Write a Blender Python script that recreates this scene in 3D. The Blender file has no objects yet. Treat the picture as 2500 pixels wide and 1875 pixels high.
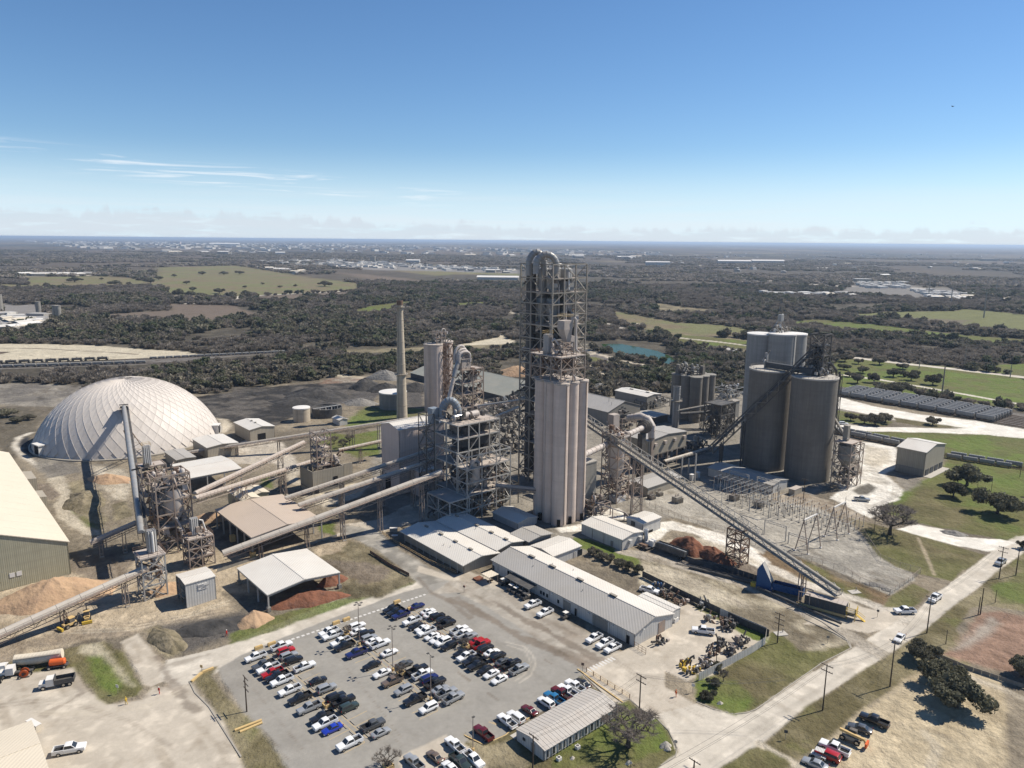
import bpy,math,random
import numpy as np
from mathutils import Vector,Matrix
R = math.radians
rnd = random.Random(7)
scene = bpy.context.scene
COL = scene.collection
# ------------------------------------------------------------------ camera, sky, sun, exposure
FPX,HOR,SLOPE,ALT = 1800.0,587.0,0.0092,100.0     # focal length in survey pixels, horizon row, tilt, flying height
PIT,ROL = math.atan((937.5-HOR)/FPX),math.atan(SLOPE)
cx = Vector((1,0,0)); cu = Vector((0,math.sin(PIT),math.cos(PIT))); cf = Vector((0,math.cos(PIT),-math.sin(PIT)))
right = cx*math.cos(ROL)+cu*math.sin(ROL); up = -cx*math.sin(ROL)+cu*math.cos(ROL)
cd = bpy.data.cameras.new('camera'); cam = bpy.data.objects.new('camera',cd); COL.objects.link(cam); scene.camera = cam
cd.sensor_width = 36; cd.lens = 36*FPX/2500; cd.clip_start = 1; cd.clip_end = 200000
m = Matrix((right,up,-cf)).transposed().to_4x4(); m.translation = Vector((0,0,ALT)); cam.matrix_world = m
SUN_EL,SUN_AZ = R(49),R(68.5)                       # azimuth from +Y towards +X
sd = Vector((math.sin(SUN_AZ)*math.cos(SUN_EL),math.cos(SUN_AZ)*math.cos(SUN_EL),math.sin(SUN_EL)))
sl = bpy.data.lights.new('sun','SUN'); sl.energy = 5.0; sl.angle = R(0.53); sl.color = (1,0.925,0.81)
so = bpy.data.objects.new('sun',sl); COL.objects.link(so); so.rotation_euler = sd.to_track_quat('Z','Y').to_euler()
so.location = (0,0,300)
scene.view_settings.view_transform = 'Standard'; scene.view_settings.look = 'None'
scene.view_settings.exposure = 0.38; scene.view_settings.gamma = 1; scene.view_settings.use_curve_mapping = False
scene.render.engine = 'CYCLES'
scene.cycles.max_bounces = 5; scene.cycles.diffuse_bounces = 2; scene.cycles.glossy_bounces = 2
scene.cycles.volume_bounces = 0; scene.cycles.transparent_max_bounces = 6; scene.cycles.caustics_reflective = False
W = bpy.data.worlds.new('World'); scene.world = W; W.use_nodes = True
nt = W.node_tree; nt.nodes.clear()
def N(t,kind,**kw):
 n = t.nodes.new(kind)
 for k,v in kw.items():
  if k.startswith('i_'): n.inputs[k[2:].replace('_',' ')].default_value = v
  else: setattr(n,k,v)
 return n
def MATH(t,op,a,b=None,c=None,clamp=False):
 n = t.nodes.new('ShaderNodeMath'); n.operation = op; n.use_clamp = clamp
 for i,v in enumerate((a,b,c)):
  if v is None: continue
  if hasattr(v,'links'): t.links.new(v,n.inputs[i])
  else: n.inputs[i].default_value = v
 return n.outputs[0]
def MIXC(t,f,a,b,mode='MIX'):
 n = t.nodes.new('ShaderNodeMix'); n.data_type = 'RGBA'; n.blend_type = mode
 for i,v in ((0,f),(6,a),(7,b)):
  if hasattr(v,'links'): t.links.new(v,n.inputs[i])
  elif i == 0: n.inputs[0].default_value = v
  else: n.inputs[i].default_value = (*v,1) if len(v) == 3 else v
 return n.outputs[2]
def SMOOTH(t,v,a,b):
 n = N(t,'ShaderNodeMapRange',interpolation_type='SMOOTHSTEP')
 n.inputs[1].default_value = a; n.inputs[2].default_value = b; t.links.new(v,n.inputs[0]); return n.outputs[0]
sky = N(nt,'ShaderNodeTexSky',sky_type='NISHITA',sun_disc=False,sun_elevation=SUN_EL,sun_rotation=SUN_AZ,
  altitude=900,air_density=1.0,dust_density=0.1,ozone_density=5.0)
tc = N(nt,'ShaderNodeTexCoord'); sp = N(nt,'ShaderNodeSeparateXYZ'); nt.links.new(tc.outputs['Generated'],sp.inputs[0])
el = MATH(nt,'MULTIPLY',sp.outputs[2],57.3); az = MATH(nt,'MULTIPLY',MATH(nt,'ARCTAN2',sp.outputs[0],sp.outputs[1]),57.3)
def sky_noise(sa,se,off,detail=5,dist=0.0):
 cb = N(nt,'ShaderNodeCombineXYZ'); nt.links.new(MATH(nt,'MULTIPLY',az,sa),cb.inputs[0])
 nt.links.new(MATH(nt,'MULTIPLY',el,se),cb.inputs[1]); cb.inputs[2].default_value = off
 n = N(nt,'ShaderNodeTexNoise',i_Scale=1.0,i_Detail=detail,i_Roughness=0.6,i_Distortion=dist)
 nt.links.new(cb.outputs[0],n.inputs['Vector']); return n.outputs['Fac']
# cirrus streaks: thin bands that sink towards the right
tilt = MATH(nt,'MULTIPLY_ADD',az,0.068,el)
ci = MATH(nt,'MULTIPLY',MATH(nt,'MULTIPLY',SMOOTH(nt,tilt,1.7,2.6),SMOOTH(nt,tilt,3.9,3.1)),SMOOTH(nt,sky_noise(0.14,3.0,3.3,7,0.7),0.48,0.68))
ci = MATH(nt,'MULTIPLY',ci,SMOOTH(nt,az,2,-14))
# low cloud bank over the horizon with uneven tops
topn = MATH(nt,'ADD',MATH(nt,'MULTIPLY_ADD',sky_noise(0.75,0.2,9.1,6),2.6,-0.25),MATH(nt,'MULTIPLY',SMOOTH(nt,az,5,-30),0.7))
lowc = MATH(nt,'MULTIPLY',SMOOTH(nt,MATH(nt,'SUBTRACT',topn,el),-0.12,0.35),SMOOTH(nt,sky_noise(0.3,2.2,5.0,5),0.30,0.50))
veil = MATH(nt,'MULTIPLY',SMOOTH(nt,el,5.0,0.3),SMOOTH(nt,sky_noise(0.05,1.2,1.0,5),0.3,0.7))
c0 = MIXC(nt,MATH(nt,'MULTIPLY',SMOOTH(nt,el,7.0,0.0),0.72),sky.outputs[0],(6.4,7.9,9.3))
c0 = MIXC(nt,SMOOTH(nt,el,12,75),c0,MIXC(nt,1.0,c0,(.62,.66,.74),'MULTIPLY'))
hs = N(nt,'ShaderNodeHueSaturation',i_Saturation=1.1,i_Value=1.66); nt.links.new(c0,hs.inputs['Color'])
c1 = MIXC(nt,MATH(nt,'MULTIPLY',veil,0.45),hs.outputs[0],(11.5,12,12.8))
c2 = MIXC(nt,MATH(nt,'MULTIPLY',lowc,0.5),c1,(8.8,9.5,10.6))
c3 = MIXC(nt,MATH(nt,'MULTIPLY',ci,0.55),c2,(14.5,14.8,15.2))
bg = N(nt,'ShaderNodeBackground',i_Strength=0.055); nt.links.new(c3,bg.inputs[0])
nt.links.new(bg.outputs[0],N(nt,'ShaderNodeOutputWorld').inputs[0])
# ------------------------------------------------------------------ survey: photogrammetric sheets -> metres on the ground
SHEET = {0: (0,0,.8848),1: (0,900,3.568),2: (600,700,3.568),3: (1000,580,3.568),4: (1400,760,3.568),5: (1880,860,3.568),
   6: (0,1260,3.568),7: (500,1000,3.568),8: (950,960,3.568),9: (1400,1080,3.568),10: (1880,1260,3.568),
   11: (560,1410,3.568),12: (1100,1410,3.568),13: (1700,1410,3.568),14: (0,560,2.6333),15: (800,560,2.6333),
   16: (1600,560,2.4578),17: (1900,720,3.6867)}
def px(k,a,b): s = SHEET[k]; return s[0]+a/s[2],s[1]+b/s[2]
def ray(k,a,b):
 x,y = px(k,a,b); x -= 1250; y = 937.5-y
 return cf*FPX+right*x+up*y
def P(k,a,b,z=0.0):
 d = ray(k,a,b); t = (z-ALT)/d.z
 return Vector((d.x*t,d.y*t,z))
def PD(k,a,b,Y):                                   # the point seen there at distance Y
 d = ray(k,a,b); t = Y/d.y
 return Vector((d.x*t,Y,ALT+d.z*t))
def HT(g,k,a,b):                                   # height above ground point g whose top is seen there
 d = ray(k,a,b); t = math.hypot(g[0],g[1])/math.hypot(d.x,d.y)
 return ALT+d.z*t
def ONL(p,q,k,a,b):                               # point of the line p-q closest to the sight line
 d = ray(k,a,b).normalized(); u = (q-p); w = p-Vector((0,0,ALT))
 A = u.dot(u); B = u.dot(d); D = u.dot(w); E_ = d.dot(w)
 s = (B*E_-D)/(A-B*B); return p+u*s
GA = R(41)
U = Vector((math.cos(GA),math.sin(GA),0)); V = Vector((math.sin(GA),-math.cos(GA),0)); ZZ = Vector((0,0,1))
# ------------------------------------------------------------------ materials
def mat(name,col,rough=0.85,var=0.18,scale=0.5,metal=0.0,bump=0.0,bscale=3.0,stripes=0.0,sfreq=3.0,streak=0.0,spec=0.3,dirt=None,dirt_amt=0.0):
 col = tuple(x*.86 for x in col); m = bpy.data.materials.new(name); m.use_nodes = True; t = m.node_tree
 b = t.nodes['Principled BSDF']; b.inputs['Roughness'].default_value = rough; b.inputs['Metallic'].default_value = metal
 b.inputs['Specular IOR Level'].default_value = spec
 g = N(t,'ShaderNodeNewGeometry'); pos = g.outputs['Position']
 n = N(t,'ShaderNodeTexNoise',i_Scale=scale,i_Detail=6,i_Roughness=0.65); t.links.new(pos,n.inputs['Vector'])
 f = MATH(t,'MULTIPLY_ADD',n.outputs['Fac'],2*var*1.6,1-var*1.6)
 c = N(t,'ShaderNodeCombineXYZ'); [t.links.new(f,c.inputs[i]) for i in range(3)]
 out = MIXC(t,1.0,col,c.outputs[0],'MULTIPLY')
 h = None
 if streak:
  mp = N(t,'ShaderNodeMapping'); mp.inputs['Scale'].default_value = (1.3,1.3,0.05); t.links.new(pos,mp.inputs[0])
  n2 = N(t,'ShaderNodeTexNoise',i_Scale=1.0,i_Detail=5,i_Roughness=0.6); t.links.new(mp.outputs[0],n2.inputs['Vector'])
  mp3 = N(t,'ShaderNodeMapping'); mp3.inputs['Scale'].default_value = (0.03,0.03,0.8); t.links.new(pos,mp3.inputs[0])
  n3 = N(t,'ShaderNodeTexNoise',i_Scale=1.0,i_Detail=4,i_Roughness=0.6); t.links.new(mp3.outputs[0],n3.inputs['Vector'])
  f2 = MATH(t,'MULTIPLY_ADD',MATH(t,'MULTIPLY',n2.outputs['Fac'],MATH(t,'ADD',n3.outputs['Fac'],0.5)),2*streak,1-streak)
  c2 = N(t,'ShaderNodeCombineXYZ'); [t.links.new(f2,c2.inputs[i]) for i in range(3)]
  out = MIXC(t,1.0,out,c2.outputs[0],'MULTIPLY')
 if dirt:
  n4 = N(t,'ShaderNodeTexNoise',i_Scale=scale*0.6,i_Detail=8,i_Roughness=0.7,i_Distortion=0.5); t.links.new(pos,n4.inputs['Vector'])
  out = MIXC(t,MATH(t,'MULTIPLY',SMOOTH(t,n4.outputs['Fac'],0.42,0.68),dirt_amt),out,dirt)
 if stripes:
  s = N(t,'ShaderNodeSeparateXYZ'); t.links.new(pos,s.inputs[0])
  q = MATH(t,'ADD',MATH(t,'MULTIPLY',s.outputs[0],(U+V).x),MATH(t,'MULTIPLY',s.outputs[1],(U+V).y))
  w = MATH(t,'SINE',MATH(t,'MULTIPLY',q,2*math.pi*sfreq))
  f3 = MATH(t,'MULTIPLY_ADD',w,stripes*0.35,1-stripes*0.35)
  c3 = N(t,'ShaderNodeCombineXYZ'); [t.links.new(f3,c3.inputs[i]) for i in range(3)]
  out = MIXC(t,1.0,out,c3.outputs[0],'MULTIPLY'); h = MATH(t,'MULTIPLY',w,0.012)
 if bump:
  n5 = N(t,'ShaderNodeTexNoise',i_Scale=bscale,i_Detail=5); t.links.new(pos,n5.inputs['Vector'])
  hb = MATH(t,'MULTIPLY',n5.outputs['Fac'],bump); h = MATH(t,'ADD',h,hb) if h else hb
 if h:
  bp = N(t,'ShaderNodeBump',i_Strength=1.0,i_Distance=1.0); t.links.new(h,bp.inputs['Height']); t.links.new(bp.outputs[0],b.inputs['Normal'])
 t.links.new(out,b.inputs['Base Color'])
 return m
DUST = (.42,.345,.28)
M = dict(
 conc=mat('raw_concrete',(.27,.255,.225),.9,.12,.25,streak=.38,bump=.02,bscale=.8),
 conc_dark=mat('grey_concrete',(.205,.185,.158),.9,.14,.12,streak=.34,dirt=(.12,.105,.09),dirt_amt=.4,bump=.02,bscale=.8),
 conc_light=mat('light_concrete',(.33,.32,.30),.9,.10,.2,streak=.30,bump=.02,bscale=.8),
 conc_pink=mat('dusty_concrete',(.60,.50,.43),.9,.12,.16,streak=.26,dirt=(.44,.35,.30),dirt_amt=.45,bump=.02,bscale=.8),
 slab=mat('slab_concrete',(.48,.45,.40),.9,.12,.5),
 stack=mat('stack_concrete',(.50,.43,.33),.9,.14,.15,streak=.45),
 dome=mat('dome_panels',(.64,.585,.525),.5,.14,.10,streak=.12,spec=.3),
 dome_rib=mat('dome_ribs',(.68,.62,.56),.6,.08,.3),
 white=mat('white_paint',(.76,.73,.68),.55,.06,.3),
 roof=mat('white_metal_roof',(.70,.665,.60),.5,.08,.12,stripes=.05,sfreq=1.0,dirt=(.54,.48,.41),dirt_amt=.4),
 roof_grey=mat('grey_metal_roof',(.42,.40,.37),.55,.08,.12,stripes=.05,sfreq=1.0,dirt=(.33,.30,.25),dirt_amt=.4),
 roof_dusty=mat('dusty_metal_roof',(.52,.43,.35),.7,.08,.12,stripes=.04,sfreq=1.0,dirt=(.44,.36,.28),dirt_amt=.5),
 roof_cream=mat('cream_metal_roof',(.70,.62,.49),.6,.05,.12,stripes=.06,sfreq=1.0),
 roof_green=mat('old_green_roof',(.30,.305,.265),.7,.10,.1,stripes=.08,sfreq=1.0,dirt=(.33,.31,.26),dirt_amt=.6),
 side=mat('white_metal_siding',(.60,.585,.55),.55,.07,.2,stripes=.2,sfreq=1.4,streak=.2),
 side_tan=mat('tan_metal_siding',(.42,.375,.30),.6,.07,.2,stripes=.16,sfreq=1.4,streak=.2),
 side_pink=mat('dusty_metal_siding',(.66,.54,.47),.65,.07,.15,stripes=.18,sfreq=1.2,streak=.2),
 side_grey=mat('grey_metal_siding',(.29,.275,.245),.6,.07,.2,stripes=.16,sfreq=1.4,streak=.2),
 side_olive=mat('olive_metal_siding',(.43,.405,.29),.6,.07,.2,stripes=.16,sfreq=2.0,streak=.25),
 side_dark=mat('dark_metal_siding',(.075,.08,.085),.6,.1,.3,stripes=.16,sfreq=1.4),
 steel=mat('grey_steel',(.31,.285,.24),.6,.12,.5,dirt=DUST,dirt_amt=.45),
 steel_light=mat('galvanised_steel',(.40,.395,.375),.5,.1,.5,dirt=DUST,dirt_amt=.3),
 steel_dusty=mat('dusty_steel',(.34,.285,.24),.8,.14,.5,dirt=(.40,.22,.13),dirt_amt=.35),
 steel_dark=mat('dark_steel',(.085,.083,.08),.65,.15,.6,dirt=(.20,.17,.14),dirt_amt=.5),
 rust=mat('rusty_steel',(.19,.125,.09),.9,.25,.8),
 deck=mat('dusty_deck',(.47,.41,.36),.9,.15,.5),
 duct=mat('duct_metal',(.34,.345,.34),.5,.12,.4,metal=.2,dirt=DUST,dirt_amt=.4),
 duct_white=mat('dusty_white_duct',(.55,.50,.46),.6,.12,.4,dirt=DUST,dirt_amt=.4),
 duct_dark=mat('dark_duct',(.10,.095,.088),.7,.15,.4),
 machine=mat('machine_mix',(.13,.12,.11),.7,.3,.8,dirt=DUST,dirt_amt=.5),
 belt=mat('conveyor_cover',(.55,.50,.43),.6,.1,.35,dirt=(.38,.32,.26),dirt_amt=.5),
 yellow=mat('safety_yellow',(.62,.42,.06),.6,.1,1),ochre=mat('ochre_concrete',(.62,.44,.20),.85,.1,1),
 orange=mat('orange_paint',(.70,.13,.03),.5,.1,1),red=mat('red_paint',(.50,.025,.02),.5,.1,1),
 blue=mat('blue_paint',(.02,.085,.22),.5,.1,.6),skin=mat('skin',(.45,.28,.20),.7,.02,1),
 black=mat('black_void',(.012,.012,.013),.9,.1,1),rubber=mat('rubber',(.02,.02,.021),.85,.1,3),
 glass=mat('dark_glass',(.03,.036,.042),.05,.05,1,spec=.6),chrome=mat('chrome',(.5,.5,.5),.25,.05,1,metal=.9),
 lampglass=mat('lamp_glass',(.75,.75,.72),.2,.03,1),tail=mat('tail_lamp',(.35,.01,.01),.3,.03,1),
 wood=mat('weathered_wood',(.10,.075,.055),.9,.2,2),bark=mat('bark',(.085,.07,.058),.95,.2,1.5),bark2=mat('twig_bark',(.20,.17,.145),.95,.2,1.5),
 marking=mat('yellow_marking',(.58,.42,.20),.85,.25,1.2),marking_w=mat('white_marking',(.62,.60,.56),.85,.25,1.2),
 kerb=mat('kerb_concrete',(.36,.33,.28),.9,.15,.6),rock=mat('limestone',(.46,.42,.36),.95,.2,.8,bump=.1),
 wire=mat('wire',(.10,.10,.10),.7,.05,1),ballast=mat('ballast',(.17,.15,.13),.95,.3,2),
 hopper=mat('hopper_grey',(.33,.32,.295),.7,.2,.25,streak=.35,dirt=(.22,.20,.18),dirt_amt=.5),
 redpile=mat('red_clay',(.225,.095,.055),.95,.3,.5,bump=.5,bscale=.7,dirt=(.13,.07,.05),dirt_amt=.6),
 sandpile=mat('tan_aggregate',(.48,.325,.20),.95,.2,.3,bump=.5,bscale=.6,dirt=(.34,.22,.14),dirt_amt=.6),
 coalpile=mat('coal_heap',(.05,.048,.046),.95,.3,.3,bump=.5,bscale=.5,dirt=(.11,.10,.09),dirt_amt=.6),
 greypile=mat('grey_rubble',(.26,.245,.22),.95,.3,.6,bump=.6,bscale=.8,dirt=(.14,.13,.12),dirt_amt=.6),
)
# ------------------------------------------------------------------ mesh tools
def kids(o): return o.children
def thing(name,label,cat,loc,group=None,rotz=0.0):
 o = bpy.data.objects.new(name,None); COL.objects.link(o); o.location = loc; o.rotation_euler = (0,0,rotz)
 o['label'] = label; o['category'] = cat; o.empty_display_size = 0.5
 if group: o['group'] = group
 return o
def tag(o,label,cat,group=None):
 o['label'] = label; o['category'] = cat
 if group: o['group'] = group
 return o
def wloc(p):
 v = Vector((0,0,0))
 while p is not None: v += p.location; p = p.parent
 return v
class MB:
 def __init__(s): s.v = []; s.f = []
 def add(s,v,f): n = len(s.v); s.v += [tuple(x) for x in v]; s.f += [tuple(i+n for i in q) for q in f]; return s
 def box(s,c,sx,sy,sz,rz=0.0):                # centre of the base
  ca,sa = math.cos(rz),math.sin(rz); v = []
  for z in (0,sz):
   for x,y in ((-1,-1),(1,-1),(1,1),(-1,1)):
    X,Y = x*sx/2,y*sy/2; v.append((c[0]+X*ca-Y*sa,c[1]+X*sa+Y*ca,c[2]+z))
  return s.add(v,[(3,2,1,0),(4,5,6,7),(0,1,5,4),(1,2,6,5),(2,3,7,6),(3,0,4,7)])
 def bar(s,p,q,w,h=None):
  h = h or w; p = Vector(p); q = Vector(q); d = (q-p).normalized()
  a = d.cross(ZZ) if abs(d.z) < .99 else Vector((U.x,U.y,0)); a.normalize(); b = a.cross(d)
  v = [p+a*x*w/2+b*y*h/2 for x,y in ((-1,-1),(1,-1),(1,1),(-1,1))]; v += [x+(q-p) for x in v]
  return s.add(v,[(3,2,1,0),(4,5,6,7),(0,1,5,4),(1,2,6,5),(2,3,7,6),(3,0,4,7)])
 def tube(s,pts,r,n=10,cap=True):
  pts = [Vector(p) for p in pts]; rs = r if isinstance(r,(list,tuple)) else [r]*len(pts); v = []; a = None
  for i,p in enumerate(pts):
   d = (pts[min(i+1,len(pts)-1)]-pts[max(i-1,0)]).normalized()
   if a is None: a = d.orthogonal().normalized() if abs(d.z) > .9 else d.cross(ZZ).normalized()
   a = (a-d*a.dot(d)).normalized(); b = d.cross(a)
   v += [p+(a*math.cos(t)+b*math.sin(t))*rs[i] for t in [2*math.pi*k/n for k in range(n)]]
  f = [(i*n+k,i*n+(k+1) % n,(i+1)*n+(k+1) % n,(i+1)*n+k) for i in range(len(pts)-1) for k in range(n)]
  if cap: f += [tuple(range(n-1,-1,-1)),tuple((len(pts)-1)*n+k for k in range(n))]
  return s.add(v,f)
 def lathe(s,c,prof,n=24,cap=True):
  v = [(c[0]+r*math.cos(2*math.pi*k/n),c[1]+r*math.sin(2*math.pi*k/n),c[2]+z) for r,z in prof for k in range(n)]
  f = [(i*n+k,i*n+(k+1) % n,(i+1)*n+(k+1) % n,(i+1)*n+k) for i in range(len(prof)-1) for k in range(n)]
  if cap: f += [tuple(range(n-1,-1,-1)),tuple((len(prof)-1)*n+k for k in range(n))]
  return s.add(v,f)
 def poly(s,pts,h=None):                         # flat polygon, or slab when h is given (pts are its top)
  n = len(pts); pts = [Vector(p) for p in pts]
  if h is None: return s.add(pts,[tuple(range(n))])
  lo = [p-Vector((0,0,h)) for p in pts]
  return s.add(lo+pts,[tuple(range(n-1,-1,-1)),tuple(range(n,2*n))]+[(i,(i+1) % n,n+(i+1) % n,n+i) for i in range(n)])
 def build(s,name,mt,parent=None,smooth=False,local=False):
  me = bpy.data.meshes.new(name); v = s.v
  off = Vector((0,0,0)) if (parent is None or local) else wloc(parent)
  if parent is None and not local:
   a = np.array(v); off = Vector(((a[:,0].min()+a[:,0].max())/2,(a[:,1].min()+a[:,1].max())/2,a[:,2].min()))
  me.from_pydata([(x[0]-off.x,x[1]-off.y,x[2]-off.z) for x in v],[],s.f); me.materials.append(mt)
  if smooth: me.shade_smooth();
  me.update(); o = bpy.data.objects.new(name,me); COL.objects.link(o)
  if parent is not None: o.parent = parent
  else: o.location = off
  return o
def smooth_by_angle(o,deg=35):
 me = o.data; me.shade_smooth()
 if hasattr(me,'set_sharp_from_angle'): me.set_sharp_from_angle(angle=R(deg))
 return o
def bbox(n,c,sx,sy,sz,mt,parent,rz=GA): return MB().box(c,sx,sy,sz,rz).build(n,mt,parent)
UNIT = {}
def member(name,p,q,w,mt,parent,h=None):        # one steel member: a shared unit bar placed by its transform
 key = mt.name
 if key not in UNIT:
  me = bpy.data.meshes.new('member'); me.from_pydata([(x,y,z) for z in (0,1) for x,y in ((-.5,-.5),(.5,-.5),(.5,.5),(-.5,.5))],[],
   [(3,2,1,0),(4,5,6,7),(0,1,5,4),(1,2,6,5),(2,3,7,6),(3,0,4,7)]); me.materials.append(mt); UNIT[key] = me
 p = Vector(p); q = Vector(q); d = q-p; L = d.length; z = d/L
 a = z.cross(ZZ) if abs(z.z) < .99 else U.copy(); a.normalize(); b = z.cross(a)
 o = bpy.data.objects.new(name,UNIT[key]); COL.objects.link(o)
 mm = Matrix((a*w,b*(h or w),z*L)).transposed().to_4x4(); mm.translation = p-(wloc(parent) if parent else Vector())
 if parent: o.parent = parent
 o.matrix_basis = mm; return o
def copy_tree(o,parent=None):
 c = o.copy(); COL.objects.link(c); c.parent = parent
 for ch in KID.get(o.name,[]): copy_tree(ch,c)
 return c
KID = {}
def index_kids(o):
 for x in [o]+list(o.children_recursive): KID[x.name] = list(x.children)
# ------------------------------------------------------------------ ground: painted survey grid, one object per surface kind
def vnoise(x,y,seed):
 xi = np.floor(x).astype(np.int64); yi = np.floor(y).astype(np.int64); fx = x-xi; fy = y-yi
 fx = fx*fx*(3-2*fx); fy = fy*fy*(3-2*fy)
 def h(a,b):
  n = (a*374761393+b*668265263+seed*974634777) & 0x7fffffff
  n = ((n ^ (n >> 13))*1274126177) & 0x7fffffff
  return ((n ^ (n >> 16)) & 0xffff)/65535.0
 return (h(xi,yi)*(1-fx)+h(xi+1,yi)*fx)*(1-fy)+(h(xi,yi+1)*(1-fx)+h(xi+1,yi+1)*fx)*fy
def fbm(x,y,s,seed,o=4):
 t = 0; a = .5; w = 0
 for i in range(o): t = t+a*vnoise(x/s+13.7*i,y/s-7.1*i,seed+i); w += a; a *= .55; s *= .47
 return t/w
def poly_sd(x,y,pts):                                # signed distance, negative inside
 d = np.full(x.shape,1e18); ins = np.zeros(x.shape,bool); n = len(pts)
 for i in range(n):
  x0,y0 = pts[i]; x1,y1 = pts[(i+1) % n]; ex,ey = x1-x0,y1-y0; L = ex*ex+ey*ey+1e-12
  t = np.clip(((x-x0)*ex+(y-y0)*ey)/L,0,1); d = np.minimum(d,(x-x0-t*ex) ** 2+(y-y0-t*ey) ** 2)
  c = (y0 > y) != (y1 > y)
  with np.errstate(all='ignore'): ins ^= c & (x < ex*(y-y0)/(ey if ey else 1e-12)+x0)
 d = np.sqrt(d); return np.where(ins,-d,d)
def line_d(x,y,pts):
 d = np.full(x.shape,1e18)
 for i in range(len(pts)-1):
  x0,y0 = pts[i]; x1,y1 = pts[i+1]; ex,ey = x1-x0,y1-y0; L = ex*ex+ey*ey+1e-12
  t = np.clip(((x-x0)*ex+(y-y0)*ey)/L,0,1); d = np.minimum(d,(x-x0-t*ex) ** 2+(y-y0-t*ey) ** 2)
 return np.sqrt(d)
C = dict(conc=(.50,.445,.365),road=(.56,.51,.43),asph=(.315,.298,.265),dirt=(.43,.355,.255),paledirt=(.52,.46,.36),mud=(.20,.165,.13),dry=(.235,.20,.135),
   coal=(.052,.048,.045),coal2=(.10,.092,.085),lime=(.74,.70,.62),red=(.275,.18,.13),gravel=(.39,.36,.305),scrub=(.115,.10,.075),
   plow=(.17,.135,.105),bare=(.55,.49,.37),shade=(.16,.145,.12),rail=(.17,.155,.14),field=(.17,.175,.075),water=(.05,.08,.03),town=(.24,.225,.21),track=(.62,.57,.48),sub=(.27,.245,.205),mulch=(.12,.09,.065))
def S(k,*pp): return [tuple(P(k,a,b)[:2]) for a,b in pp]
OPS = []                                               # (kind, colour, points, edge wobble m, feather m, strength, width, class, clears trees)
def area(c,pts,wob=1.0,fe=0.6,st=1.0,cls=None,clear=True): OPS.append(('a',c,pts,wob,fe,st,0,cls,clear))
def line(c,pts,w,wob=0.5,fe=0.5,st=1.0,cls=None,clear=True): OPS.append(('l',c,pts,wob,fe,st,w,cls,clear))
# --- far country: fields, roads, yards
area('grassf',S(14,(1020,245),(1180,240),(1500,232),(1640,250),(2000,310),(2300,345),(2300,395),(1560,430),(1290,445),(1090,440),(1070,400),(1040,370),(960,345),(1000,290)),8,4)
area('field2',S(14,(150,300),(420,305),(640,300),(830,310),(960,340),(1040,365),(700,370),(300,378),(0,380),(0,350),(190,360)),8,4)
area('plow',S(14,(440,570),(700,545),(1110,520),(1080,480),(1300,485),(1520,490),(1540,510),(1650,540),(1600,575),(1500,560),(1400,590),(1130,580),(800,575)),4,3)
area('plow',S(14,(1640,430),(2240,402),(2240,440),(2000,430),(1880,460),(1660,455)),4,3)
area('town',S(14,(0,470),(100,490),(250,480),(250,540),(390,590),(260,625),(130,600),(190,640),(0,680)),6,3)
area('bare',S(14,(150,290),(360,280),(580,280),(600,298),(150,302)),6,3)
area('bare',S(14,(0,735),(300,737),(640,748),(900,768),(1200,785),(1270,805),(1100,822),(700,838),(300,855),(-300,862),(-300,735)),2,1.5)
line('plow',S(14,(0,765),(300,768),(600,785),(880,803)),1.5,1,1)
area('rail',S(14,(-100,868),(700,845),(1300,812),(1840,780),(1840,792),(1300,835),(930,870),(300,888),(-100,905)),1.5,1)
line('road',S(14,(1200,478),(1520,465),(1540,432),(1800,418),(2240,398)),6,1,1,cls='road')
line('road',S(15,(-50,402),(300,392),(560,385),(760,408),(950,415)),6,1,1,cls='road')
line('road',S(15,(950,440),(1130,470),(1280,500),(1660,575),(1900,640),(2060,672)),7,1,1,cls='road')
line('paledirt',S(15,(1100,510),(1190,535),(1280,570)),4,1,1)
area('green',S(15,(1000,465),(1190,492),(1180,500),(1000,495),(900,500),(790,500),(800,478)),6,3)
area('green',S(15,(130,530),(300,490),(560,458),(560,480),(400,510),(330,545)),6,3)
area('plow',S(15,(60,278),(250,290),(500,315),(760,345),(560,350),(300,330)),6,3)
area('grassf',S(15,(700,300),(820,290),(1000,290),(1230,300),(1230,275),(600,255),(300,250)),8,4)
area('town',S(15,(0,200),(300,215),(800,240),(1230,262),(1230,285),(700,270),(300,262),(0,240)),12,10)
area('bare',S(8,(0,0)) and S(3,(440,930),(560,905),(780,870),(700,840),(560,830),(760,820),(860,880),(920,900),(860,925),(680,945),(450,950)),2,1)
line('paledirt',S(3,(1390,445),(1540,960),(1560,1000)),0.1)
area('dryg',S(3,(-560,980),(440,940),(900,930),(930,975),(560,985),(-560,1010)),2,2)
area('dryg',S(16,(0,440),(200,470),(480,495),(200,505),(0,510)),6,4)
area('grassf',S(16,(130,560),(400,575),(560,600),(560,640),(130,640),(0,620),(-250,540),(-250,490)),5,4)
# pasture right
area('green2',S(16,(760,565),(960,540),(1300,570),(1800,630),(2300,668),(2300,700),(2000,690),(1600,650),(1250,620),(900,575)),5,3)
area('field',S(16,(1150,515),(1400,495),(1800,490),(1850,478),(2010,490),(2300,520),(2300,630),(2100,615),(1850,590),(1500,545),(1250,535)),5,3)
area('plow',S(16,(1500,530),(1900,545),(1830,575),(1500,545)),8,6,.8)
area('town',S(16,(1160,340),(1250,315),(1500,320),(1600,350),(1750,350),(1900,400),(1900,430),(1620,420),(1300,400),(1000,400),(600,395),(600,375),(1100,380)),12,8,.8)
line('road',S(16,(700,308),(900,325),(1100,340),(1600,352)),9,2,2)
line('road',S(16,(2060,430),(2130,408),(2260,398)),8,2,2)
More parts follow.
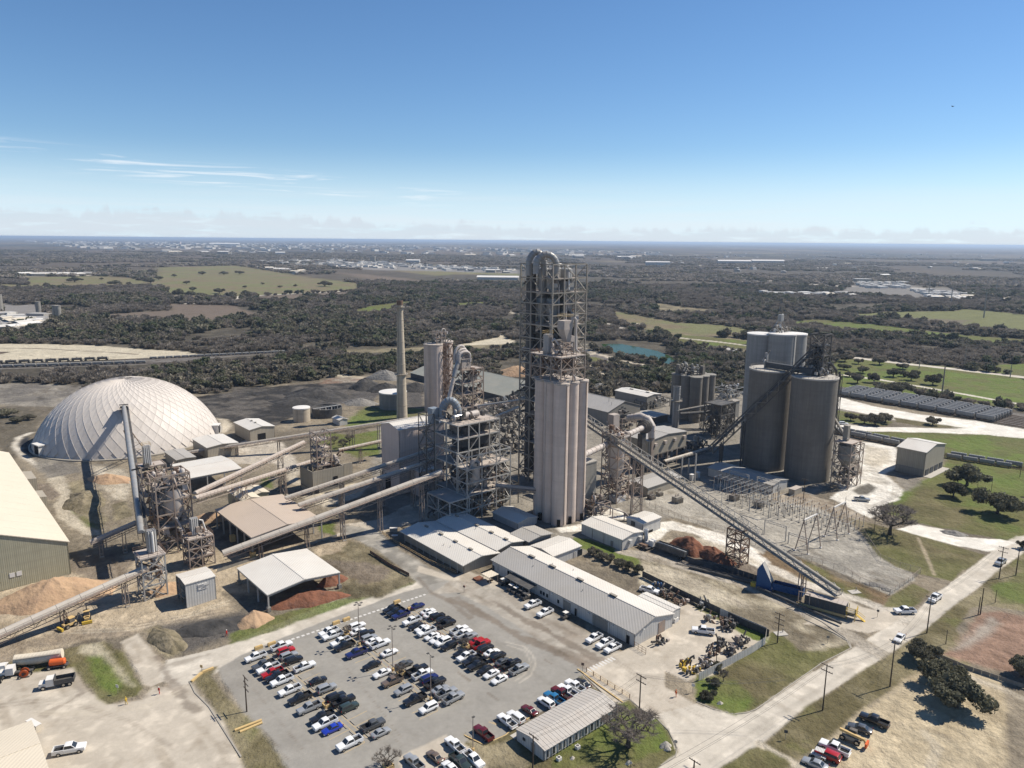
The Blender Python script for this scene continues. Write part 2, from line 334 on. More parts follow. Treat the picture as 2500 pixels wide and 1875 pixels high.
# right side lawns and roads
lawn_r = S(5,(560,60),(800,60),(1500,120),(2400,260),(2400,500),(1960,470),(1500,400),(1000,350),(560,300))
area('green',lawn_r,2,2)
area('green2',S(5,(1820,150),(2000,110),(2400,90),(2400,230),(2100,195)),2,2)
line('road',S(16,(60,645),(300,665),(560,695)),5,.3,.5,cls='road')
line('road',S(17,(200,500),(500,540),(760,575),(1000,603),(1500,658),(2212,742),(2600,790)),5,.3,.5,cls='road')
line('track',S(5,(560,190),(700,205),(960,240),(1250,290),(1550,340),(1900,405),(2400,490)),2.4,.6,.7)
area('dryg',S(4,(850,190),(1540,250),(1540,380),(1300,340),(1060,330),(1000,280)),2,2,cls=None)
area('green',S(4,(900,200),(1540,260),(1530,320),(1300,330),(1080,310),(880,260)),2,2)
line('road',S(4,(920,232),(1200,260),(1530,300)),3,.3,.5,cls='road')
area('paledirt',S(4,(820,260),(900,260),(1000,300),(1540,390),(1400,370),(1080,330)),1.5,1.5)
line('road',S(4,(60,78),(200,95),(360,138)),6,.3,.5,cls='road')
line('paledirt',S(4,(360,100),(560,105),(580,130)),2,.3,.8)
# rail corridors curving past the pond
area('rail',S(4,(0,300),(120,330),(260,400),(560,450),(860,500),(1500,560),(1900,620),(2200,660),(2200,700),(1500,600),(1000,530),(560,490),(100,400)),1,1,clear=True)
line('paledirt',S(4,(60,320),(200,365),(400,430),(700,480),(860,500)),3.2,.5,.6)
line('paledirt',S(4,(60,380),(130,440),(230,530),(400,620),(560,680),(700,700)),3.0,.8,.8)
line('paledirt',S(4,(20,360),(100,380),(200,365)),3.0,.8,.8)
area('green',S(4,(110,400),(200,400),(340,450),(300,470),(150,460)),1.5,1)
area('dryg',S(4,(130,460),(350,470),(640,560),(800,600),(800,700),(600,680),(400,610),(230,520)),2,2,clear=False)
area('dryg',S(4,(340,420),(420,430),(600,500),(560,500),(380,460)),2,2,clear=True)
# plant yard base
area('dirtmix',S(0,(-200,840),(120,838),(330,850),(470,852),(620,828),(900,800),(1100,820),(1260,850),(1420,880),(1600,850),(1830,860),(2212,930),(2600,980),(2600,1900),(-400,1900)),3,2,cls=None)
area('sub',S(0,(820,905),(1000,880),(1260,860),(1420,850),(1640,850),(1830,880),(1870,1010),(1700,1100),(1440,1120),(1260,1200),(840,1130),(800,1000)),2,2)
# dome surroundings, coal yard
area('scrub',S(1,(-300,350),(200,330),(400,420),(300,560),(140,640),(130,820),(260,960),(120,1000),(0,700),(-200,650)),2,2,.8,clear=True)
area('greyd',S(1,(-100,130),(400,130),(750,150),(650,250),(480,330),(200,330),(-100,300)),3,2)
area('coal',S(1,(1640,250),(2212,190),(2700,170),(2700,420),(2212,440),(2000,470),(1800,420)),3,2)
area('coal',S(2,(-120,880),(250,870),(640,840),(1000,800),(1160,840),(1150,930),(900,950),(640,1040),(400,1060),(330,1200),(0,1260),(-120,1180)),2,2)
area('coal2',S(2,(640,960),(900,960),(1000,900),(1160,860),(1300,850),(1300,900),(1160,940),(1060,1040),(880,1010),(700,1040)),2,2)
area('coal2',S(2,(1400,830),(1550,850),(1550,1050),(1400,1060)),2,2)
area('redd',S(2,(640,850),(720,790),(900,770),(1150,800),(1000,830),(800,840)),2,2)
area('bare',S(2,(730,765),(800,755),(1150,800),(1000,800),(760,780)),2,2,.7)
area('green',S(2,(870,1170),(1050,1040),(1300,1060),(1560,1060),(1560,1120),(1180,1200),(900,1230)),2,2,.9)
area('green',S(2,(650,1260),(900,1290),(1160,1250),(1160,1400),(1000,1500),(870,1440),(660,1400)),1.5,1.5)
area('paledirt',S(1,(1880,430),(1980,440),(2030,500),(1960,560),(1890,560),(1930,480)),1,1)
area('asphd',S(1,(240,590),(160,640),(160,700),(230,750),(390,775),(420,740),(280,640)),.5,.5)
line('track',S(1,(270,560),(160,600),(125,680),(200,760),(330,840),(460,940)),1.2,1,.8)
line('conc',S(1,(400,790),(700,805),(1060,770),(1400,730)),1.3,.3,.4)
area('greyd',S(1,(280,770),(660,790),(700,900),(600,920),(430,980),(330,870)),1.5,1.5)
area('greyd',S(1,(600,830),(950,830),(1100,900),(1000,960),(860,960),(660,900)),1.5,1.5,.5)
area('mud',S(1,(280,1000),(420,1000),(540,1090),(450,1140),(330,1100)),1,.8,.9)
for dx in (0,34,66,100): line('paledirt',S(1,(430+dx,960-dx*.2),(490+dx*.9,1030),(560+dx*.6,1100),(500+dx,1180),(520+dx,1280),(620+dx,1360),(760+dx,1440)),1.0,.8,.7,.8)
area('dryg',S(1,(590,1000),(700,970),(860,1100),(880,1200),(950,1320),(880,1400),(740,1340),(640,1180)),1.5,1.2)
area('green',S(1,(620,1240),(740,1280),(860,1390),(760,1380)),1.5,1.2,.8)
area('dryg',S(1,(980,1180),(1100,1150),(1160,1280),(1000,1330)),1,1)
area('paledirt',S(1,(800,850),(1060,880),(1160,1000),(1080,1150),(960,1140),(880,1000)),1.5,1.5,.9)
# left lower yards
area('dirt',S(6,(-200,700),(60,620),(600,500),(700,450),(1200,300),(1500,250),(2300,350),(2300,700),(1900,650),(2080,830),(1250,1000),(1200,1020),(700,1100),(200,1250),(-400,1350)),2,1.5)
area('mud',S(6,(620,380),(760,300),(1000,330),(1180,380),(1100,520),(840,570),(640,500)),2,1.5,.8)
area('mud',S(6,(-300,1130),(250,1090),(500,1000),(900,990),(1180,1010),(1160,1050),(800,1060),(500,1130),(260,1150),(100,1290),(-300,1330)),1.2,1,.55)
area('coal2',S(6,(1270,980),(1450,930),(1800,890),(2100,830),(2160,960),(2010,1060),(1800,1130),(1560,1230),(1420,1100)),2,2.5,.9)
area('dryg',S(6,(1260,1000),(1380,940),(1440,1000),(1590,1140),(1590,1200),(1450,1230),(1340,1120)),1.2,1)
area('conc',S(6,(-300,1380),(170,1330),(420,1290),(640,1250),(650,1350),(730,1490),(850,1580),(930,1640),(1230,1600),(1320,1490),(1500,1500),(1640,1440),(1720,1540),(1960,1800),(2150,2300),(-300,2300)),.8,.6,cls='pavement')
area('grassmix',S(6,(520,1180),(740,1110),(900,1100),(1080,1190),(1250,1500),(1200,1570),(950,1635),(880,1600),(740,1440),(640,1320),(-100,1420),(-100,1300)),.8,.6)
area('green',S(6,(760,1220),(900,1200),(1010,1330),(1060,1480),(1000,1560),(880,1480),(800,1330)),1,1)
area('bare',S(6,(720,1120),(850,1100),(960,1210),(1180,1480),(1120,1470),(900,1240),(700,1190)),1,1.2,.7)
area('conc',S(6,(1060,1100),(1200,1020),(1440,1300),(1500,1400),(1320,1490),(1240,1470)),.5,.4,cls='pavement')
area('road',S(6,(1450,1250),(1560,1230),(2212,1060),(2212,1160),(1950,1240),(1680,1430),(1640,1460),(1500,1500),(1380,1400)),.5,.4,cls='road')
area('road',S(0,(410,1440),(520,1380),(700,1305),(860,1245),(905,1222),(985,1250),(960,1262),(880,1285),(700,1350),(510,1430),(430,1475)),.4,.35,cls='road')
# east-side verge between road and sheds
area('green',S(11,(0,500),(340,350),(700,250),(1200,130),(1500,40),(1620,20),(1600,60),(1180,190),(620,380),(0,590)),1,.8,.9)
area('dryg',S(7,(1200,1120),(1400,1180),(1800,1440),(1830,1500),(1500,1640),(1100,1659),(1180,1500),(960,1250)),1.5,1.2)
area('mud',S(7,(1080,1310),(1400,1330),(1640,1390),(1580,1470),(1400,1520),(1180,1420),(1000,1320)),1.5,1,.9)
area('dirt',S(7,(930,1210),(1180,1120),(1250,1150),(1150,1240),(980,1290)),1.5,1)
area('dirt',S(7,(600,1180),(900,1180),(850,1230),(100,1420),(100,1350),(470,1290)),1,1)
area('green',S(7,(1000,1000),(1130,990),(1130,1100),(1000,1060)),1,1)
line('conc',S(7,(430,1310),(860,1190),(1150,1100),(1180,1080)),.6,.2,.3)
area('conc',S(7,(400,250),(660,280),(760,380),(830,520),(700,540),(600,470),(500,470),(380,470),(0,480),(0,400)),.8,.6)
area('green',S(7,(1230,300),(1530,310),(1530,400),(1400,410),(1230,370)),1,1)
area('paledirt',S(7,(720,540),(820,500),(830,660),(740,640)),1,1)
area('green',S(7,(470,570),(560,570),(590,690),(500,660)),1,1)
area('paledirt',S(7,(850,760),(1300,640),(1450,640),(1350,760),(1050,850)),1,1)
# plant street down to the car park
area('asph2',S(7,(1180,1000),(1450,1030),(1530,1080),(1700,1220),(2000,1400),(2212,1440),(2400,1530),(2300,1659),(2000,1659),(1850,1500),(1500,1220),(1200,1080)),.6,.5,cls='road')
area('conc',S(7,(1840,800),(1500,960),(1200,1000),(1450,1040),(1560,1060),(1900,960),(2300,1000),(2300,900),(1900,760)),.8,.6)
# car park and shop yard
area('asph',S(0,(470,1445),(520,1415),(690,1345),(870,1280),(960,1255),(1000,1262),(1280,1440),(1180,1520),(1100,1590),(1010,1660),(1000,1900),(700,1900),(560,1590),(500,1500),(480,1470)),.4,.3,cls='parking_lot')
area('conc',S(0,(905,1222),(985,1248),(1000,1230),(1060,1250),(1385,1440),(1420,1455),(1290,1450),(1130,1340),(1000,1262),(900,1235)),.4,.3,cls='pavement')
area('pavey',S(12,(-200,150),(0,30),(230,40),(700,190),(1480,650),(1400,680),(1180,790),(700,500),(300,250),(60,130)),.6,.5,cls='pavement')
area('conc',S(12,(1180,790),(1390,680),(1600,600),(1720,560),(1850,440),(2000,350),(2000,200),(2300,330),(2700,700),(2400,800),(2212,850),(2060,900),(1870,820),(1870,950),(2060,1060),(2200,1150),(2700,1400),(2212,1900),(1560,1900),(1830,1640),(1976,1530),(1900,1330),(1800,1230),(1650,1150),(1560,1060)),.3,.3,cls='pavement')
area('conc',S(9,(0,1500),(900,1420),(1280,1480),(1700,1659),(2212,2100),(1500,2300),(800,1900)),.4,.4,cls='pavement')
# main road
area('road',[*S(13,(-700,1900),(210,1659),(480,1500),(600,1430),(960,1130),(1730,640)),*S(10,(1400,960),(1590,790),(1800,640),(1960,500),(2212,320),(2600,50)),*S(10,(2500,-200),(2212,120),(2060,220),(1890,340),(1580,575),(1400,700),(1270,830),(1000,980),(710,1155),(470,1300)),*S(13,(500,1165),(300,1195),(0,1100),(-700,1300))],.35,.25,cls='road')
line('mud2',S(13,(120,1600),(700,1200),(1300,820),(1900,420)),.35,.3,.5,.30)
line('mud2',S(13,(300,1560),(760,1190),(1380,790),(1960,400)),.3,.3,.5,.22)
# grass corners beside main road
area('grassmix',S(13,(0,830),(60,900),(620,560),(640,480),(1100,380),(1290,520),(1350,615),(1090,745),(500,1150),(330,1190),(200,1150),(0,1080)),.5,.4)
area('drygravel',S(13,(-500,-100),(0,30),(200,180),(700,290),(1290,520),(1330,590),(1100,640),(900,640),(700,480),(300,300),(0,200),(-500,150)),1.2,1)
area('green',S(13,(0,880),(150,860),(350,900),(480,1050),(420,1160),(330,1185),(200,1150),(0,1070)),1,1)
area('green',S(13,(0,190),(620,500),(620,560),(500,540),(0,270)),.8,.7)
area('drygravel',S(9,(450,960),(620,1000),(1000,1080),(1700,1300),(2212,1560),(2500,1720),(1500,1450),(1280,1470),(900,1340),(620,1150)),1,1)
area('paledirt',S(9,(600,1060),(900,1100),(1560,1420),(1480,1440),(1000,1300),(640,1150)),1,1.2,.6)
area('green',S(9,(0,830),(150,850),(420,950),(560,1020),(600,1100),(300,1000),(0,900)),.8,.7)
line('conc2',S(9,(430,950),(600,980),(1000,1090),(1500,1240),(1900,1420),(2212,1580),(2700,1860)),2.6,.4,.5)
line('road',S(10,(-700,-80),(0,430),(300,580),(560,660),(800,720),(1000,800),(1100,900)),3.0,.5,.6)
area('conc',S(10,(300,940),(620,700),(800,790),(960,830),(1130,850),(1240,830),(1000,980),(850,1020),(640,980)),.3,.3,cls='pavement')
area('dryred',S(10,(-150,330),(0,290),(250,350),(600,540),(1050,690),(1000,780),(760,700),(300,560)),1,1)
area('grassmix',S(10,(1000,790),(1050,690),(1250,590),(1400,660),(1270,790),(1170,800)),.6,.5)
area('gravel',S(9,(620,500),(1000,480),(1500,700),(1700,900),(1650,980),(1360,760),(1000,640),(700,600)),.8,.6)
sub_yard = [*S(9,(640,560),(620,420),(1100,380),(1500,330),(2000,500),(2212,600)),*S(10,(560,20),(700,60),(800,160),(930,330),(1080,430),(1250,500),(1260,560),(1050,690),(850,600),(500,440),(100,300)),*S(9,(1700,900),(1200,750),(700,600))]
area('gravel',sub_yard,.5,.5)
area('asph2',S(10,(60,330),(330,250),(560,160),(650,60),(760,150),(1080,440),(1240,510),(1050,670),(850,590),(400,400)),1,1.5,.55)
area('lime',S(9,(760,700),(860,690),(1000,720),(1300,800),(1560,920),(1700,1040),(1600,1090),(1400,1000),(1050,800),(850,760),(740,850),(620,860),(620,780)),1,.8)
area('lime',S(8,(1440,1180),(1700,1130),(1700,1040),(2000,1000),(2080,1100),(1900,1100),(1720,1200),(1500,1215)),.8,.6)
area('paledirt',S(9,(760,860),(1100,830),(1500,960),(1640,1080),(1350,1000),(860,900)),1.2,1,.8)
area('mud',S(9,(520,920),(800,870),(1400,1000),(1660,1130),(1620,1260),(1000,1060)),1.2,1,.9)
line('coal2',S(9,(900,1060),(1200,1130),(1580,1220)),.6,.2,.3); line('coal2',S(9,(920,1040),(1250,1110),(1600,1200)),.6,.2,.3)
# right: lime haul roads, lawns
area('green',S(5,(800,680),(1200,690),(2300,730),(2300,1560),(2050,1640),(1650,1560),(1280,1480),(900,1380),(950,1330),(1300,1130),(1500,1000),(1540,930),(1000,740)),1.5,1.2)
area('grassmix',S(5,(1300,1150),(1540,1000),(1700,1300),(1700,1500),(1640,1540),(1260,1470),(1080,1400)),2,2,.8)
area('grassmix',S(10,(780,120),(870,60),(1240,150),(1600,260),(1880,340),(1580,560),(1320,510),(1080,430),(930,330)),.7,.6)
line('dirt',S(10,(1290,190),(1350,320),(1430,510)),.5,.3,.4,.7)
area('lime',S(5,(560,380),(900,470),(1300,540),(1800,600),(2400,700),(2400,770),(1900,720),(1400,700),(900,690),(560,660),(560,620),(880,650),(1200,655),(1700,670),(1350,640),(1080,590),(800,530),(560,480)),.7,.6,cls='road')
area('green',S(5,(560,500),(800,540),(1070,610),(1000,640),(600,610)),1,1)
area('grassmix',S(5,(1070,565),(1300,600),(1700,660),(1400,660),(1100,610)),1,1)
area('rail',S(5,(560,350),(900,420),(1900,600),(2400,690),(2400,560),(2100,520),(560,290)),1,1)
area('lime',S(5,(740,770),(900,790),(1100,830),(1100,1000),(1000,1060),(1160,1200),(1120,1290),(960,1340),(1000,1400),(880,1450),(780,1400),(640,1330),(520,1270),(620,1200),(560,1140),(800,1060)),1,.8)
area('paledirt',S(5,(800,800),(1050,850),(1050,940),(900,1020),(820,960)),2,2,.8)
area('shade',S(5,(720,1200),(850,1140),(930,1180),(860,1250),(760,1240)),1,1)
area('greyd',S(5,(1100,1060),(1340,1080),(1300,1160),(1180,1220),(1100,1130)),1.5,1.2,.8)
for o_ in (0,26,50): line('gravel',S(5,(860+o_,1020),(960+o_,1120),(1080+o_,1180),(1060+o_,1260),(900+o_,1330)),.35,.3,.3,.7)
area('lime',S(5,(1280,1500),(1500,1540),(1700,1610),(2000,1630),(2150,1659),(1900,1740),(1600,1680),(1280,1590),(1100,1540)),.8,.6,cls='road')
area('dirtroad',S(5,(0,1220),(300,1230),(520,1290),(640,1340),(860,1460),(800,1500),(400,1350),(0,1290)),1.2,1)
area('dryg',S(10,(660,0),(870,60),(900,110),(780,110)),1,1)
# right lower: verge, red ground, sand lot
area('vergemix',[*S(13,(210,1700),(480,1500),(600,1430),(960,1130),(1730,640),(2212,300)),*S(13,(2400,800),(1850,860),(1750,960),(1400,1180),(1180,1390),(900,1560),(700,1800))],.6,.6)
area('vergemix',S(10,(1200,1130),(1400,960),(1590,790),(1800,640),(1960,500),(2212,320),(2600,100),(2600,900),(1900,780),(1750,800),(1650,950),(1400,1150)),.6,.6)
area('green',S(10,(1920,620),(2212,480),(2500,500),(2500,800),(2000,760)),1,1,.8)
area('red',S(10,(1480,1190),(1600,1170),(1830,850),(2000,820),(2212,880),(2600,950),(2600,1500),(2212,1420),(1800,1290),(1480,1210)),1.5,1.5)
area('gravel',S(10,(1600,1165),(1930,885),(2000,930),(1900,1040),(1700,1150)),1,1.5,.7)
area('sand',S(13,(940,1659),(1180,1400),(1400,1190),(1750,960),(1860,870),(2050,700),(2212,720),(2700,900),(2700,2000),(800,2000)),1,1)
line('paledirt',S(13,(560,1450),(700,1540),(860,1630),(1000,1720)),1.0,.4,.5)
line('paledirt',S(13,(1980,1350),(2100,1480),(2040,1659)),.9,.4,.5,.5)
line('paledirt',S(10,(1700,1400),(1950,1480),(2212,1590)),1.2,.5,.6,.8)
area('grassmix',S(13,(210,1659),(470,1490),(620,1500),(830,1620),(700,1800),(200,1850)),.6,.5)
# trailer island
area('grassmix',S(12,(800,1290),(700,1400),(560,1290),(480,1370),(300,1450),(130,1430),(120,1480),(290,1640),(330,1900),(1500,1900),(1830,1640),(1976,1530),(1900,1330),(1800,1230),(1640,1140),(1550,1065),(1450,1090),(1440,1060),(1320,970),(1200,960),(1130,860),(1080,880)),.25,.25)
area('green',S(12,(1290,975),(1470,1050),(1600,1130),(1780,1230),(1890,1350),(1900,1480),(1500,1659),(900,1659),(900,1500),(1420,1220),(1440,1110),(1300,1000)),.8,.6)
area('dryg',S(12,(120,1360),(300,1470),(560,1410),(700,1640),(300,1800),(290,1640)),.5,.4)
area('asph',S(12,(170,1340),(300,1440),(480,1370),(560,1290),(700,1210),(960,1090),(1200,960),(1100,850),(700,1000)),.2,.2,cls='parking_lot')
area('conc',S(12,(1190,800),(1560,1055),(1500,1095),(1440,1100),(1260,960),(1160,850)),.2,.2,cls='pavement')
area('conc',S(11,(1480,1560),(1880,1370),(2080,1470),(2212,1600),(2300,1800),(1500,1800)),.3,.3,cls='parking_lot')
# left verge of the car park
area('vergemix',S(6,(1690,1440),(1750,1340),(1900,1300),(1850,1400),(2030,1640),(2300,1900),(2700,2500),(2200,2300),(1960,1800)),.6,.6)
area('greyd',S(6,(1850,1370),(2212,1170),(2500,1500),(2212,1700),(1990,1600)),.5,.8,.25)
# wet streaks and stains (dirt tracked by trucks)
for pts,w_,s_ in ((((0,200),(150,250),(420,400),(560,500),(800,590),(1000,690),(1200,770)),1.4,.75),(((60,180),(300,330),(600,480),(750,560)),.5,.5),(((380,210),(560,320),(760,420),(1000,560),(1240,690),(1300,720)),1.0,.75),
     (((480,120),(620,260),(760,340),(950,430),(1050,500)),1.2,.35),(((900,620),(1100,700),(1250,740)),1.6,.6)):
 line('mud',S(12,*pts),w_,1.3,.35,s_,clear=False)
line('mud',S(6,(1370,1230),(1420,1350),(1500,1450),(1580,1560),(1700,1700)),1.0,1.4,.4,.65); line('mud',S(6,(1440,1300),(1560,1280),(1800,1210)),.8,1.5,.5,.4)
line('mud',S(6,(1520,1420),(1400,1500),(1300,1560),(1150,1600)),.9,1.6,.5,.4); line('mud',S(6,(640,1380),(700,1480),(720,1540),(560,1640),(400,1720)),.8,1.2,.4,.55)
line('mud',S(11,(1640,0),(1760,130),(1900,200),(2100,350)),.6,.8,.4,.6)
line('road',S(12,(480,560),(640,600),(720,680),(740,760),(700,850),(600,920)),.25,.2,.2,.5); line('road',S(12,(500,590),(650,640),(700,740),(640,850),(560,900)),.25,.2,.2,.4)
for pts in (((60,820),(170,900)),((330,1010),(410,1065)),((820,715),(880,750))): line('mud',S(12,*pts),.25,.3,.2,.7)
for pts in (((200,960),(420,1230),(640,1500)),((0,960),(60,1080),(380,1420),(600,1700)),((900,640),(1080,860),(1300,1130),(1500,1400)),((1250,1180),(1500,1470)),((760,900),(960,1100),(1120,1190))): line('mud',S(11,*pts),.07,.12,.12,.6)
for dy in (0,26): line('mud',S(6,(0,1640+dy),(300,1600+dy),(700,1640+dy),(1100,1760+dy),(1500,2000+dy)),.2,.3,.3,.35); line('paledirt',S(6,(300,1700+dy),(800,1700+dy),(1300,1640+dy),(1560,1520+dy)),.25,.3,.3,.5); line('mud',S(12,(1250,850+dy),(1500,960+dy),(1800,1180+dy),(2000,1500+dy)),.14,.3,.3,.4); line('mud',S(12,(2212,1200+dy),(1900,1050+dy),(1600,820+dy),(1420,700+dy)),.14,.3,.3,.4)
for dy in (0,24): line('paledirt',S(6,(0,960+dy),(500,1000+dy),(1100,980+dy),(1600,860+dy),(2000,740+dy)),.25,.4,.3,.5); line('mud',S(6,(500,900+dy),(1200,940+dy),(1900,820+dy)),.3,.4,.3,.5); line('mud',S(9,(640,1120+dy),(1100,1260+dy),(1700,1500+dy)),.2,.4,.3,.5); line('mud',S(13,(1180,1500+dy),(1400,1300+dy),(1900,1250+dy),(2212,1400+dy)),.2,.5,.3,.35)
def paint(x,y):
 n1 = fbm(x,y,40,1); n2 = fbm(x,y,6,5); n3 = fbm(x,y,1.3,9,3); n4 = fbm(x,y,260,21); nb = fbm(x,y,14,33)
 def mixc(a,b,f): return np.array(a)[None,:]*(1-f[:,None])+np.array(b)[None,:]*f[:,None]
 GREEN,BROWN,DRY,OLIVE = (.135,.178,.042),(.135,.115,.058),(.25,.215,.13),(.135,.135,.05)
 sat = lambda v,a,b: np.clip((v-a)/(b-a),0,1)
 def colour(c,i):
  if c == 'coal': base = mixc((.04,.038,.036),(.115,.103,.09),sat(nb[i]*.5+n2[i]*.5,.42,.62))
  elif c in C: base = np.repeat(np.array(C[c])[None,:],len(i),0)
  elif c in ('green','green2'): base = mixc(GREEN,OLIVE,sat(n1[i]*.6+n2[i]*.4,.40,.62)); base = base*(1-.5*sat(nb[i],.52,.68)[:,None])+np.array(BROWN)*.5*sat(nb[i],.52,.68)[:,None]
  elif c in ('grassf','field2'): base = mixc((.18,.18,.085),(.20,.165,.10),sat(n1[i],.40,.62))
  elif c == 'grassmix': base = mixc(OLIVE,BROWN,sat(n1[i]*.4+nb[i]*.6,.38,.58)); base = base*.75+mixc(base,DRY,sat(n2[i],.35,.7))*.25
  elif c == 'vergemix': base = mixc(BROWN,DRY,sat(nb[i],.40,.62)); f = sat(n1[i]*.5+n2[i]*.5,.52,.64)[:,None]; base = base*(1-f)+np.array(OLIVE)*f
  elif c == 'dryg': base = mixc((.14,.12,.075),(.27,.23,.15),sat(nb[i]*.5+n2[i]*.5,.38,.64))
  elif c == 'drygravel': base = mixc((.20,.17,.12),(.44,.39,.29),sat(nb[i]*.35+n2[i]*.65,.38,.64))
  elif c == 'dryred': base = mixc((.19,.135,.08),(.13,.125,.05),sat(nb[i],.42,.6))
  elif c == 'dirtmix': base = mixc((.29,.245,.18),(.155,.132,.10),sat(n1[i]*.5+n2[i]*.5,.40,.62))
  elif c == 'sand': base = mixc((.50,.42,.29),(.40,.33,.22),sat(nb[i],.40,.65))
  elif c == 'greyd': base = mixc((.17,.155,.135),(.27,.245,.205),sat(nb[i],.38,.62))
  elif c == 'redd': base = mixc((.22,.15,.11),(.30,.26,.21),sat(n2[i],.38,.62))
  elif c == 'asphd': base = np.repeat(np.array((.045,.045,.048))[None,:],len(i),0)
  elif c == 'asph2': base = mixc((.25,.235,.205),(.36,.335,.29),sat(n2[i],.40,.64))
  elif c == 'pavey': base = mixc((.40,.365,.31),(.30,.265,.22),sat(nb[i]*.4+n2[i]*.6,.42,.60))
  elif c == 'mud2': base = np.repeat(np.array((.30,.27,.225))[None,:],len(i),0)
  elif c == 'conc2': base = mixc((.42,.375,.31),(.36,.32,.26),sat(n2[i],.4,.6))
  elif c == 'dirtroad': base = mixc((.26,.21,.155),(.35,.30,.235),sat(n2[i],.4,.6))
  k2 = .18 if c in ('asph','conc','road','lime') else .40
  return base*(1-k2/2+k2*n2[i][:,None])*(.93+.14*n3[i][:,None])
 # base: woodland floor near, patchwork of brush and dry pasture far out
 far = sat(y,1500,3500)[:,None]
 b0 = mixc((.075,.066,.05),(.12,.105,.08),sat(nb,.40,.62)); cell = vnoise(x/700+3,y/1500,77); c2 = vnoise(x/260,y/420,78)
 b1 = mixc((.070,.066,.056),(.135,.108,.085),sat(.5*cell+.5*n4,.38,.60)); b1 = np.where((c2 > .80)[:,None],np.array((.17,.15,.10)),b1)
 col = b0*(1-far)+b1*far; col = col*(.8+.4*n2[:,None])
 cls = np.zeros(len(x),np.int8); clear = np.zeros(len(x))
 wob = (fbm(x,y,5,51)-.5)*2+(fbm(x,y,1.1,55,2)-.5)*.8
 for kind,c,pts,wb,fe,st,w,cl,clr in OPS:
  a = np.array(pts); pad = w+3*wb+fe+1
  i = np.nonzero((x > a[:,0].min()-pad) & (x < a[:,0].max()+pad) & (y > a[:,1].min()-pad) & (y < a[:,1].max()+pad))[0]
  if not len(i): continue
  d = (poly_sd(x[i],y[i],pts) if kind == 'a' else line_d(x[i],y[i],pts)-w)+wob[i]*wb
  f = np.clip(.5-d/(2*fe),0,1); f = f*f*(3-2*f)
  k = f > 0; i = i[k]; f = (f[k]*st)[:,None]
  if not len(i): continue
  col[i] = col[i]*(1-f)+colour(c,i)*f
  if cl: cls[i[(f[:,0] > .5)]] = CLS.index(cl)
  elif c in ('green','green2','grassmix','grassf','field','vergemix'): cls[i[(f[:,0] > .5)]] = CLS.index('lawn')
  elif st > .85: cls[i[(f[:,0] > .5)]] = 0
  if clr: clear[i] = np.maximum(clear[i],f[:,0])
  elif kind == 'a': clear[i] *= 1-f[:,0]
 # grime: truck dirt drawn out along the lanes, spills and damp patches on everything that is not lawn
 near = (y < 620) & (cls != 4); i = np.nonzero(near)[0]; u = x[i]*math.cos(GA)+y[i]*math.sin(GA); v = x[i]*math.sin(GA)-y[i]*math.cos(GA)
 s1 = fbm(u,v*.16,2.2,201,3); s2 = fbm(u*.16,v,2.2,207,3); s3 = fbm(x[i],y[i],11,211); s4 = fbm(x[i],y[i],2.6,215,3); lot = (cls[i] == 2)
 g = .55*sat(np.where(s3 > .5,s1,s2),.52,.72)*sat(s3,.40,.60)+.45*sat(s4,.60,.74)*sat(s3,.45,.7); g = g*np.where(lot,.28,np.where(cls[i] == 1,.45,.85))
 lt = .22*sat(1-s4,.58,.74)*(1-lot); col[i] = col[i]*(1-g[:,None]*np.array((.46,.50,.55)))*(1+lt[:,None])
 return np.clip(col*.84,.008,.8),cls,clear
CLS = ['ground','road','parking_lot','pavement','lawn']
def ground_mat(nm,k,bk):
 m = bpy.data.materials.new(nm); m.use_nodes = True; t = m.node_tree; b = t.nodes['Principled BSDF']; b.inputs['Roughness'].default_value = .95; b.inputs['Specular IOR Level'].default_value = .15
 at = N(t,'ShaderNodeAttribute',attribute_name='tint'); g = N(t,'ShaderNodeNewGeometry')
 n = N(t,'ShaderNodeTexNoise',i_Scale=1.1,i_Detail=7,i_Roughness=.7); t.links.new(g.outputs['Position'],n.inputs['Vector'])
 n2 = N(t,'ShaderNodeTexNoise',i_Scale=.12,i_Detail=6,i_Roughness=.65); t.links.new(g.outputs['Position'],n2.inputs['Vector'])
 f = MATH(t,'ADD',MATH(t,'MULTIPLY_ADD',n.outputs['Fac'],k,.78-k*.5),MATH(t,'MULTIPLY',n2.outputs['Fac'],.42))
 c = N(t,'ShaderNodeCombineXYZ'); [t.links.new(f,c.inputs[i]) for i in range(3)]
 t.links.new(MIXC(t,1.0,at.outputs['Color'],c.outputs[0],'MULTIPLY'),b.inputs['Base Color'])
 n3 = N(t,'ShaderNodeTexNoise',i_Scale=.28,i_Detail=6,i_Roughness=.62); t.links.new(g.outputs['Position'],n3.inputs['Vector']); bp = N(t,'ShaderNodeBump',i_Strength=1,i_Distance=1); t.links.new(MATH(t,'ADD',MATH(t,'MULTIPLY',n.outputs['Fac'],.12*bk),MATH(t,'MULTIPLY',n3.outputs['Fac'],1.3*bk*bk)),bp.inputs['Height']); t.links.new(bp.outputs[0],b.inputs['Normal'])
 return m
GM = ground_mat('earth',.8,1.0); GP = ground_mat('paved',.38,.22)
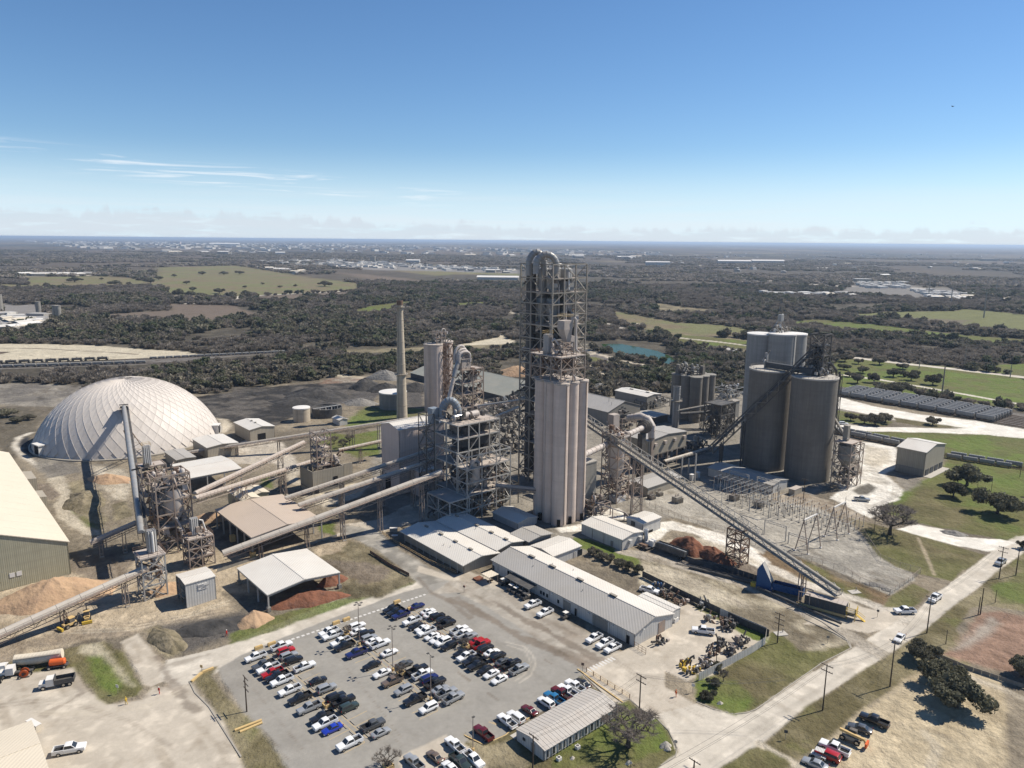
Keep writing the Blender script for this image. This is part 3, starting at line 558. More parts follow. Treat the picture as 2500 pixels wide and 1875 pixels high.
def far_mat():
 m = bpy.data.materials.new('far_country'); m.use_nodes = True; t = m.node_tree; b = t.nodes['Principled BSDF']; b.inputs['Roughness'].default_value = 1; b.inputs['Specular IOR Level'].default_value = 0
 g = N(t,'ShaderNodeNewGeometry'); mp = N(t,'ShaderNodeMapping'); mp.inputs['Scale'].default_value = (.0009,.0004,1); t.links.new(g.outputs['Position'],mp.inputs[0])
 n = N(t,'ShaderNodeTexNoise',i_Scale=1,i_Detail=8,i_Roughness=.65); t.links.new(mp.outputs[0],n.inputs['Vector'])
 v = N(t,'ShaderNodeTexVoronoi',i_Scale=1.6); t.links.new(mp.outputs[0],v.inputs['Vector'])
 sp_ = N(t,'ShaderNodeSeparateXYZ'); t.links.new(v.outputs['Color'],sp_.inputs[0])
 c = MIXC(t,SMOOTH(t,n.outputs['Fac'],.38,.62),(.065,.062,.052),(.13,.105,.085))
 c = MIXC(t,MATH(t,'MULTIPLY',SMOOTH(t,sp_.outputs[0],.72,.8),.6),c,(.19,.165,.12))
 t.links.new(c,b.inputs['Base Color']); return m
def build_ground():
 mb = MB(); mb.poly([(-60000,-3000,-.4),(60000,-3000,-.4),(60000,70000,-.4),(-60000,70000,-.4)])
 o = mb.build('ground',far_mat()); o['kind'] = 'structure'
 blocks = [(-206,206,108,285,.48,.5),(-440,440,285,640,1.1,1.25),(-1250,1250,640,1750,3.6,4.2),(-6400,6400,1750,9000,19,27)]
 acc = {c: [[],[],[],0] for c in range(len(CLS))}
 for (x0,x1,y0,y1,dx,dy) in blocks:
  nx = int((x1-x0)/dx)+1; ny = int(round((y1-y0)/dy))+1
  X,Y = np.meshgrid(np.linspace(x0,x1,nx),np.linspace(y0,y1,ny)); x = X.ravel(); y = Y.ravel()
  col,cls,_ = paint(x,y)
  rough = np.clip(1-np.abs(np.isin(cls,(1,2,3))),0,1)
  edge = np.clip(np.minimum(np.minimum(x-x0,x1-x),np.minimum(y-y0,y1-y))/(4*dx),0,1)
  z = (fbm(x,y,9,61)-.5)*.5*rough*edge*(y < 640)
  co = np.stack([x,y,z],1)
  i = np.arange(nx*ny).reshape(ny,nx); q = np.stack([i[:-1,:-1].ravel(),i[:-1,1:].ravel(),i[1:,1:].ravel(),i[1:,:-1].ravel()],1)
  mx = x[q].mean(1); my = y[q].mean(1); q = q[np.abs(mx) < my*.76+22]
  fc = cls[q[:,0]]
  for c in range(len(CLS)):
   qq = q[fc == c]
   if not len(qq): continue
   u,inv = np.unique(qq,return_inverse=True); a = acc[c]
   a[0].append(co[u]); a[1].append(col[u]); a[2].append(inv.reshape(-1,4)+a[3]); a[3] += len(u)
 for c,nm in enumerate(CLS):
  a = acc[c]
  if not a[3]: continue
  co = np.concatenate(a[0]); cl = np.concatenate(a[1]); q = np.concatenate(a[2]); me = bpy.data.meshes.new(nm)
  me.vertices.add(len(co)); me.vertices.foreach_set('co',co.ravel().astype(np.float32)); me.loops.add(q.size); me.loops.foreach_set('vertex_index',q.ravel().astype(np.int32))
  me.polygons.add(len(q)); me.polygons.foreach_set('loop_start',(np.arange(len(q))*4).astype(np.int32)); me.polygons.foreach_set('loop_total',np.full(len(q),4,np.int32))
  me.update(calc_edges=True); me.shade_smooth()
  at = me.color_attributes.new('tint','FLOAT_COLOR','POINT'); at.data.foreach_set('color',np.concatenate([cl,np.ones((len(cl),1))],1).ravel().astype(np.float32))
  me.materials.append(GP if c in (1,2,3) else GM); o = bpy.data.objects.new(nm,me); COL.objects.link(o); o['kind'] = 'structure'
build_ground()
# ------------------------------------------------------------------ builders for plant structures
def snap(v):
 best = max((U,-U,V,-V),key=lambda a: a.dot(v)); return best*v.dot(best)
def wall_poly(name,p,q,z0,z1,mt,parent,peak=None,thick=.25,inside=None):
 n = (q-p).cross(ZZ).normalized()
 if inside is not None and n.dot(inside-p) > 0: n = -n
 a,b = Vector((p.x,p.y,z0)),Vector((q.x,q.y,z0)); ring = [a,b,Vector((q.x,q.y,z1))]
 if peak: ring.append(Vector(((p.x+q.x)/2,(p.y+q.y)/2,peak)))
 ring.append(Vector((p.x,p.y,z1))); k = len(ring); inn = [r-n*thick for r in ring]
 return MB().add(ring+inn,[tuple(range(k)),tuple(range(2*k-1,k-1,-1))]+[(i,(i+1) % k,k+(i+1) % k,k+i) for i in range(k)]).build(name,mt,parent)
def on_wall(name,B_,side,u0,u1,z0,z1,mt,parent=None,proud=.12):
 p,q = B_['sides'][side]; e = (q-p).normalized(); n = e.cross(ZZ)
 if n.dot(B_['mid']-p) > 0: n = -n
 a = p+e*u0+n*proud*.5; b = p+e*u1+n*proud*.5
 return MB().add([x+n*s*proud*.5+Vector((0,0,z))-Vector((0,0,x.z)) for z in (z0,z1) for x,s in ((a,-1),(b,-1),(b,1),(a,1))],
  [(3,2,1,0),(4,5,6,7),(0,1,5,4),(1,2,6,5),(2,3,7,6),(3,0,4,7)]).build(name,mt,parent or B_['root'])
def building(name,label,cat,k,A,B,Cc,h=None,base=None,ridge='AB',rise=1.2,wm='side',rm='roof',over=.35,open_=(),z0=0.0,cols=0,group=None,fascia=None,thick=.22):
 if h is None: h = HT(P(*base),k,*B)
 b = P(k,*B,h); a = b+snap(P(k,*A,h)-b); c = b+snap(P(k,*Cc,h)-b); d = a+c-b
 for v in (a,b,c,d): v.z = 0
 mid = (a+c)/2; root = thing(name,label,cat,Vector((mid.x,mid.y,0)),group); sides = [(a,b),(b,c),(c,d),(d,a)]
 par = 0 if ridge == 'AB' else 1                    # eave walls are the sides parallel to the ridge
 for i,(p,q) in enumerate(sides):
  if i in open_: continue
  gable = (i % 2) != par
  wall_poly('wall',p,q,z0,h,M[wm],root,peak=h+rise if gable and rise > .05 else None,inside=mid)
 e = (b-a) if par == 0 else (c-b); e = e.normalized(); f = (c-b) if par == 0 else (a-b); f = f.normalized()
 s0,s1 = (a,b) if par == 0 else (b,c); t0,t1 = (d,c) if par == 0 else (a,d)
 e = (s1-s0).normalized(); f = (t0-s0).normalized(); wd = (t0-s0).length; sl_ = rise/(wd/2)
 for (x0,x1,g) in ((s0,s1,f),(t0,t1,-f)):
  lo0 = x0-e*over-g*over; lo1 = x1+e*over-g*over; hi0 = x0-e*over+g*wd/2; hi1 = x1+e*over+g*wd/2
  zl = h-sl_*over+.05; zh = h+rise+.05
  pts = [Vector((*lo0[:2],zl+thick)),Vector((*lo1[:2],zl+thick)),Vector((*hi1[:2],zh+thick)),Vector((*hi0[:2],zh+thick))]
  MB().poly(pts,thick).build('roof_panel',M[rm],root)
 MB().bar(s0+f*wd/2-e*over+ZZ*(h+rise+thick+.08),s1+f*wd/2+e*over+ZZ*(h+rise+thick+.08),.5,.08).build('ridge_cap',M[rm],root)
 if cols:
  for p,q in ((s0,s1),(t0,t1)):
   n = max(2,int((q-p).length/cols)+1)
   for i in range(n):
    x = p.lerp(q,i/(n-1)); member('column',x+ZZ*0,x+ZZ*h,.4,M['steel_light'],root)
   member('eave_beam',p+ZZ*(h-.3),q+ZZ*(h-.3),.25,M['steel_light'],root,h=.6)
  for i in range(n):
   p = s0.lerp(s1,i/(n-1)); q = t0.lerp(t1,i/(n-1)); r = (p+q)/2
   member('rafter',p+ZZ*(h-.3),r+ZZ*(h+rise-.3),.22,M['steel_light'],root,h=.5); member('rafter',q+ZZ*(h-.3),r+ZZ*(h+rise-.3),.22,M['steel_light'],root,h=.5)
 return dict(root=root,a=a,b=b,c=c,d=d,h=h,rise=rise,sides=sides,mid=mid,e=e,f=f,s0=s0,wd=wd,L=(s1-s0).length)
def ridge_vents(B_,ts,off=.5,mt='steel_dark',L=1.6):
 for t in ts:
  c = B_['s0']+B_['e']*B_['L']*t+B_['f']*B_['wd']*off; ang = math.atan2(B_['e'].y,B_['e'].x)
  z = B_['h']+B_['rise']*(1-abs(off-.5)*2)+.25
  v = bbox('roof_vent',Vector((c.x,c.y,z)),L,.55,.35,M[mt],B_['root'],ang); bbox('vent_hood',Vector((c.x,c.y,z+.35)),L+.2,.8,.12,M['steel'],v,ang)
def roof_pipe(B_,t,s,h=.8):
 c = B_['s0']+B_['e']*B_['L']*t+B_['f']*B_['wd']*s; z = B_['h']+B_['rise']*(1-abs(s-.5)*2)
 MB().tube([(c.x,c.y,z),(c.x,c.y,z+h)],.1,6).build('roof_pipe',M['duct'],B_['root'])
def railing(parent,pts,mt='yellow',h=1.05,posts=2.2,closed=True,w=.07):
 mb = MB(); n = len(pts)
 for i in range(n if closed else n-1):
  p = Vector(pts[i]); q = Vector(pts[(i+1) % n])
  for z in (h,h*.5): mb.bar(p+ZZ*z,q+ZZ*z,w)
  m_ = max(1,int((q-p).length/posts))
  for j in range(m_+1): x = p.lerp(q,j/m_); mb.bar(x,x+ZZ*h,w)
 return mb.build('railing',M[mt],parent)
def deck(parent,c0,a,b,z,mt='deck',t=.3,rail='steel_dusty',rh=1.1):
 pts = [c0+ZZ*z,c0+a+ZZ*z,c0+a+b+ZZ*z,c0+b+ZZ*z]
 o = MB().poly(pts,t).build('deck',M[mt],parent)
 if rail: railing(parent,pts,rail,rh)
 return o
def lattice(parent,c0,a,b,zs,nx=1,ny=1,w=.35,wb=.2,mt='steel',bm=None,floors=(),brace='alt',skip=(),dens=1.0,seed=1,inner=False):
 """braced steel frame: columns round the plan, a beam ring at every level, diagonals on each bay"""
 r_ = random.Random(seed); c0 = Vector((c0.x,c0.y,0)); m1 = M[mt]; m2 = M[bm or mt]
 ring = [c0+a*(i/nx) for i in range(nx)]+[c0+a+b*(i/ny) for i in range(ny)]+[c0+a+b-a*(i/nx) for i in range(nx)]+[c0+b-b*(i/ny) for i in range(ny)]
 for p in ring: member('column',p+ZZ*zs[0],p+ZZ*zs[-1],w,m1,parent)
 n = len(ring)
 for li,z in enumerate(zs):
  if li == 0: continue
  for i in range(n):
   p,q = ring[i],ring[(i+1) % n]; member('beam',p+ZZ*z,q+ZZ*z,wb,m1,parent,h=wb*1.6)
  if li in floors:
   e1 = a.normalized()*.3; e2 = b.normalized()*.3; MB().poly([c0+e1+e2+ZZ*(z+.05),c0+a-e1+e2+ZZ*(z+.05),c0+a+b-e1-e2+ZZ*(z+.05),c0+b+e1-e2+ZZ*(z+.05)],.25).build('floor_deck',M['deck' if mt != 'steel_dark' else 'steel_dark'],parent)
 for li in range(len(zs)-1):
  zl,zh = zs[li],zs[li+1]
  for i in range(n):
   if r_.random() > dens: continue
   p,q = ring[i],ring[(i+1) % n]
   if brace == 'X' or (brace == 'mix' and r_.random() < .35):
    member('brace',p+ZZ*zl,q+ZZ*zh,wb*.8,m2,parent); member('brace',q+ZZ*zl,p+ZZ*zh,wb*.8,m2,parent)
   elif brace == 'V':
    r = (p+q)/2; member('brace',p+ZZ*zl,r+ZZ*zh,wb*.8,m2,parent); member('brace',q+ZZ*zl,r+ZZ*zh,wb*.8,m2,parent)
   else:
    if (li+i) % 2: p,q = q,p
    member('brace',p+ZZ*zl,q+ZZ*zh,wb*.8,m2,parent)
def clutter(parent,c0,a,b,z0,z1,n,mt=('machine','duct','steel_dusty','duct_white'),seed=1,smax=1.6):
 """pipes, ducts, boxes and drums standing inside a frame"""
 r_ = random.Random(seed); c0 = Vector((c0.x,c0.y,0))
 for i in range(n):
  p = c0+a*r_.uniform(.08,.92)+b*r_.uniform(.08,.92); z = r_.uniform(z0,z1); k = r_.random(); mm = M[r_.choice(mt)]; s = r_.uniform(.35,1)*smax
  p = Vector((p.x,p.y,z))
  if k < .3: MB().box(p,s,s*r_.uniform(.6,1.4),s*r_.uniform(.6,1.8),GA).build('equipment_box',mm,parent)
  elif k < .55:
   d = r_.choice((U,V,-U,-V))*s*2; q = p+d+ZZ*r_.uniform(-1.5,2.5); MB().tube([p,p.lerp(q,.4)+ZZ*.5,q,q-ZZ*s],.16+s*.12,7).build('pipe',mm,parent,True)
  elif k < .75: o = MB().lathe(p,[(s*.45,0),(s*.5,.15),(s*.5,s*1.3),(s*.2,s*1.6)],10).build('vessel',mm,parent,True)
  else: MB().bar(p,p+r_.choice((U,V,-U,-V))*s*2.2+ZZ*r_.uniform(-1,2),.22,.5).build('chute',mm,parent)
def stair_tower(parent,c0,a,b,z0,z1,step=3.0,mt='steel',w=.14):
 """zigzag stairs with stringers between landings"""
 n = int((z1-z0)/step); c0 = Vector((c0.x,c0.y,0))
 for i in range(n):
  p = c0+b*(.25 if i % 2 else .75)+ZZ*(z0+i*step); q = p+a+ZZ*step
  if i % 2: p,q = p+a,q-a
  mb = MB(); mb.bar(p,q,.8,.12); mb.bar(p+ZZ*1,q+ZZ*1,.06); mb.build('stair_flight',M[mt],parent)
  MB().poly([c0+(a if i % 2 == 0 else a*0)+b*0+ZZ*(z0+(i+1)*step),c0+(a if i % 2 == 0 else a*0)+b+ZZ*(z0+(i+1)*step),c0+(a*.8 if i % 2 == 0 else a*.2)+b+ZZ*(z0+(i+1)*step),c0+(a*.8 if i % 2 == 0 else a*.2)+ZZ*(z0+(i+1)*step)],.1).build('landing',M[mt],parent)
def silo(parent,c,r,z0,z1,mt,rimmat=None,n=28,roof='flat',name='silo_wall'):
 o = smooth_by_angle(MB().lathe((c.x,c.y,0),[(r,z0),(r,z1)],n).build(name,M[mt],parent))
 mb = MB(); k_ = max(2,int((z1-z0)/4.6)); [mb.lathe((c.x,c.y,z0+(z1-z0)*i/k_),[(r-.02,-.05),(r+.035,-.03),(r+.035,.03),(r-.02,.05)],n,False) for i in range(1,k_)]; mb.build('pour_joints',M[mt],parent)
 smooth_by_angle(MB().lathe((c.x,c.y,0),[(r+.12,z1-.35),(r+.22,z1-.3),(r+.22,z1+.25),(r,z1+.3)],n).build('silo_roof',M[rimmat or mt],parent))
 return o
def gooseneck(parent,p,d,z,r,w,mt='duct',seg=10,name='gooseneck_duct',rings=True,drop=0):
 """an inverted-U duct from p along d"""
 p = Vector((p.x,p.y,0)); e = d.normalized(); L = d.length; pts = [p+ZZ*(z-drop)]
 for i in range(seg+1):
  t = math.pi*i/seg; pts.append(p+e*(L/2*(1-math.cos(t)))+ZZ*(z+w*math.sin(t)))
 pts.append(p+d+ZZ*(z-drop)); o = MB().tube(pts,r,14).build(name,M[mt],parent,False)
 if rings:
  for i in range(1,len(pts)-1): t = (pts[i+1]-pts[i-1]).normalized(); MB().tube([pts[i]-t*.09,pts[i]+t*.09],r*1.07,14).build('flange',M['steel'],parent)
 return o
def pipe(parent,pts,r,mt='duct',n=10,name='pipe',rings=0):
 o = MB().tube(pts,r,n).build(name,M[mt],parent,False); o.data.shade_smooth()
 if hasattr(o.data,'set_sharp_from_angle'): o.data.set_sharp_from_angle(angle=R(40))
 if rings:
  for i in range(len(pts)-1):
   p,q = Vector(pts[i]),Vector(pts[i+1]); m_ = int((q-p).length/rings); t = (q-p).normalized()
   for j in range(1,m_): x = p+t*rings*j; MB().tube([x-t*.06,x+t*.06],r*1.06,n).build('flange',M['steel_dusty'],parent)
 return o
def trestle(name,label,g,top,w=1.6,mt='steel_dusty',spread=1.5,along=None,group='conveyor trestles',levels=None,wb=.12):
 g = Vector((g.x,g.y,0)); root = thing(name,label,'trestle',g,group); a = (along or U).normalized(); a = Vector((a.x,a.y,0)).normalized(); s = a.cross(ZZ)
 n = levels or max(2,int(top/3.2)); mm = M[mt]
 L = lambda x,y,z: g+a*(x*.45)+s*(y*w/2*(1+(spread-1)*(1-z/top)))+ZZ*z
 for y in (-1,1):
  for x in (-1,1): member('leg',L(x,y,0),L(x,y,top),wb*1.6,mm,root)
 for i in range(n):
  z0_,z1_ = top*i/n,top*(i+1)/n; y = 1 if i % 2 else -1
  member('brace',L(1,y,z0_),L(1,-y,z1_),wb,mm,root); member('brace',L(-1,-y,z0_),L(-1,y,z1_),wb,mm,root); member('crossbar',L(1,-1,z1_),L(1,1,z1_),wb,mm,root)
 for y in (-1,1): bbox('footing',L(0,y,0),.9+.9*.45,.8,.35,M['kerb'],root,math.atan2(a.y,a.x))
 return root
def conveyor(name,label,p,q,r=1.05,mt='belt',truss='steel_dusty',depth=1.6,bay=2.6,tw=None,cover=True,walk=True,floor=None,group=None,seg=None):
 """covered belt conveyor: half-round hoods, deck, walkway with handrail and a braced underframe"""
 p = Vector(p); q = Vector(q); root = thing(name,label,'conveyor',Vector((p.x,p.y,0)),group); d = (q-p); L = d.length; e = d/L
 s = e.cross(ZZ).normalized(); up_ = s.cross(e); tw = tw or r
 if cover:
  m_ = max(1,round(L/(seg or 6)))
  for i in range(m_):                           # hood sections with joints between them
   a = p+e*(L*i/m_+.04); b = p+e*(L*(i+1)/m_-.04); mb = MB(); n = 8
   ring = [s*math.cos(t)*r+up_*(math.sin(t)*r*.95+.1) for t in [math.pi*k/n for k in range(n+1)]]
   mb.add([a+x for x in ring]+[b+x for x in ring],[(k,k+1,n+2+k,n+1+k) for k in range(n)]+[tuple(range(n,-1,-1)),tuple(range(n+1,2*n+2))])
   smooth_by_angle(mb.build('hood_section',M[mt],root))
 MB().bar(p,q,2*r+.1,.16).build('belt_deck',M[floor or truss],root)
 if walk:
  w0 = p+s*(r+.5); w1 = q+s*(r+.5); mb = MB(); mb.bar(w0,w1,.8,.08)
  for z in (.55,1.05): mb.bar(w0+s*.4+up_*z,w1+s*.4+up_*z,.06)
  k_ = int(L/2)
  for i in range(k_+1): x = (w0+s*.4).lerp(w1+s*.4,i/k_); mb.bar(x,x+up_*1.05,.06)
  mb.build('walkway',M[truss],root)
 if depth:
  k_ = max(2,int(L/bay))
  for y in (-1,1):
   o0 = s*y*tw; MB().bar(p+o0-up_*depth,q+o0-up_*depth,.16).build('bottom_chord',M[truss],root); mb = MB()
   for i in range(k_):
    a = p.lerp(q,i/k_)+o0; b = p.lerp(q,(i+1)/k_)+o0
    mb.bar(a-up_*(depth if i % 2 else 0),b-up_*(0 if i % 2 else depth),.1); mb.bar(b,b-up_*depth,.08)
   mb.build('truss_web',M[truss],root)
 return root
def trestle_under(label,p,q,g,**kw):               # trestle whose head meets the line p-q above ground point g
 d = Vector((q.x-p.x,q.y-p.y)); t = max(0,min(1,Vector((g.x-p.x,g.y-p.y)).dot(d)/d.dot(d))); x = p.lerp(q,t)
 return trestle('conveyor_trestle',label,Vector((x.x,x.y,0)),x.z-1.6,along=(q-p),**kw)
# ------------------------------------------------------------------ storage dome
def build_dome():
 c = Vector((-194.5,364,0)); r,h = 43.0,30.5; R_ = (r*r+h*h)/(2*h); zc = h-R_
 root = thing('storage_dome','huge pale panelled storage dome left of the plant','dome',c)
 ph1 = math.acos(-zc/R_) if abs(zc) < R_ else 1.4; nr,ns = 17,52
 pt = lambda i,j,k=0.0: Vector(((R_+k)*math.sin(ph1*i/nr)*math.cos(2*math.pi*j/ns),(R_+k)*math.sin(ph1*i/nr)*math.sin(2*math.pi*j/ns),zc+(R_+k)*math.cos(ph1*i/nr)))
 mb = MB()
 for i in range(1,nr+1):                          # smooth shell under the panels
  for j in range(ns): mb.add([pt(i-1,j,-.16),pt(i,j,-.16),pt(i,j+1,-.16),pt(i-1,j+1,-.16)],[(0,1,2,3)])
 mb.build('shell',M['dome'],root,local=True)
 # diamond panels between two families of curved ribs; alike panels share one mesh per ring
 r_ = random.Random(3); rib = MB(); meshes = {}; cand = []
 nodes = lambda i,j: (i,j+(.5 if i % 2 else 0.0))
 for i in range(1,nr):
  me = bpy.data.meshes.new('panel')
  pp = [pt(i-1,0.5 if True else 0),pt(i,0),pt(i+1,.5),pt(i,1)]
  cc = sum(pp,Vector())/4; n = (pp[1]-pp[3]).cross(pp[0]-pp[2]).normalized(); n = n if n.dot(cc-Vector((0,0,zc))) > 0 else -n
  pp = [cc+(q-cc)*.985 for q in pp]; vv = pp+[q-n*.1 for q in pp]
  me.from_pydata(vv,[],[(0,1,2,3),(1,0,4,5),(2,1,5,6),(3,2,6,7),(0,3,7,4)]); me.materials.append(M['dome']); meshes[i] = (me,cc)
  for j in range(ns):
   a = 2*math.pi*(j+(0 if i % 2 else .5))/ns; cand.append((i,a))
 view = (Vector((0,0,ALT))-c)
 def facing(x): i,a = x; w = Matrix.Rotation(a,3,'Z') @ meshes[i][1]; n = w-Vector((0,0,zc)); return -n.normalized().dot((view-w).normalized())*(1 if i > 2 else .4)
 cand.sort(key=facing); rest = bmesh_join = []
 for q,(i,a) in enumerate(cand):
  rot = Matrix.Rotation(a,4,'Z'); w = rot @ meshes[i][1]; ax = Vector((r_.uniform(-1,1),r_.uniform(-1,1),r_.uniform(-1,1))).normalized()
  tilt_ = Matrix.Translation(w) @ Matrix.Rotation(R(r_.gauss(0,.35)),4,ax) @ Matrix.Translation(-w)
  if q < 290: o = bpy.data.objects.new('panel',meshes[i][0]); COL.objects.link(o); o.parent = root; o.matrix_basis = tilt_ @ rot
  else: rest.append((tilt_ @ rot,meshes[i][0]))
 mb = MB()
 for mm,me in rest: mb.add([mm @ v.co for v in me.vertices],[tuple(p.vertices) for p in me.polygons])
 o = mb.build('panels',M['dome'],root,local=True); o['kind'] = 'stuff'
 for i in range(1,nr+1):
  for j in range(ns):
   o0 = 0 if i % 2 else .5
   for dj in (-.5,.5): rib.bar(pt(i,j+o0,.04),pt(i-1,j+o0+dj,.04),.08,.1)
 rib.build('ribs',M['dome_rib'],root,local=True)
 MB().lathe((0,0,0),[(r+.9,0),(r+.9,.5),(r+.1,.7)],88,False).build('base_ring',M['kerb'],root,local=True)
 for (k,a_,b_),wd in (((1,370,715),6.5),((1,1830,540),5.0)):
  q = P(k,a_,b_+35)-c; d = Vector((q.x,q.y,0)).normalized(); s = Vector((-d.y,d.x,0)); p = d*(r-2.6)
  f = MB(); ang = math.atan2(d.y,d.x)
  for y in (-1,1): f.box(p+s*y*wd*.42+ZZ*0,6.5,.5,5.2,ang)
  f.box(p+ZZ*5.0,7,wd+.4,.5,ang); pr = f.build('portal',M['white'],root,local=True)
  MB().box(p+d*1.4,3,wd*.8-.5,4.8,ang).build('portal_opening',M['black'],pr,local=True)
build_dome()
# ------------------------------------------------------------------ buildings
def L_(k,a,b,h): return P(k,a,b,h)
g = P(6,620,500); Hh = HT(g,1,590,1510)
def hall():
 b = Vector((g.x,g.y,Hh)); a = b-V*122; c = b-U*62
 root = thing('storage_hall','very large cream storage hall with long sloping roof at the left edge','warehouse',Vector(((a+c)/2)[:2]+(0,)))
 d0 = ray(1,0,1450); n = U.cross(ZZ); t = ((b-Vector((0,0,ALT))).dot(n))/d0.dot(n); q = Vector((0,0,ALT))+d0*t
 sl_ = max(.12,min(.45,(q.z-Hh)/(b-q).xy.length)); W2 = 31; pk = Hh+sl_*W2
 g0 = lambda v,z: Vector((v.x,v.y,z)); m_ = b-U*W2; c = b-U*2*W2
 MB().add([g0(b,0),g0(c,0),g0(c,Hh),g0(m_,pk),g0(b,Hh)]+[g0(v,z)-V*.3 for v,z in ((b,0),(c,0),(c,Hh),(m_,pk),(b,Hh))],
  [(0,1,2,3,4),(9,8,7,6,5)]+[(i,(i+1) % 5,5+(i+1) % 5,5+i) for i in range(5)]).build('wall',M['side_olive'],root)
 MB().poly([g0(b,Hh),g0(a,Hh),g0(a,Hh)-U*.3,g0(b,Hh)-U*.3],Hh).build('wall',M['side_olive'],root)
 k_ = 16
 for i in range(k_):
  for (s,e_) in ((0,1),):
   p = b-V*(122*i/k_-.3); q = b-V*(122*(i+1)/k_-.3-.06); e = U*.5
   MB().poly([g0(p+e,Hh-sl_*.5+.3),g0(q+e,Hh-sl_*.5+.3),g0(q-U*W2,pk+.3),g0(p-U*W2,pk+.3)],.25).build('roof_panel',M['roof_cream'],root)
 MB().poly([g0(c,Hh+.2),g0(c-V*122,Hh+.2),g0(m_-V*122,pk+.2),g0(m_,pk+.2)],.25).build('roof_panel',M['roof_cream'],root)
 B_ = dict(sides=[(g0(b,0),g0(c,0))],mid=g0((a+c)/2,0),root=root)
 f = P(6,40,560); on_wall('door_opening',B_,0,30,36,0,6,M['black'])
 for u in (12.2,13.9): on_wall('wall_panel',B_,0,u,u+1.3,3.3,4.6,M['white'])
 for u,z in ((17.5,2.4),(20.5,3.1)): on_wall('vent',B_,0,u,u+2.2,z,z+.2,M['rust'])
 # side annexes along the east wall
 for t0,w_,l_,h_ in ((60,4.0,9,7.5),(84,4.5,12,8.2)):
  p = b-V*t0; MB().poly([g0(p,h_),g0(p+U*w_,h_-.6),g0(p+U*w_-V*l_,h_-.6),g0(p-V*l_,h_)],h_-.7).build('annex',M['side_tan'],root)
hall()
B = building
b = B('open_shed','pale open shed roof over red clay heap beside the car park','shed',7,(280,1390),(550,1615),(1165,1420),4.8,ridge='AB',rise=1.2,open_=(0,1,2,3),cols=6.5)
for p in (b['a'],b['b'],b['c']): bbox('footing',p,1.0,1.0,1.2,M['conc'],b['root'])
b = B('open_shed','large dusty tan open shed roof under the conveyors','shed',7,(75,880),(410,1115),(950,920),6.9,ridge='AB',rise=1.3,open_=(0,1,2,3),cols=6.2,rm='roof_dusty')
for i in (1,4): p = b['a'].lerp(b['b'],.45 if i == 1 else 1.0); bbox('crash_block',p,1.5,1.5,2.2,M['ochre'],b['root'])
B('open_shed','plain pale open shed between the dome and the conveyors','shed',1,(1550,830),(1650,958),(2095,870),7,ridge='BC',rise=.9,open_=(0,1,2,3),cols=6)
B('storage_building','cream low building behind the dusty tan shed roof','building',7,(185,712),(330,800),(470,762),8,ridge='AB',rise=.8,wm='side_olive',rm='roof_cream')
B('storage_building','small cream block attached right of the cream low building','building',7,(335,690),(435,745),(547,715),7.2,ridge='AB',rise=.5,wm='side_olive',rm='roof_cream')
b = B('warehouse','tan warehouse with white roof and dark door beyond the long pipe conveyor','warehouse',7,(245,115),(390,180),(605,145),base=(7,390,285),ridge='AB',rise=1.0,wm='side_tan')
on_wall('roller_door',b,1,4,8,0,3.6,M['black']); ridge_vents(b,(.35,.6),L=.9)
B('warehouse','pale roofed warehouse touching the right foot of the dome','warehouse',7,(-62,250),(20,335),(292,292),5.5,ridge='AB',rise=.7,wm='side_tan')
b = B('storage_building','low flat building between pipe conveyor and the dome','building',1,(1410,730),(1540,800),(1700,770),4,ridge='AB',rise=.3,wm='side_tan',rm='roof_grey')
b = B('mill_building','tall dusty pink mill building with white roof beside the steel tower','building',7,(1532,125),(1690,181),(2030,90),26.5,ridge='BC',rise=1.6,wm='side_pink')
on_wall('door_opening',b,0,2.5,6.5,0,6.5,M['black']); on_wall('door_opening',b,1,10,15,0,5.5,M['black'])
for z in (8.8,17.6):
 for s in (0,1): on_wall('girt_band',b,s,0,(b['sides'][s][1]-b['sides'][s][0]).length,z,z+.22,M['side_pink'])
B('annex_building','small dusty annex block in front of the mill building','building',7,(1808,512),(1868,548),(1968,497),base=(7,1868,760),ridge='BC',rise=.3,wm='side_pink')
b = B('office_building','long low white office roof nearest the plant street','building',8,(130,1205),(650,1485),(915,1385),3.3,ridge='AB',rise=1.0,over=1.2,wm='side_tan'); ridge_vents(b,(.12,.38,.62,.86),.5); roof_pipe(b,.58,.2); roof_pipe(b,.66,.25)
for i in range(9): p = b['a'].lerp(b['b'],(i+.5)/9)+V*0-U*1.1; member('porch_post',p,p+ZZ*3.1,.14,M['steel_light'],b['root'])
b = B('office_building','long white office roof half shaded behind the first office','building',8,(440,1110),(940,1365),(1180,1290),3.6,ridge='AB',rise=1.0,over=.7,wm='side_tan'); ridge_vents(b,(.1,.45,.7,.93),.5); roof_pipe(b,.5,.35)
B('office_building','ribbed grey roofed block joined to the white offices','building',8,(1045,1235),(1215,1292),(1410,1225),3.8,ridge='AB',rise=.7,over=.6,wm='side_grey',rm='roof_grey')
b = B('workshop','white metal shed standing against the foot of the steel frame','building',8,(885,1045),(1120,1135),(1292,1083),base=(8,1120,1192),ridge='AB',rise=.9)
b = B('workshop','small white building just behind the long workshop roof','building',8,(1230,1335),(1430,1422),(1712,1352),3.2,ridge='BC',rise=.8)
on_wall('door',b,1,9,10.2,0,2.1,M['steel_light']); on_wall('door',b,1,11,13,0,2.2,M['glass'])
shop = b = B('workshop','very long white workshop with grey front roof slope beside the pickups','building',12,(355,-148),(1605,490),(1932,315),base=(12,1600,604),ridge='AB',rise=1.9,over=.4,rm='roof')
for ch in list(b['root'].children):
 if ch.name.startswith('roof_panel'): ch.data.materials[0] = M['roof_grey']; break
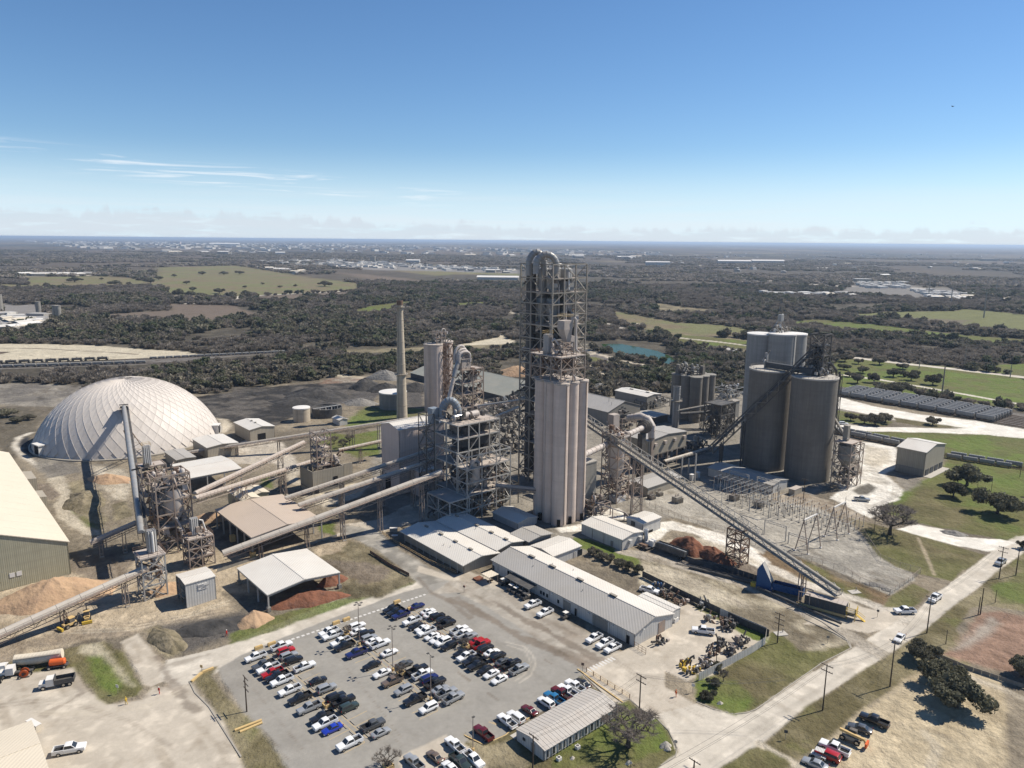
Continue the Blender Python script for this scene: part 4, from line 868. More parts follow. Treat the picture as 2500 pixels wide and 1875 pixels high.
ridge_vents(b,(.17,.33,.53,.75),.5,L=2.2); roof_pipe(b,.24,.3); roof_pipe(b,.3,.6); roof_pipe(b,.6,.3); roof_pipe(b,.4,.8)
Lw = b['L']
for u0,u1,z1,mt in ((.13,.16,2.9,'black'),(.55,.60,2.8,'side_grey'),(.745,.84,3.1,'side_grey'),(.955,.972,2.2,'black'),(.63,.642,2.1,'black'),(.005,.02,2.1,'side_dark')): on_wall('door',b,0,Lw*u0,Lw*u1,0,z1,M[mt])
for u in (.385,.405,.43,.51): on_wall('window',b,0,Lw*u,Lw*u+.7,1.0,2.0,M['glass'])
for i in range(10): w_ = on_wall('downpipe',b,0,Lw*(.05+.1*i),Lw*(.05+.1*i)+.12,0,b['h']-.1,M['side'],proud=.2)
for u in (.47,.72,.87,.3): on_wall('wall_lamp',b,0,Lw*u,Lw*u+.35,2.7,2.95,M['lampglass'],proud=.4)
on_wall('door',b,1,9.5,12.2,0,3.2,M['steel_dusty']); on_wall('wall_lamp',b,1,3,3.4,3.6,3.9,M['lampglass'],proud=.4)
p0 = b['a'].lerp(b['b'],.17); p1 = b['a'].lerp(b['b'],.36); can = [p0+ZZ*3.1,p1+ZZ*3.1,p1-U*3.2+ZZ*2.7,p0-U*3.2+ZZ*2.7]
MB().poly(can,.12).build('canopy',M['steel_dark'],b['root']); [member('canopy_post',p0.lerp(p1,t)-U*3.1,p0.lerp(p1,t)-U*3.1+ZZ*2.6,.12,M['steel_light'],b['root']) for t in (0,.25,.5,.75,1)]
b = B('workshop','white lean-to extension at the back of the long workshop','building',12,(1640,165),(1932,303),(1992,262),3.4,ridge='AB',rise=.15,over=.1)
q = P(12,1955,385); u_ = thing('air_conditioner','white air conditioning unit at the back corner of the long workshop','air conditioner',q); bbox('casing',q,1.6,1.1,1.2,M['white'],u_); MB().lathe(q+ZZ*1.2,[(.42,0),(.42,.08)],14).build('fan_guard',M['steel_dark'],u_)
b = B('workshop','white building striped by the shadow of the inclined truss conveyor','building',9,(95,700),(425,850),(612,780),base=(9,425,946),ridge='AB',rise=.9)
for u in (3.0,8.0): on_wall('vent_hood',b,1,u,u+1.3,1.8,3.0,M['side'],proud=1.0)
on_wall('door',b,0,13.5,14.5,0,2.1,M['side_grey'])
for u in (5.2,10.4): on_wall('downpipe',b,0,u,u+.12,0,3.6,M['steel'],proud=.16)
b = B('workshop','small tall white building with round fan behind the striped white building','building',9,(478,655),(605,712),(750,650),base=(9,618,815),ridge='BC',rise=.4)
on_wall('louvre_opening',b,1,.5,5.6,.1,1.0,M['black']); on_wall('fan_housing',b,0,2.2,3.8,2.4,4.0,M['steel_dark'],proud=.3)
q = P(9,630,870); t_ = thing('storage_tank','slim upright white tank between the two white buildings','tank',q); smooth_by_angle(MB().lathe(q,[(.7,0),(.7,4.6),(.35,5.0)],16).build('tank_shell',M['white'],t_))
b = B('storage_building','large isolated tan building with white roof on the lime road at right','building',5,(1110,826),(1360,876),(1535,801),base=(5,1342,1088),ridge='AB',rise=2.0,wm='side_tan')
on_wall('wall_base',b,0,.1,b['L']-.1,0,3.2,M['conc'],proud=.3)
for i in range(4): on_wall('bay_door',b,1,1.6+i*5.2,5.2+i*5.2,0,3.0,M['side_dark'],proud=.2)
on_wall('apron',b,1,0,22,0,.25,M['slab'],proud=3.0)
b = B('kiln_building','elevated grey metal building with four wall hoods right of the pink silos','building',4,(500,1072),(655,1136),(985,1047),14,ridge='AB',rise=1.2,wm='side',z0=7.2,rm='roof_grey')
for i,ch in enumerate(b['root'].children):
 if ch.name.startswith('wall'): ch.data.materials[0] = M['side_tan']
for i in range(4):
 on_wall('wall_hood',b,1,3.5+i*7.0,5.1+i*7.0,11.3,12.6,M['deck'],proud=1.1); on_wall('hood_opening',b,1,3.7+i*7,4.9+i*7,10.9,11.6,M['black'],proud=.5)
for i in range(5):
 for s_ in (0,1): p = b['b'].lerp(b['c'],i/4)+(b['a']-b['b'])*s_; member('column',p,p+ZZ*7.3,.45,M['steel_dusty'],b['root'])
clutter(b['root'],b['b'],b['c']-b['b'],b['a']-b['b'],.3,4.5,26,('machine','steel_dark','duct','steel_dusty'),5,2.0)
MB().poly([b['b']+ZZ*7.2,b['c']+ZZ*7.2,b['d']+ZZ*7.2,b['a']+ZZ*7.2],.4).build('floor_slab',M['conc_dark'],b['root'])
B('hall_building','long dull green hall roof behind the dusty pink round silo','building',3,(-130,1195),(835,1385),(988,1245),base=(3,835,1440),ridge='AB',rise=6.5,wm='side_dark',rm='roof_green',over=.6)
b = B('workshop','grey gabled building with louvred end wall behind the pink silos','building',4,(-190,762),(300,880),(612,826),base=(4,300,1000),ridge='AB',rise=4.2,wm='side_grey',rm='roof_grey')
for i,(u,z) in enumerate(((9,7.6),(11.2,8.6),(13.4,7.6),(9.4,6.2),(12.6,6.4))): on_wall('louvre',b,1,u,u+1.7,z,z+.8,M['side_dark'])
roof_pipe(b,.82,.35,3.0); roof_pipe(b,.92,.25,2.2)
b = B('workshop','flat dark grey building with bright roof behind the gabled grey building','building',4,(355,692),(640,748),(742,718),base=(4,640,860),ridge='AB',rise=.9,wm='side_grey'); ridge_vents(b,(.3,.8),.5,L=2.5); on_wall('door',b,1,3,4.5,0,5,M['black']); on_wall('door',b,1,6,7.2,0,4,M['black'])
B('workshop','low dark building with grey roof in front of the gabled grey building','building',4,(530,892),(705,930),(835,905),base=(4,715,985),ridge='AB',rise=.5,wm='side_dark',rm='roof_grey')
b = B('substation_building','long low white building at the foot of the big dark silos','building',9,(1180,222),(1735,378),(1842,320),base=(9,1745,452),ridge='AB',rise=1.0,rm='roof_grey'); on_wall('door',b,1,4,5.2,0,2.3,M['side_grey'])
B('control_building','low tan roofed building below the inclined truss conveyor','building',9,(500,330),(645,400),(985,318),3.6,ridge='BC',rise=1.1,wm='side_tan',rm='roof_grey')
B('barn','small white roofed barn on the grass beyond the pond','barn',4,(1290,335),(1400,348),(1452,340),3.5,ridge='AB',rise=1.4,wm='side_dark')
B('storage_building','cream roof corner cut off at the bottom left of the picture','building',6,(-300,1900),(262,1800),(420,2250),5,ridge='AB',rise=.6,wm='side_tan',rm='roof_cream'); q = P(6,298,1850); bx = MB().box(q,1.1,3.6,1.4,GA+.35).build('storage_box',M['roof_cream']); tag(bx,'long cream box beside the roof corner at bottom left','box'); MB().box(q+ZZ*1.4,1.2,3.7,.1,GA+.35).build('lid',M['white'],bx)
# boxy white building with the open side and its sign
b = B('equipment_building','blue-grey box building with white roof and sign by the left tower','building',6,(1535,517),(1613,602),(1883,537),base=(6,1630,802),ridge='BC',rise=.35,open_=(0,),over=.15)
on_wall('inner_frame',b,0,.1,.5,0,6.5,M['steel'],proud=.2); on_wall('inner_frame',b,0,3.0,3.3,0,6.5,M['steel'],proud=.2)
for z in (2.2,4.4): on_wall('inner_frame',b,0,.1,6,z,z+.25,M['steel'],proud=.2)
sg = on_wall('sign_board',b,1,3.3,5.7,4.3,5.9,M['white'],proud=.15)
def text_on(B_,side,u,z,s,size,mt,parent,align='LEFT',proud=.2):
 p,q = B_['sides'][side]; e = (q-p).normalized(); n = e.cross(ZZ)
 if n.dot(B_['mid']-p) > 0: n = -n
 if e.cross(ZZ).dot(n) < 0: e = -e; p = q
 cu_ = bpy.data.curves.new('lettering','FONT'); cu_.body = s; cu_.size = size; cu_.extrude = .01; cu_.align_x = align
 o = bpy.data.objects.new('lettering',cu_); COL.objects.link(o); mm = Matrix((e,ZZ,n)).transposed().to_4x4(); mm.translation = p+e*u+n*proud+ZZ*z
 o.matrix_world = mm; cu_.materials.append(mt)
 dg = bpy.context.evaluated_depsgraph_get(); me = bpy.data.meshes.new_from_object(o.evaluated_get(dg)); oo = bpy.data.objects.new('lettering',me); COL.objects.link(oo)
 bpy.data.objects.remove(o); oo.parent = parent; mm.translation = mm.translation-wloc(parent); oo.matrix_basis = mm; return oo
for i,s in enumerate(('NORTH','RAW STORAGE','      HOPPER')): text_on(b,1,3.4,5.4-i*.42,s,.40,M['side_dark'],sg,proud=.17)
# roofless sheeted enclosure around the crusher
ang = GA
def enclosure():
 h = 9.3; bb = P(7,935,545,h); a = bb+snap(P(7,830,488,h)-bb); c = bb+snap(P(7,1200,482,h)-bb); d = a+c-bb
 for v in (a,bb,c,d): v.z = 0
 root = thing('crusher_enclosure','roofless tan sheeted enclosure below the small transfer tower','building',bb)
 for p,q in ((a,bb),(bb,c),(c,d),(d,a)): wall_poly('wall',p,q,0,h,M['side_tan'],root,inside=(a+c)/2)
 B_ = dict(sides=[(a,bb),(bb,c)],mid=(a+c)/2,root=root); on_wall('door_opening',B_,1,.6,2.6,0,3.2,M['black']); on_wall('door_opening',B_,1,9,11,2,5.6,M['black'])
 e = c+(d-c)*.25; wall_poly('wall',e+U*.1,e+U*5.4,0,9.0,M['side_tan'],root); MB().poly([a+ZZ*2,bb+ZZ*2,c+ZZ*2,d+ZZ*2],.3).build('floor_slab',M['mudfloor'] if 'mudfloor' in M else M['machine'],root)
 t = thing('transfer_tower','rusty transfer tower crowded with chutes above the roofless enclosure','tower',(a+c)/2)
 c0 = bb.lerp(d,.28); e1 = -V*5.6; e2 = U*6.2
 lattice(t,c0,e1,e2,[2,6,10,13.5,17,20.5,23.5],1,1,.35,.26,'steel_dusty',floors=(2,3,4,5),brace='mix',seed=4)
 clutter(t,c0,e1,e2,4,22,34,('rust','steel_dusty','duct_white','machine','deck'),8,1.5)
 clutter(t,c0+e2*1.0,e1,e2*.9,8,13,14,('rust','steel_dusty','duct_white','deck'),9,1.5)
 railing(t,[c0+ZZ*23.6,c0+e1+ZZ*23.6,c0+e1+e2+ZZ*23.6,c0+e2+ZZ*23.6],'steel_light')
enclosure()
# ------------------------------------------------------------------ office trailer with ribbed roof
def trailer():
 h = 2.55; bb = P(12,812,1507,h); a = bb+snap(P(12,578,1325,h)-bb); c = bb+snap(P(12,1447,1108,h)-bb); d = a+c-bb
 for v in (a,bb,c,d): v.z = 0
 root = thing('office_trailer','ribbed grey roofed office trailer on the grass beside the parked cars','trailer',(a+c)/2)
 for p,q in ((a,bb),(bb,c),(c,d),(d,a)): wall_poly('wall',p,q,.25,h,M['side'],root,inside=(a+c)/2)
 n = 46; e = (c-bb)/n; w = a-bb; pk = .75
 for i in range(n):                                  # standing-seam sheets, each a little apart
  p = bb+e*(i+.04); q = bb+e*(i+.96)
  for s,t in ((0,.5),(1,.5)):
   lo = p+w*s+(w.normalized()*(-.3 if s == 0 else .3)); lo2 = q+w*s+(w.normalized()*(-.3 if s == 0 else .3)); m1 = p+w*.5; m2 = q+w*.5; dz = (i % 2)*.035
   MB().poly([lo+ZZ*(h+.02+dz),lo2+ZZ*(h+.02+dz),m2+ZZ*(h+pk+dz),m1+ZZ*(h+pk+dz)],.07).build('roof_sheet',M['roofsheet'],root)
 for v0,v1 in ((a,bb),(d,c)): MB().add([v0+ZZ*h,v1+ZZ*h,(v0+v1)/2+ZZ*(h+pk-.05)],[(0,1,2)]).build('gable',M['side'],root)
 B_ = dict(sides=[(a,bb),(bb,c),(c,d),(d,a)],mid=(a+c)/2,root=root)
 L = (c-bb).length
 for i in range(13):
  u = .9+i*(L-1.6)/13; wn = on_wall('window',B_,1,u,u+.5,.55,2.0,M['glass'],proud=.1); on_wall('window_frame',B_,1,u-.08,u+.58,.47,.55,M['steel_light'],wn,proud=.16)
 for i in range(24): u = .3+i*L/24; on_wall('wall_rib',B_,1,u,u+.12,.25,h,M['side'],proud=.14)
 on_wall('door',B_,0,4.5,5.5,.3,2.3,M['side_grey']); on_wall('window',B_,0,2.0,2.7,1.5,2.1,M['glass'])
 for i,t in enumerate((.12,.36)):
  q = bb.lerp(c,t)+V*1.6; u_ = thing('air_conditioner',('white air conditioning unit at the near end of the office trailer','white air conditioning unit midway along the office trailer')[i],'air conditioner',q)
  bbox('casing',q,.9,.8,.75,M['white'],u_); MB().lathe(q+ZZ*.75,[(.3,0),(.3,.06)],12).build('fan_guard',M['steel_dark'],u_)
 # the walkway in front
 MB().poly([a-V*.6+ZZ*.16,a-V*2.0+ZZ*.16,d-V*2.0+ZZ*.16,d-V*.6+ZZ*.16],.12).build('pavement',M['slab'])['kind'] = 'structure'
M['roofsheet'] = mat('ribbed_roof_sheet',(.50,.465,.42),.6,.06,.8,dirt=(.40,.34,.28),dirt_amt=.3)
trailer()
# ------------------------------------------------------------------ pink concrete silo group with its steel head house
SC = P(8,1475,1163); SC = SC+Vector((SC.x,SC.y,0)).normalized()*2.75; SC.z = 0
def silo_group():
 c = SC; sp = 4.75; r = 2.75; z1 = 51.5
 root = thing('silo_block','tall dusty pink block of joined round silos in the middle of the plant','silo',c)
 for i in range(3):
  for j in range(3): silo(root,c-V*sp*i+U*sp*j,r,0,z1,'conc_pink','deck',32)
 for x,mt in ((U*-.2+V*2.85,'steel_dusty'),(-V*4.75-U*2.85,'deck'),(U*9.6+V*2.9,'steel_dusty')): pipe(root,[c+x+ZZ*.5,c+x+ZZ*z1],.13,mt,6,'standpipe')
 for i in range(2):
  for j in range(2): MB().box(c-V*sp*(i+.5)+U*sp*(j+.5),4,4,z1-.3,GA).build('infill_wall',M['conc_pink'],root)
 for p,n in ((c,V-U),(c+U*sp,V-U*.6),(c+U*sp*2,V-U*.2),(c-V*sp*1.5,-U)):
  n = Vector((n.x,n.y,0)).normalized(); q = p+n*(r-.25); MB().box(q,1.1,1.2,2.6,math.atan2(n.y,n.x)).build('door_opening',M['black'],root)
 o = c-U*2.2+V*1.6; a = -V*14.6; b = U*11.5
 MB().poly([o+ZZ*(z1+.7),o+a+ZZ*(z1+.7),o+a+b+ZZ*(z1+.7),o+b+ZZ*(z1+.7)],.4).build('roof_slab',M['deck'],root)
 lattice(root,o+V*.6-U*.4,a*1.04,b*1.02,[z1+.8,z1+5,z1+9.3],3,2,.32,.24,'steel_dusty',floors=(),brace='mix',seed=3)
 clutter(root,o,a,b,z1+1,z1+7.5,70,('steel_dusty','rust','duct_white','machine','rust'),21,1.5)
 deck(root,o+V*.9-U*.7,a*1.07,b*1.05,z1+9.6,rail='rust')
 clutter(root,o,a,b,z1+9.7,z1+11,20,('steel_dusty','rust','duct_white','deck'),22,1.1)
 # filter and bucket elevator on the head house
 q = o+a*.55+b*.12+ZZ*(z1+9.6); MB().box(q,2.3,2.3,7.0,GA).build('filter_housing',M['duct'],root)
 for k in range(5): MB().box(q+U*(k*.5-1)+V*1.25+ZZ*.5,.22,.3,6.2,GA).build('filter_rib',M['duct_white'],root)
 railing(root,[q+ZZ*7.0+U*x+V*y for x,y in ((-1.4,-1.4),(1.4,-1.4),(1.4,1.4),(-1.4,1.4))],'ochre',1.2)
 q = o+a*.22+b*.42+ZZ*(z1+9.6)
 lattice(root,Vector((q.x,q.y,0))-U*2.4+V*1.8,-V*4,U*5,[z1+9.6,z1+12,z1+14],1,1,.25,.2,'steel_dusty',brace='X')
 MB().add([q+ZZ*12+U*2.0*x+V*1.7*y for x,y in ((-1,-1),(1,-1),(1,1),(-1,1))]+[q+ZZ*9+U*2.0*x+V*1.7*y for x,y in ((-1,-1),(1,-1),(1,1),(-1,1))]+[q+ZZ*4.6+U*(.9*x+.9)+V*1.2*y for x,y in ((-1,-1),(1,-1),(1,1),(-1,1))],
  [(0,1,2,3),(0,4,5,1),(1,5,6,2),(2,6,7,3),(3,7,4,0),(4,8,9,5),(5,9,10,6),(6,10,11,7),(7,11,8,4)]).build('hopper',M['deck'],root)
 railing(root,[q+ZZ*13+U*2.0*x+V*1.7*y for x,y in ((-1,-1),(1,-1),(1,1),(-1,1))],'ochre',1.1)
 pipe(root,[q+U*2.4+V*2+ZZ*13,q+U*3.2+V*2.2+ZZ*12.2,q+U*3.2+V*2.2+ZZ*2.2,q+U*4.6+V*2.4+ZZ*.8],.38,'duct_white',name='downpipe')
 q2 = o+a*.30+b*.08+ZZ*(z1+9.8); pipe(root,[q2-U*1+ZZ*4.8,q2+ZZ*5.6,q2+U*2.6+V*.5+ZZ*2.4,q2+U*2.8+V*.5+ZZ*.2],.34,'duct_white',name='chute')
 pipe(root,[q2-U*1+ZZ*2.8,q2+U*.8+V*.4+ZZ*.2],.3,'deck',name='chute')
silo_group()
# ------------------------------------------------------------------ preheater tower
def preheater():
 F = PD(3,1238,900,287); F.z = 0; s = 18.6; a = -V*s; b = U*s*1.02
 root = thing('preheater_tower','tallest open steel tower with curved ducts on top, behind the pink silos','tower',F)
 zs = [0,6,12,18,24,30,35.5,41,46,51,56,61.5,67,71.2,75.5,80,85.5,91]
 lattice(root,F,a,b,zs,3,3,.46,.27,'steel',floors=(3,6,9,14),brace='mix',seed=11,dens=.85)
 # partial floors: open at the left corner, light deck at the right
 for z,t0,t1 in ((67,.45,1),(80,.0,1),(57,.3,1)): MB().poly([F+a*t0*.0+ZZ*z,F+a*.95+ZZ*z,F+a*.95+b*.97+ZZ*z,F+b*.97+ZZ*z],.35).build('floor_deck',M['deck'],root)
 for z in (67,80): railing(root,[F+ZZ*z,F+a+ZZ*z,F+a+b+ZZ*z,F+b+ZZ*z],'steel_dusty')
 # the big dark down-comer at the left and the twin goosenecks
 at = lambda x,y,z=0: F+a*x+b*y+ZZ*z
 d1 = at(.80,.12); d2 = at(.62,.12)
 smooth_by_angle(MB().tube([d1+ZZ*4,d1+ZZ*91],2.0,20).build('downcomer_duct',M['duct_dark'],root))
 for z in (12,24,36,48,60,72,84,89): MB().tube([d1+ZZ*z,d1+ZZ*(z+.25)],2.15,20).build('flange',M['steel'],root)
 gooseneck(root,PD(3,1038,240,297),Vector((6.2,.4,0)),90.3,1.25,5.2,'duct',10,drop=4); gooseneck(root,PD(3,1102,240,291),Vector((8.0,.6,0)),90.3,1.25,4.5,'duct',10,drop=3)
 gooseneck(root,PD(3,1160,240,292),Vector((2.9,.2,0)),91,.7,2.4,'duct',8)
 for x,y in ((.62,.3),(.3,.3),(.3,.68),(.62,.68)):             # top-stage cyclones
  for (zt,hh,rr,mt) in ((89.5,7.5,2.3,'duct'),(78,7,2.6,'duct'),(64,7,2.8,'duct_dark'),(49,7,2.8,'duct_dark')):
   q = at(x,y)+ZZ*(zt-hh); smooth_by_angle(MB().lathe(q,[(.5,-5.2),(rr,0),(rr,hh-.6),(rr*.6,hh)],18).build('cyclone',M[mt],root))
   pipe(root,[q+ZZ*hh,q+ZZ*(hh+.8)+U,q+U*2.5+ZZ*(hh+.8)],.8,mt,10)
 pipe(root,[at(.18,.2,86),at(.12,.3,83),at(.12,.3,68)],.3,'duct_white'); pipe(root,[at(.2,.1,75),at(.14,.08,72),at(.1,.06,62)],.35,'duct_white')
 pipe(root,[at(.05,.5,88),at(.04,.5,81)],.35,'white'); pipe(root,[at(.06,.45,80),at(.06,.45,60)],.45,'duct_white')
 clutter(root,F,a,b,81,88,22,('duct','machine','duct_white','steel_light'),31,1.8)
 clutter(root,F+a*.02+b*.35,a*.45,b*.6,47,62,60,('deck','rust','steel_dusty','duct_white'),39,1.7); clutter(root,F+a*.05+b*.3,a*.5,b*.65,67.5,76,44,('duct_white','deck','machine','rust','steel_light'),32,1.9)
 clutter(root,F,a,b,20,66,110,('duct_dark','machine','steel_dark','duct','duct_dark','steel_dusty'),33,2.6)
 clutter(root,F+b*.55,a*.6,b*.42,50,70,36,('duct_white','deck','machine'),35,1.8)
 for x,y,z,sx,sy,sz,mt in ((.14,.62,57.5,5,6,5,'deck'),(.16,.7,67.5,4.5,5,4,'duct_white'),(.2,.55,80.4,5,5,4,'duct'),(.12,.5,47,5,5,5,'machine'),(.7,.6,58,5,6,7,'duct_dark'),(.68,.5,68,6,6,6,'steel_dark'),(.6,.6,75,6,6,4,'machine')): bbox('machine_casing',F+a*x+b*y+ZZ*z,sx,sy,sz,M[mt],root)
 for z in (71.2,75.5,85.5,61.5,51): MB().poly([F+a*.04+b*.05+ZZ*z,F+a*.34+b*.05+ZZ*z,F+a*.34+b*.95+ZZ*z,F+a*.04+b*.95+ZZ*z],.2).build('floor_deck',M['deck'],root); railing(root,[F+ZZ*z,F+a*.34+ZZ*z],'rust',closed=False)
 # machinery casings that fill the shaft
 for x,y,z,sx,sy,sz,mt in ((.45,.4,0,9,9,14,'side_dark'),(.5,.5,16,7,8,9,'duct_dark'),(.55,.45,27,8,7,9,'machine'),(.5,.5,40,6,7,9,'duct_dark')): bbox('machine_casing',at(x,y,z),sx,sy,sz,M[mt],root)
 # stair bay at the left corner, reaching lower
 stair_tower(root,F+a*.72+U*.4,a*.24,U*2.4,0,88,3.6,'steel_dark')
preheater()
# ------------------------------------------------------------------ kiln feed steel building
def steel_building():
 zt = 34.6; F = P(8,600,290,zt); R0 = P(8,945,215,zt); L0 = P(8,405,225,zt)
 b = snap(R0-F); a = snap(L0-F); F = Vector((F.x,F.y,0))
 root = thing('steel_frame_building','grey open steel frame building packed with ducts left of the pink silos','industrial building',F)
 zs = [0,4.6,9.6,14.8,19.8,24.6,29.6,zt]
 lattice(root,F,a,b,zs,2,4,.34,.27,'steel_light',floors=(2,4,6),brace='alt',seed=5,dens=.75)
 deck(root,F,a,b,zt+.1,rail='steel')
 at = lambda x,y,z=0: F+a*x+b*y+ZZ*z
 # box-like filter casings seen between the columns
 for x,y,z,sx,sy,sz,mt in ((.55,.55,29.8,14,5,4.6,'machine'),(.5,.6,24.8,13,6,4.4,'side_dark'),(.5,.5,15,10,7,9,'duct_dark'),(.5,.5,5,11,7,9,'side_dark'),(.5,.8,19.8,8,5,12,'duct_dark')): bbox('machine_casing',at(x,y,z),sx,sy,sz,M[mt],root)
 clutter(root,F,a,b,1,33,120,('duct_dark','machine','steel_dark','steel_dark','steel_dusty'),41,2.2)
 clutter(root,F,a*.5,b,10,20,40,('deck','rust','duct_white','machine'),42,1.5)
 for i,(t,r) in enumerate(((.15,1.1),(.33,1.3),(.55,1.3))): pipe(root,[at(.45,t,zt+1.6),at(.45,t+.17,zt+1.6)],r,'duct_white' if i else 'chrome',14,'drum')
 clutter(root,at(.15,0),a*.7,b*.8,zt+.3,zt+2.2,34,('machine','steel_dark','duct','duct_dark'),43,1.5)
 gooseneck(root,PD(8,462,150,268),Vector((5.9,.5,0)),zt+1.5,1.45,5.2,'duct_blue',12,drop=2)
 bbox('duct_box',at(1.12,.02,zt-2),3.0,3.0,6.0,M['duct_blue'],root)
 # narrow stair frame at the left corner
 c0 = at(1.0,0)-U*.3; lattice(root,c0-a.normalized()*-.2,a.normalized()*5.0,-U*3.6,[0,6,12,18,24,30,36.5],1,1,.26,.18,'steel_dark',brace='alt'); stair_tower(root,c0,a.normalized()*4.6,-U*3.2,0,36,3.3,'steel')
 # lower block in front
 z2 = 24.6; F2 = P(8,678,560,z2); R2 = P(8,1025,462,z2); b2 = snap(R2-F2); F2 = Vector((F2.x,F2.y,0)); dpt = max(3.0,abs((F2-F).dot(V)))
 lattice(root,F2,-V*dpt,b2,[0,5,10,14.8,19.8,z2],1,3,.32,.25,'steel_light',brace='alt',seed=7,dens=.8,floors=(2,4))
 clutter(root,F2,-V*dpt,b2,2,21,70,('duct_dark','machine','steel_dusty','rust','deck'),44,1.5)
 smooth_by_angle(MB().lathe(F2+b2*.25-V*2+ZZ*15.5,[(1.2,-2.5),(1.9,0),(1.9,6),(1.0,7)],16).build('cyclone',M['deck'],root))
 # low platform wing at the left foot
 z3 = 9.6; F3 = P(8,528,955,z3); L3 = P(8,352,862,z3); a3 = snap(L3-F3); R3 = P(8,690,905,z3); b3 = snap(R3-F3); F3 = Vector((F3.x,F3.y,0))
 lattice(root,F3,a3,b3,[0,4.8,z3],2,1,.34,.3,'steel_light',floors=(2,),brace='alt'); clutter(root,F3,a3,b3,.3,7.5,26,('machine','steel_dark','duct_dark'),45,1.5)
 return F,a,b
M['duct_blue'] = mat('blue_grey_duct',(.26,.30,.34),.55,.12,.4,metal=.1)
SF,SA,SB = steel_building()
# ------------------------------------------------------------------ pink round silo and the elevator tower beside it
def raw_silo():
 g0 = P(2,1640,1092); c = g0+Vector((g0.x,g0.y,0)).normalized()*5.5; c.z = 0; zt = HT(c,2,1635,500)
 root = thing('round_silo','dusty pink round silo right of the tall chimney','silo',c); r = 5.6; silo(root,c,r,0,zt,'conc_pink','deck',40)
 silo(root,c+U*10+V*-3,r*.95,0,zt+.5,'conc_pink','deck',40)
 q = c+U*2.5; lattice(root,q-U*1.5+V*2,-V*4.5,U*6.5,[zt,zt+3.4,zt+6.8],1,2,.28,.2,'steel_dusty',floors=(1,),brace='mix'); clutter(root,q-U*1.5+V*2,-V*4.5,U*9,zt+.3,zt+6.5,46,('steel_dusty','machine','duct','duct_white'),51,1.4)
 gooseneck(root,q+U*3.5,U*2.8,zt+7,.35,1.6,'duct_white',8,rings=False,drop=6); railing(root,[q+ZZ*(zt+6.9)+U*x+V*y for x,y in ((-1.5,2),(-1.5,-2.5),(1.4,-2.5),(1.4,2))],'deck')
 railing(root,[c+ZZ*(zt+.3)+Vector((math.cos(t),math.sin(t),0))*(r-.2) for t in [i*math.pi/6 for i in range(12)]],'steel_light')
 e0 = c+U*4+V*7; lattice(root,e0,-V*4,U*5,[0,8,16,24,32,zt],1,1,.3,.22,'rust',brace='X',seed=60); clutter(root,e0,-V*4,U*5,4,zt,40,('rust','steel_dusty','rust','deck'),61,1.6); mb = MB(); d6 = Vector((-.3,-.95,0)); [mb.bar(c+d6*(r+.2)+Vector((s,0,0)),c+d6*(r+.2)+Vector((s,0,zt)),.08) for s in (-.3,.3)]; mb.build('ladder',M['steel'],root)
 # elevator and filter tower in front of it
 zf = 46; F = PD(3,458,1160,345); zf = F.z; R0 = PD(3,665,1128,352); L0 = PD(3,345,1125,352); F = Vector((F.x,F.y,0)); b = U*max(8,(R0-F).dot(U)); a = -V*7.5
 t = thing('filter_tower','dusty steel tower with white curved pipes beside the round silo','tower',F)
 lattice(t,F,a,b,[0,7,14,20.5,27,zf-6.5,zf],1,2,.42,.3,'steel_dusty',floors=(3,4,5),brace='X',seed=6)
 deck(t,F,a,b,zf+.1,rail='steel_dusty')
 q = F+a*.45+b*.28+ZZ*(zf+.2); MB().box(q,5.4,4.0,5.0,GA).build('filter_housing',M['deck'],t); clutter(t,F+b*.08,a,b*.55,zf+.3,zf+4.6,26,('deck','duct_white','rust','machine'),52,1.3)
 deck(t,Vector((q.x,q.y,0))-U*3+V*2.4,-V*4.8,U*6,zf+5.3,rail='rust')
 p0 = q-U*4.5+V*.5+ZZ*2
 for k,(dx,hh) in enumerate(((0,10.8),(1.0,9.2),(2.0,7.4),(.5,8.2))): gooseneck(t,q-U*(4.8-dx)+V*(k-1)*.9,U*(6.8-dx*.6),zf+6.5,.68,hh-6.0,'duct_white',9,rings=False,drop=3)
 pipe(t,[q-U*1.5+V*.5+ZZ*7.5,q-U*4.6+V*1.2+ZZ*3.5,q-U*7.6+V*2+ZZ*-3],1.05,'duct',12,rings=3); pipe(t,[q-U*7.6+V*2+ZZ*-3.5,q-U*11.5+V*2.8+ZZ*-14],.95,'duct_white',12,rings=3)
 clutter(t,F,a,b,6,zf-1,90,('steel_dusty','rust','deck','machine','duct_dark'),53,1.9); MB().box(F+a*.5+b*.7+ZZ*(zf-6),3.4,3.4,5,GA).build('filter_housing',M['deck'],t)
raw_silo()
